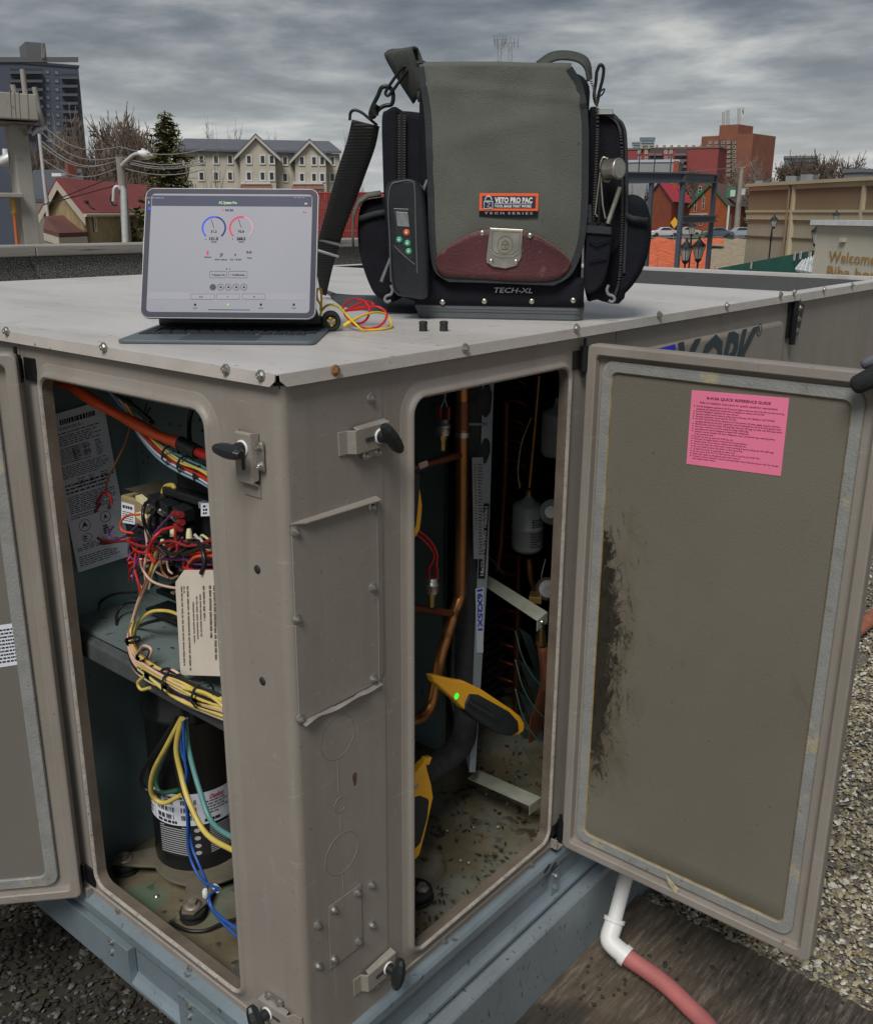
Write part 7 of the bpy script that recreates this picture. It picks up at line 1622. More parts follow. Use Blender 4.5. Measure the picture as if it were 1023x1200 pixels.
for px, y0, y1 in ((847.5, 131, 148), (852.5, 129, 148), (865.5, 127, 148)): obj('rooftop_antenna', MB().tube([FAR(px, y1, 325), FAR(px, y0, 325)], .45, 6), M('pale_grey_antenna', (.42, .42, .40), .7), bt)
obj('dish', MB().lathe(FAR(869, 130, 325), (fwd*-.3+rgt), [(0, .1), (.3, .8), (.5, 1.1)], 12), MC['pale_grey_antenna'], bt)
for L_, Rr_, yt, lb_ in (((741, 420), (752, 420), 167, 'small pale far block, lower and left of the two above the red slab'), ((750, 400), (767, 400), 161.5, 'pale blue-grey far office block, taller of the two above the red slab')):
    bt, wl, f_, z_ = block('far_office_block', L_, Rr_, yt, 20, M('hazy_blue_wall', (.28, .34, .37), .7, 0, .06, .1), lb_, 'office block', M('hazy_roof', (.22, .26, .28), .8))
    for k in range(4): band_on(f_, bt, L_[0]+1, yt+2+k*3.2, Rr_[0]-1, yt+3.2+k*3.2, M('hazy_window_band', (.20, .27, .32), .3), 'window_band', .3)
bt, wl, f_, z_ = block('grey_warehouse', (700, 216), (795, 214), 189, 10, M('pale_grey_metal', (.26, .28, .29), .7, 0, .1, .4), 'low pale grey shed behind the steel frame, left of the brick tower', 'shed', M('blue_white_roof', (.42, .48, .52), .6))
# --- house with crimson roof, house with green gable
rbk = M('red_brick', (.30, .075, .035), .88, 0, .18, 1.2, .3, 10)
t0, fg, fs, inf = gable_house('crimson_roofed_house', (754, 186), (788, 174), (812, 200), 236, 213.5, rbk, M('crimson_roof', (.44, .028, .05), .7, 0, .06, 1), M('dark_trim', (.04, .045, .05), .7), 'red brick house with a bright crimson roof behind the steel frame', apex_px=768)
q = [fg.px(*p) for p in ((755, 234), (787, 235), (769, 215))]; obj('dark_gable', MB().prism([fg(u, v, .02) for u, v in q], fg.w*.08), M('black_cladding', (.04, .045, .055), .8), t0)
window(Fr(fg(0, 0, .1), fg.u, fg.v, fg.w), t0, 768, 224.5, 7, 8); window(fg, t0, 774, 240, 4, 8); window(fg, t0, 762, 244, 3, 7)
band_on(fg, t0, 762, 248, 780, 250.5, black_pl, 'balcony', 1.2)
obj('chimney', MB().prism([flatp(FAR(a, 205, d), -1) for a, d in ((788, 192), (794, 192), (794, 193.2), (788, 193.2))], (0, 0, 10.6)), rbk, t0)
t0, fg, fs, inf = gable_house('green_gabled_house', (808, 178), (854, 170), (879, 190), 240, 214.5, M('orange_red_brick', (.36, .095, .035), .88, 0, .15, 1.2, .3, 10), M('brown_shingles', (.115, .065, .06), .85, 0, .12, 1), M('green_trim', (.04, .20, .11), .7), 'orange-red brick house with a green trimmed gable and brown roof', apex_px=832)
q = [fg.px(*p) for p in ((819, 230), (845, 231), (832, 216))]; obj('green_gable', MB().prism([fg(u, v, .02) for u, v in q], fg.w*.1), M('green_cladding', (.05, .24, .13), .8), t0)
window(Fr(fg(0, 0, .12), fg.u, fg.v, fg.w), t0, 832, 222.5, 6, 7); window(fg, t0, 822.5, 240.5, 5.5, 14); window(fg, t0, 841.5, 238.5, 5, 13); window(fg, t0, 837.5, 258, 6, 12); window(fg, t0, 819, 264, 6, 10); window(fs, t0, 868.5, 260, 5.5, 17)
band_on(fg, t0, 808, 250, 853, 252, MC['cream_trim'], 'string_course', .1)
obj('downpipe', MB().tube([FAR(854, 241, 169.6), flatp(FAR(854, 241, 169.6), SZ)], .2, 6), wframe, t0)
obj('dormer', MB().obox(FAR(859, 226, 174), V((.7, 0, 0)), V((0, 1.0, 0)), V((0, 0, .8))), MC['green_trim'], t0); obj('dormer_window', MB().obox(FAR(858.5, 226.5, 172), V((.4, 0, 0)), V((0, .1, 0)), V((0, 0, .5))), wframe, t0)
# --- tan big-box store
tan = M('tan_stucco_band', (.235, .165, .10), .9, 0, .08, .2); tcr = M('cream_stucco', (.46, .40, .27), .9, 0, .08, .2, .2, 3); tgr = M('pale_stucco', (.38, .345, .255), .9, 0, .10, .2)
bt, wl, fD, zt_ = block('tan_retail_building', (880, 90), (1060, 72), 217, 30, tgr, 'long tan and cream striped retail building on the right', 'retail building')
def row(y0, y1, mat, nm, o=.15):      # y given at the left corner; follows the facade
    za = fD.px(880, y0)[1]; zb = fD.px(880, y1)[1]; u1 = fD.px(1060, 230)[0]
    return obj(nm, MB().prism([fD(0, zb, 0), fD(u1, zb, 0), fD(u1, za, 0), fD(0, za, 0)], fD.w*o), mat, bt)
row(215.5, 219, tcr, 'coping', .5); row(219.2, 224, tcr, 'cream_band', .25); row(224.2, 246, tan, 'tan_band', .1); row(246.2, 249, tcr, 'cream_band', .3); row(249.2, 257, tcr, 'cream_band', .2); row(276, 277, M('dark_line', (.14, .12, .09), .9), 'base_line', .12)
for px in (931, 1013):
    u_ = fD.px(px, 240)[0]; obj('pilaster', MB().prism([fD(u_-.1, 0, 0), fD(u_+.2, 0, 0), fD(u_+.2, v_e*0+zt_-SZ, 0), fD(u_-.1, zt_-SZ, 0)], fD.w*.32), tcr, bt)
obj('downpipe', MB().tube([fD(fD.px(926, 250)[0], 0, .3), fD(fD.px(926, 250)[0], zt_-SZ, .3)], .1, 6), tan, bt)
rnd = random.Random(3)
for px, w_, h_ in ((893, 10, 5), (912, 9, 5), (930, 14, 8), (948, 16, 9), (985, 12, 4), (1000, 8, 3)):
    c = FAR(px, 212, 100); obj('roof_plant', MB().obox(flatp(c, zt_+h_*.06), rt0*w_*.035, V((0, .8, 0)), V((0, 0, h_*.07))), M('rooftop_grey_green', (.24, .27, .26), .7, 0, .2, 1), bt)
bt, wl, f_, z_ = block('grey_hilltop_building', (919, 230), (957, 230), 184, 20, M('grey_blue_concrete', (.13, .15, .17), .8, 0, .2, .2), 'grey concrete building among the trees above the retail building', 'building', M('grey_roof', (.16, .17, .18), .8))
for k in range(3): band_on(f_, bt, 930, 187+k*7, 955, 190+k*7, M('blue_glazing', (.10, .13, .17), .6), 'window_band', .3)
bt, wl, f_, z_ = block('small_grey_house', (989, 160), (1010, 158), 200, 10, M('slate_blue_wall', (.17, .19, .22), .8), 'small slate blue house behind the retail building roof, right of the trees', 'house', M('grey_roof', (.16, .17, .18), .8))
# --- structural steel frame
stl = M('blue_grey_steel', (.075, .095, .12), .6, .2, .08, 2)
sf = thing('steel_canopy', flatp(FAR(800, 250, 34), SZ), 'unfinished blue-grey structural steel frame of posts and beams', 'steel frame')
def post(px, D, ytop): a = FAR(px, ytop, D); obj('post', MB().box(flatp(a, SZ)-V((.065, .065, 0)), a+V((.065, .065, 0))), stl, sf); return a
c1 = post(801, 32, 203); c2 = post(838, 36, 205); c3 = post(764, 35, 205); c0 = FAR(720, 202, 30); c4 = FAR(690, 206, 34)
def beam(a, b_, h=.12): d = (b_-a).normalized(); s_ = V((-d.y, d.x, 0))*.10; m = MB().obox((a+b_)/2, (b_-a)/2, s_, V((0, 0, .02))).obox((a+b_)/2-V((0, 0, h)), (b_-a)/2, s_*.15, V((0, 0, h))).obox((a+b_)/2-V((0, 0, 2*h)), (b_-a)/2, s_, V((0, 0, .02))); obj('beam', m, stl, sf)
beam(c0, c1); beam(c1, c2); beam(c2, c3); beam(c4, c3); beam(FAR(800, 254, 33), FAR(838, 253, 36), .09)
for px, D in ((748, 31.5), (766, 33), (785, 32.5)): a = FAR(px, 202, D); obj('guard_post', MB().tube([a, a+V((0, 0, .55))], .02, 5), stl, sf)
obj('guard_wire', MB().tube([FAR(735, 187, 31), FAR(800, 184, 33)], .012, 4), stl, sf)
# --- utility poles and wires
wpole = M('grey_wood_pole', (.26, .24, .21), .9, 0, .15, 3, .4, 10, stretch=(1, 1, .2))
up_ = thing('utility_pole', flatp(FAR(146, 250, 36), SZ), 'grey wooden utility pole with a curved lamp arm behind the tablet', 'utility pole')
a = FAR(141, 185, 36); obj('pole', MB().tube([flatp(a, SZ), a], [.20, .14], 12), wpole, up_)
obj('steel_riser', MB().tube([FAR(148, 300, 35.7), FAR(145, 222, 35.7), FAR(143, 218, 35.7)], [.12, .10, .08], 10), MC['pale_metal'], up_)
obj('lamp_arm', MB().tube(smooth_path([FAR(143, 194, 35.8), FAR(150, 187, 35.6), (FAR(158, 181, 35.4)), FAR(166, 180, 35.2)], 4), .06, 8), MC['pale_metal'], up_)
obj('lamp_head', MB().lathe(FAR(169, 180.5, 35.1), (FAR(175, 182, 35)-FAR(166, 180, 35)), [(-.2, .06), (0, .14), (.1, .13), (.28, .04)], 10), white_pl, up_); obj('photocell', MB().lathe(FAR(168.5, 178.5, 35.1), (0, 0, 1), [(0, .07), (.12, .06)], 8), white_pl, up_)
obj('riser_bend', MB().tube(smooth_path([FAR(133, 236, 35.8), FAR(134, 222, 35.8), FAR(138, 218.5, 35.8), FAR(142, 222, 35.8)], 4), .055, 8), MC['pale_metal'], up_)
obj('cable_coil', MB().tube(smooth_path([FAR(135, 222, 35.8), FAR(130, 232, 35.8), FAR(133, 240, 35.8), FAR(138, 240, 35.8)], 4), .03, 6), black_rub, up_)
wp2 = thing('white_pole', flatp(FAR(48, 190, 44), SZ), 'thin white pole beside the concrete column', 'pole'); obj('pole', MB().tube([flatp(FAR(50, 200, 44), SZ), FAR(46.5, 157, 44)], .07, 8), MC['pale_metal'], wp2)
pc = thing('power_cables', flatp(FAR(100, 200, 40), SZ), 'overhead power cables running across to the utility pole', 'power cables')
for y0, y1, D0_, x1, y1b in ((173, 0, 40, 141, 187), (168, 0, 42, 141, 189), (158, 0, 44, 141, 184), (148, 0, 46, 141, 172), (188, 0, 40, 141, 196)):
    p0, p1 = FAR(50, y0-2, D0_+6), FAR(x1, y1b, 36); pts = [p0.lerp(p1, i/10)-V((0, 0, .5*math.sin(i/10*math.pi))) for i in range(11)]; obj('cable', MB().tube(pts, .018, 5), M('pale_cable', (.24, .235, .23), .7), pc)
    p2 = FAR(240, y1b+3, 33); pts = [p1.lerp(p2, i/6)-V((0, 0, .2*math.sin(i/6*math.pi))) for i in range(7)]; obj('cable', MB().tube(pts, .016, 5), MC['pale_cable'], pc)
for a, b_ in (((52, 240), (141, 204)), ((60, 238), (141, 216))): obj('cable', MB().tube([FAR(*a, 38), FAR(*b_, 36)], .02, 4), black_rub, pc)
up2 = thing('utility_pole', flatp(FAR(868, 240, 160), SZ), 'pale wooden utility pole with transformer beside the green gabled house', 'utility pole')
obj('pole', MB().tube([flatp(FAR(864, 260, 160), SZ), FAR(869, 195.5, 160)], [.6, .32], 10), wpole, up2); obj('cross_arm', MB().tube([FAR(865, 197, 160), FAR(873, 196.5, 160)], .16, 5), wpole, up2); obj('transformer_can', MB().lathe(FAR(871, 221, 158), (0, 0, -1), [(0, .35), (.9, .35)], 10), MC['pale_metal'], up2); obj('cable', MB().tube([FAR(869, 196, 160), FAR(700, 210, 120)], .05, 4), MC['pale_cable'], up2)
# --- Victorian lamps
vl = M('lamp_black', (.02, .022, .025), .5, .2, .1); vg = M('lamp_glass', (.42, .44, .40), .2, 0, .1)
def lantern(c, k, par):
    obj('lantern_glass', MB().lathe(c, (0, 0, 1), [(-.30*k, .10*k), (.12*k, .20*k)], 8, smooth=False), vg, par)
    obj('lantern_cap', MB().lathe(c, (0, 0, 1), [(.12*k, .25*k), (.17*k, .24*k), (.30*k, .10*k), (.36*k, .05*k), (.44*k, .04*k), (.50*k, .01*k)], 8, smooth=False), vl, par)
    obj('lantern_base', MB().lathe(c, (0, 0, -1), [(.29*k, .12*k), (.34*k, .12*k), (.42*k, .05*k)], 8), vl, par)
    m = MB()
    for i in range(4): a = i*1.5708+.4; m.tube([c+V((math.cos(a)*.10*k, math.sin(a)*.10*k, -.3*k)), c+V((math.cos(a)*.21*k, math.sin(a)*.21*k, .12*k))], .012*k, 4)
    obj('lantern_ribs', m, vl, par)
def vlamp(spots, postpx, D, k, label):
    cs = [FAR(a, b_, D) for a, b_ in spots]; pt_ = FAR(*postpx, D); t0 = thing('victorian_lamp', flatp(pt_, SZ), label, 'street lamp', 'black lantern street lamps')
    for c in cs: lantern(c, k, t0)
    if len(cs) > 1:
        for c in cs: obj('lamp_arm', MB().tube([c-V((0, 0, .4*k)), c-V((0, 0, .62*k)), flatp((c+pt_)/2, c.z-.78*k), flatp(pt_, c.z-.7*k)], .035*k, 6), vl, t0)
        obj('post', MB().tube([flatp(pt_, SZ), flatp(pt_, cs[0].z-.6*k)], .06*k, 8), vl, t0)
    else: obj('post', MB().lathe(flatp(pt_, SZ), (0, 0, 1), [(0, .14*k), (1, .10*k), (1.1, .06*k), (cs[0].z-SZ-1.2*k, .05*k), (cs[0].z-SZ-1.1*k, .09*k), (cs[0].z-SZ-.4*k, .04*k)], 8), vl, t0)
vlamp(((803.5, 295), (818.5, 293)), (810.5, 300), 36, 1.0, 'twin headed black lantern lamp in front of the orange netting')
vlamp(((810.5, 268),), (810, 275), 58, 1.0, 'pale single lantern lamp standing behind the twin lamp')
vlamp(((906.5, 260),), (903, 280), 48, .72, 'slender lantern lamp before the retail wall, left of the painted sign')
vlamp(((957, 276),), (956, 290), 34, .85, 'larger lantern lamp at the left edge of the painted sign')
vlamp(((979, 254),), (978, 260), 46, .62, 'small lantern lamp rising above the painted sign')
# --- welcome wall
ww_m = M('cream_render', (.52, .50, .42), .85, 0, .06, 1)
t0, wl, fW_, zt_ = block('welcome_wall', (957.5, 27), (1080, 24), 263.5, 5, ww_m, 'cream rendered wall with gold lettering at the right edge', 'signed wall')
obj('coping', MB().prism([fW_(-.1, zt_-SZ, .15), fW_(4, zt_-SZ, .15), fW_(4, zt_-SZ, -1), fW_(-.1, zt_-SZ, -1)], (0, 0, .12)), M('white_coping', (.62, .65, .68), .6), t0)
m = MB(); fL_ = Fr(fW_(0, 0, .02), fW_.u, fW_.v, fW_.w)
def wt(txt, x0, x1, yb, yt): 
    u0, v0 = fL_.px(x0, yb); u1 = fL_.px(x1, yb)[0]; v1 = fL_.px(x0, yt)[1]; text(m, fL_, txt, u0, u1, v0, v1, .005, bold=.01)
wt('Welcome', 970, 1026, 306, 294); wt('Biba boutique', 968, 1068, 323, 311)
obj('gold_lettering', m, M('gold_letters', (.42, .24, .06), .5, .2, .15, 10), t0)
u_, v_ = fL_.px(988, 281); obj('wall_light', MB().prism([fW_(u_-.09, v_-.05, .0), fW_(u_+.09, v_-.05, 0), fW_(u_+.09, v_+.05, 0), fW_(u_-.09, v_+.05, 0)], fW_.w*.08), ww_m, t0)
# --- green hoarding, orange netting, retaining wall, cars
gh = M('green_hoarding', (.02, .14, .105), .8, 0, .2, .8, .2, 4)
t0 = thing('green_hoarding', flatp(FAR(890, 310, 40), SZ), 'dark green fabric hoarding with white notices before the retail building', 'hoarding')
ga, gb = FAR(822, 318, 46), FAR(960, 292, 33)
for i in range(9):
    p, q = ga.lerp(gb, i/9), ga.lerp(gb, (i+.97)/9); m = MB().prism([flatp(p, SZ), flatp(q, SZ), q, p], (.05, .05, 0)); obj('panel', m, gh, t0)
d_ = (gb-ga).normalized(); fH = Fr(ga, flatp(d_, 0), (0, 0, 1), V((d_.y, -d_.x, 0)) if V((d_.y, -d_.x, 0)).dot(CAM-ga) > 0 else V((-d_.y, d_.x, 0)))
for px, py, w_, h_ in ((882, 311, 4, 7), (933, 300, 4, 8), (940, 299, 4, 7), (951, 299, 6, 6), (842, 314, 3, 5)):
    u_, v_ = fH.px(px, py); s_ = .032*1.1; obj('notice', MB().prism([fH(u_-w_*s_/2, v_-h_*s_/2, .06), fH(u_+w_*s_/2, v_-h_*s_/2, .06), fH(u_+w_*s_/2, v_+h_*s_/2, .06), fH(u_-w_*s_/2, v_+h_*s_/2, .06)], fH.w*.02), M('pink_white_notice', (.60, .50, .50), .7, 0, .2, 3), t0)
onet = M('orange_netting', (.62, .13, .05), .85, 0, .30, 1.2, .8, 6, speck=(.35, .10, .05), samt=.58, sscale=1.5)
rows = []; rnd = random.Random(6)
for j in range(10):
    rows.append([FAR(750+i*4.6, 281+j*5+(2.5 if i < 4 else 0)+rnd.uniform(-.8, .8)-3*math.sin(i*.4), 100+j*-2.9+rnd.uniform(-.5, .5)) for i in range(19)])
obj('orange_netting', MB().grid(rows), onet, label='orange plastic safety netting draped on the bank below the houses', category='safety netting')
rows = [[FAR(820+i*4, 279+j*2.2+rnd.uniform(-.6, .6)+abs(i-4)*.3*j*.2, 135-j*1.6) for i in range(8)] for j in range(4)]
obj('orange_netting', MB().grid(rows), onet, label='small strip of orange netting on top of the stone bank', category='safety netting')
bnk = M('sandy_bank', (.33, .27, .19), .95, 0, .3, 1.2, .8, 4, speck=(.16, .12, .08), samt=.58, sscale=2)
rows = []
for j, (dy, D) in enumerate(((-2, 150), (3, 146), (6, 138), (12, 128), (20, 118), (34, 104), (60, 92))):
    rows.append([FAR(730+i*7, 281+dy+rnd.uniform(-.6, .6)*(j > 0), D+rnd.uniform(-.8, .8)) for i in range(36)])
obj('earth_bank', MB().grid(rows), bnk, kind='structure')
rows = [[FAR(690+i*24, y_, D) for i in range(15)] for y_, D in ((279.2, 149), (275, 175), (270, 215), (264, 300))]
obj('road', MB().grid(rows, False), M('worn_asphalt', (.13, .13, .125), .9, 0, .15, .2), kind='structure')
rbw = MB(); wr = [FAR(850, 281, 149), FAR(1010, 281, 149), FAR(1010, 290, 148.8), FAR(850, 290, 148.8)]; rbw.prism(wr, (0.2, -.6, 0)); obj('retaining_wall', rbw, M('stained_stone', (.34, .27, .18), .9, 0, .35, .4, .6, 3), label='stained stone retaining wall along the foot of the retail building', category='retaining wall')
lawn = M('verge_grass', (.07, .13, .03), .95, 0, .25, 2)
obj('grass_verge', MB().add([FAR(812, 277.5, 158), FAR(838, 277.5, 158), FAR(838, 274.5, 171), FAR(812, 274.5, 171)], [(0, 1, 2, 3)]), lawn, kind='structure')
def car(px, py, D, L_, col, label, ang=0):
    c = FAR(px, py, D); t0 = thing('parked_car', c, label, 'car', 'cars parked below the houses'); d = (rt0*math.cos(ang)+V((-rt0.y, rt0.x, 0))*math.sin(ang)); s_ = V((-d.y, d.x, 0)); h = L_/2
    prof_ = [(-h, .25), (-h, .75), (-h*.8, .92), (-h*.45, .98), (-h*.25, 1.42), (h*.25, 1.45), (h*.55, 1.0), (h*.9, .85), (h, .6), (h, .25)]
    obj('body', MB().prism([c-s_*.85+d*a+V((0, 0, z)) for a, z in prof_], s_*1.7), M(col[0], col[1], .3, .2, .05), t0, bevel=.08)
    obj('windscreen', MB().prism([c-s_*.86+d*a+V((0, 0, z)) for a, z in ((-h*.40, 1.0), (-h*.22, 1.36), (h*.22, 1.38), (h*.48, 1.02))], s_*1.72), glass, t0)
    for a in (-h*.6, h*.6):
        for sd in (-.86, .70): obj('wheel', MB().lathe(c+d*a+s_*sd+V((0, 0, .32)), s_, [(0, .32), (.16, .32)], 14), black_rub, t0)
car(866, 278, 156, 4.8, ('silver_blue_paint', (.36, .42, .47)), 'silver blue car parked right of the other cars', .1)
car(840, 278.3, 153, 4.6, ('dark_blue_paint', (.10, .13, .16)), 'dark blue-grey car parked in the middle below the green gabled house', -.1)
car(778, 277.5, 160, 4.6, ('white_paint', (.60, .60, .60)), 'white car parked below the crimson roofed house')
car(805, 276.5, 170, 4.4, ('pale_paint', (.45, .46, .47)), 'pale grey car half hidden behind the steel frame post')
ce = FAR(940, 310, 31.5); t0 = thing('white_canopy', flatp(ce, SZ), 'pale blue-white sloping tent canopy at the foot of the painted sign', 'canopy')
q = [FAR(932, 318, 31), FAR(940, 308, 33), FAR(953, 303, 33), FAR(957, 312, 30), FAR(953, 322, 29.5)]; obj('canopy_sheet', MB().prism(q, (0, 0, .06)), M('pale_blue_sheet', (.42, .48, .53), .6, 0, .15, 3), t0)
for i in range(5): a = q[0].lerp(q[4], i/4); b_ = q[1].lerp(q[2], i/4); obj('canopy_rib', MB().tube([a+V((0, 0, .08)), b_+V((0, 0, .08))], .03, 5), white_pl, t0)
obj('canopy_post', MB().tube([flatp(ce, SZ), ce], .05, 6), white_pl, t0)
sg = FAR(790, 261, 140); t0 = thing('warning_sign', flatp(sg, SZ), 'small yellow diamond road sign left of the steel post', 'road sign'); fz = -V((fwd.x, fwd.y, 0)).normalized()
obj('sign_plate', MB().prism([sg+rt0*.55*a+V((0, 0, .75*b_)) for a, b_ in ((-1, 0), (0, -1), (1, 0), (0, 1))], fz*.03), M('sign_yellow', (.75, .40, .02), .6, 0, .05), t0); obj('sign_post', MB().tube([flatp(sg, SZ), sg], .04, 6), MC['grey_post'], t0)

# ================================================================ TREES
bark = M('brown_grey_twigs', (.145, .108, .082), .9, 0, .25, 1); bark2 = M('pale_grey_twigs', (.24, .215, .18), .9, 0, .2, 1)
def bare_tree_mesh(nm, seed, depth_, spread, mat, up=.25, thick=.020, rmin=.0016):
    rnd = random.Random(seed); m = MB(); tr = MB()
    def grow(p, d, L_, r, lv):
        n_ = 3 if lv > 2 else 2; pts = [p]; q = p; dd = d
        for i in range(n_):
            dd = (dd+V((rnd.gauss(0, .14), rnd.gauss(0, .14), rnd.gauss(up*.10, .08)))).normalized(); q = q+dd*L_/n_; pts.append(q)
        big = lv >= depth_-1
        (tr if big else m).tube(pts, [max(rmin, r*(1-.4*i/n_)) for i in range(n_+1)], 6 if big else 3, False)
        if lv <= 0: return
        k = 4
        for i in range(k):
            f_ = (i+.6)/k if i < k-1 else 1; s_ = pts[min(n_, max(1, int(round(f_*n_))))]
            a = rnd.uniform(0, 6.283); o_ = dd.orthogonal().normalized(); o2 = dd.cross(o_); tilt = rnd.uniform(.3, spread) if i < k-1 else .2
            nd_ = (dd*math.cos(tilt)+(o_*math.cos(a)+o2*math.sin(a))*math.sin(tilt)+V((0, 0, up*.3))).normalized()
            grow(s_, nd_, L_*rnd.uniform(.60, .82), r*.58, lv-1)
    grow(V((0, 0, 0)), V((0, 0, 1)), .28, thick, depth_)
    out_ = []; mz = max(p.z for p in m.v); xs = sorted(math.hypot(p.x, p.y) for p in m.v); wx = xs[int(len(xs)*.97)]*2
    for n2, mb_ in (('crown', m), ('trunk', tr)):
        me = bpy.data.meshes.new(nm+'_'+n2); me.from_pydata([V((p.x/wx, p.y/wx, p.z/mz)) for p in mb_.v], [], mb_.f); me.materials.append(mat); out_.append(me)
    return out_
TM = [bare_tree_mesh('bare_tree', 1, 6, 1.15, bark, .10, rmin=.0024), bare_tree_mesh('bare_tree', 2, 6, 1.05, bark, .14, rmin=.0024), bare_tree_mesh('bare_tree_pale', 3, 6, 1.1, bark2, .12, rmin=.0015), bare_tree_mesh('bare_tree_small', 4, 4, .7, bark2, .4, .012, .0012)]
def tree(k, px, ytop, D, width, label, rot=0, group='bare winter trees', basez=SZ):
    top = FAR(px, ytop, D); H_ = top.z-basez; t0 = thing('bare_tree', flatp(top, basez), label, 'tree', group); w_ = width/FPX*D
    for me, nm in zip(TM[k], ('crown', 'trunk')):
        o = bpy.data.objects.new(nm, me); COL.objects.link(o); o.parent = t0
    t0.scale = (w_*1.15, w_*1.15, H_*1.02); t0.rotation_euler = (0, 0, rot); return t0
for i, a in enumerate(((0, 92, 132, 108, 75, 'brown bare tree rising left in front of the apartment tower, nearest the concrete frame'), (1, 118, 124, 112, 80, 'bare tree between the apartment tower and the tallest bare tree'), (2, 143, 117, 100, 95, 'tallest bare tree, pale and wide, above the utility pole'),
                       (0, 168, 128, 106, 80, 'bare tree just left of the evergreen'), (1, 75, 150, 95, 70, 'low brown bare tree behind the white pole'), (0, 130, 150, 90, 80, 'low brown bare tree directly behind the red shingle roof'), (1, 105, 158, 84, 70, 'lowest brown bare tree behind the brick chimney'), (0, 60, 165, 100, 60, 'dim bare tree right beside the concrete column'), (1, 188, 150, 98, 60, 'bare tree half hidden by the evergreen'),
                       (2, 82, 140, 97, 62, 'pale bare tree over the slate blue roof, right of the white pole'), (0, 104, 138, 90, 62, 'brown bare tree straight above the brick chimney'), (1, 128, 130, 94, 70, 'brown bare tree left of the utility pole top'), (2, 158, 136, 93, 62, 'pale bare tree right of the utility pole lamp arm'), (1, 70, 158, 88, 60, 'short brown bare tree touching the white pole'))):
    tree(a[0], a[1], a[2], a[3], a[4]*1.35, a[5], i*1.3)
for i, a in enumerate(((2, 228, 139, 150, 50, 'pale bare tree behind the left end of the cream apartments'), (2, 262, 141, 155, 60, 'pale bare tree above the roof of the cream apartments'), (2, 347, 153, 170, 50, 'pale bare tree behind the first gable valley of the cream apartments'), (2, 388, 156, 160, 50, 'pale bare tree at the right end of the cream apartments'), (3, 246, 152, 70, 62, 'slim bare tree standing in front of the cream apartments'),
                       (2, 892, 183, 190, 40, 'pale bare tree right of the brick tower'), (0, 940, 177, 240, 50, 'bare tree around the grey hilltop building'), (1, 975, 178, 200, 50, 'dense bare tree right of the grey hilltop building'), (0, 1000, 180, 190, 50, 'brown bare tree near the right edge above the retail roof'), (1, 905, 194, 200, 36, 'low dark bare tree left of the grey hilltop building'), (0, 960, 178, 180, 64, 'broad bare tree in the middle of the row above the retail roof'), (2, 918, 178, 188, 52, 'pale bare tree over the left corner of the grey hilltop building'), (1, 1018, 180, 170, 60, 'bare tree cut by the right edge of the frame'), (0, 987, 176, 185, 60, 'full brown bare tree above the small slate blue house'), (1, 945, 180, 190, 56, 'brown bare tree over the right corner of the grey hilltop building'),
                       (0, 848, 192, 215, 60, 'brown bare tree in front of the brick tower'), (1, 815, 190, 225, 55, 'brown bare tree behind the green gabled house'), (2, 745, 196, 212, 50, 'pale bare tree left of the crimson roofed house'), (2, 795, 200, 215, 44, 'pale bare tree between the two brick houses'), (3, 1009, 240, 60, 30, 'spindly bare tree against the retail wall above the painted sign'), (3, 775, 284, 37, 26, 'twiggy shrub growing in front of the orange netting'))):
    tree(a[0], a[1], a[2], a[3], a[4]*(1.5 if 880 < a[1] < 1005 else 1.1), a[5], i*2.1)
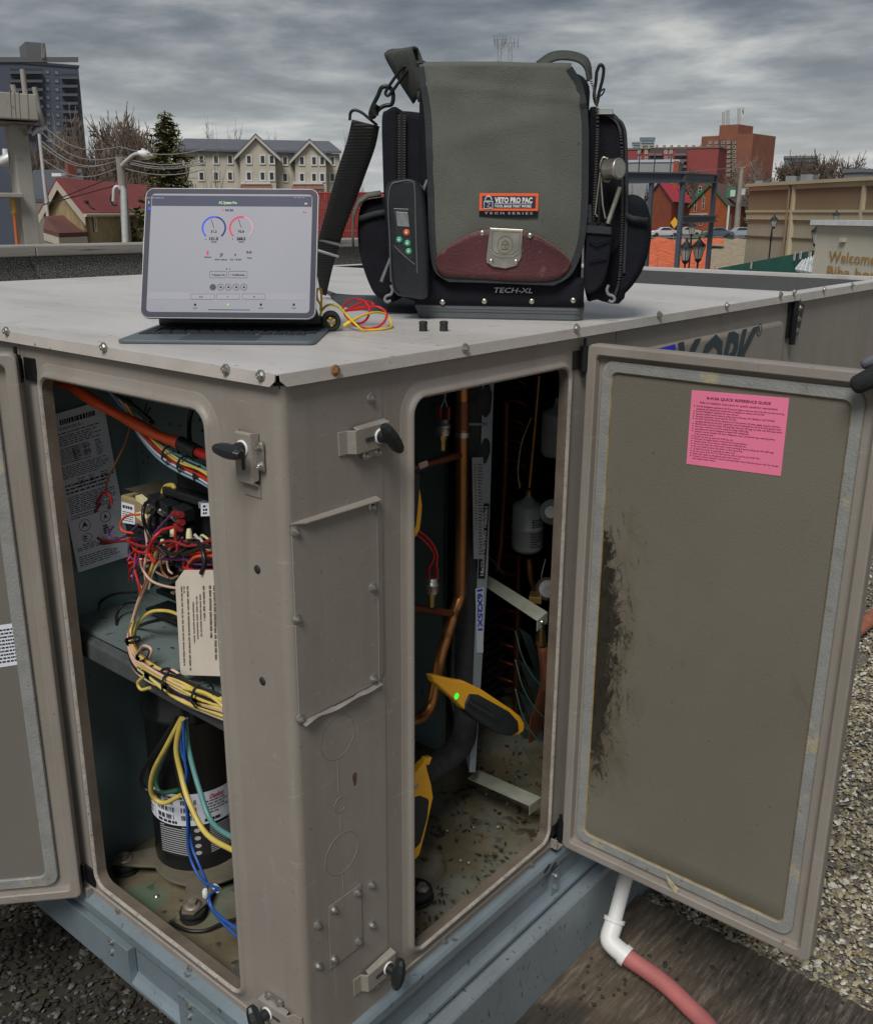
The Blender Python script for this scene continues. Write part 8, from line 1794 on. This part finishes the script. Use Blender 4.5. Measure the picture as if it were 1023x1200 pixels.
# evergreen
def evergreen(px, ytop, D, wpx, label):
    rnd = random.Random(12); top = FAR(px, ytop, D); H_ = top.z-SZ; W_ = wpx/FPX*D/2; t0 = thing('evergreen_tree', flatp(top, SZ), label, 'tree'); b0 = flatp(top, SZ)
    obj('trunk', MB().tube([b0, b0+V((.1, 0, H_*.5)), b0+V((0, 0, H_*.97))], [.28, .16, .03], 8), M('conifer_bark', (.10, .07, .05), .9), t0)
    lf = MB(); br = MB()
    for i in range(190):
        f_ = (i+rnd.random())/190; z_ = H_*(.22+.78*f_); rad = W_*(1-f_)**.72*rnd.uniform(.55, 1.12)+.15; a = i*2.399+rnd.uniform(-.3, .3)
        d = V((math.cos(a), math.sin(a), 0)); p0 = b0+V((0, 0, z_)); pts = [p0, p0+d*rad*.5+V((0, 0, -.06*rad)), p0+d*rad+V((0, 0, .05*rad-.1))]
        br.tube(pts, [.05, .03, .012], 4, False)
        n_ = int(12+95*rad/W_)
        for j in range(n_):
            t_ = rnd.uniform(.22, 1.0); c = p0.lerp(pts[2], t_)+V((rnd.gauss(0, .16), rnd.gauss(0, .16), rnd.gauss(-.05, .10)))*(.6+rad*.25); l_ = rnd.uniform(.10, .24)
            e1 = (d+V((rnd.gauss(0, .7), rnd.gauss(0, .7), rnd.gauss(-.1, .35)))).normalized(); e2_ = e1.cross(V((rnd.random()-.5, rnd.random()-.5, 1))).normalized()
            lf.add([c-e1*l_, c+e2_*l_*.35, c+e1*l_, c-e2_*l_*.35], [(0, 1, 2, 3)])
    obj('branches', br, MC['conifer_bark'], t0); obj('needles', lf, M('conifer_needles', (.115, .125, .042), .8, 0, .55, 1.6), t0)
evergreen(193, 134, 44, 145, 'dark green conifer standing behind the top left of the tablet')
# far tree belt along the horizon
rnd = random.Random(77); m = MB()
for i in range(5200):
    az = rnd.uniform(-.95, .65); D = rnd.uniform(300, 700); d = (V((math.sin(YAW+az), math.cos(YAW+az), 0))); p = flatp(CAM, SZ)+d*D; h = rnd.uniform(5, 15.5)*(D/450)**.3; s_ = V((-d.y, d.x, 0))*rnd.uniform(1.5, 5)
    z0 = SZ+rnd.uniform(0, 4); m.add([flatp(p, z0)-s_, flatp(p, z0)+s_, flatp(p, SZ+h)+s_*rnd.uniform(-.4, .4)], [(0, 1, 2)])
obj('far_wood', m, M('hazy_far_trees', (.14, .125, .11), .9, 0, .25, .02), kind='stuff')
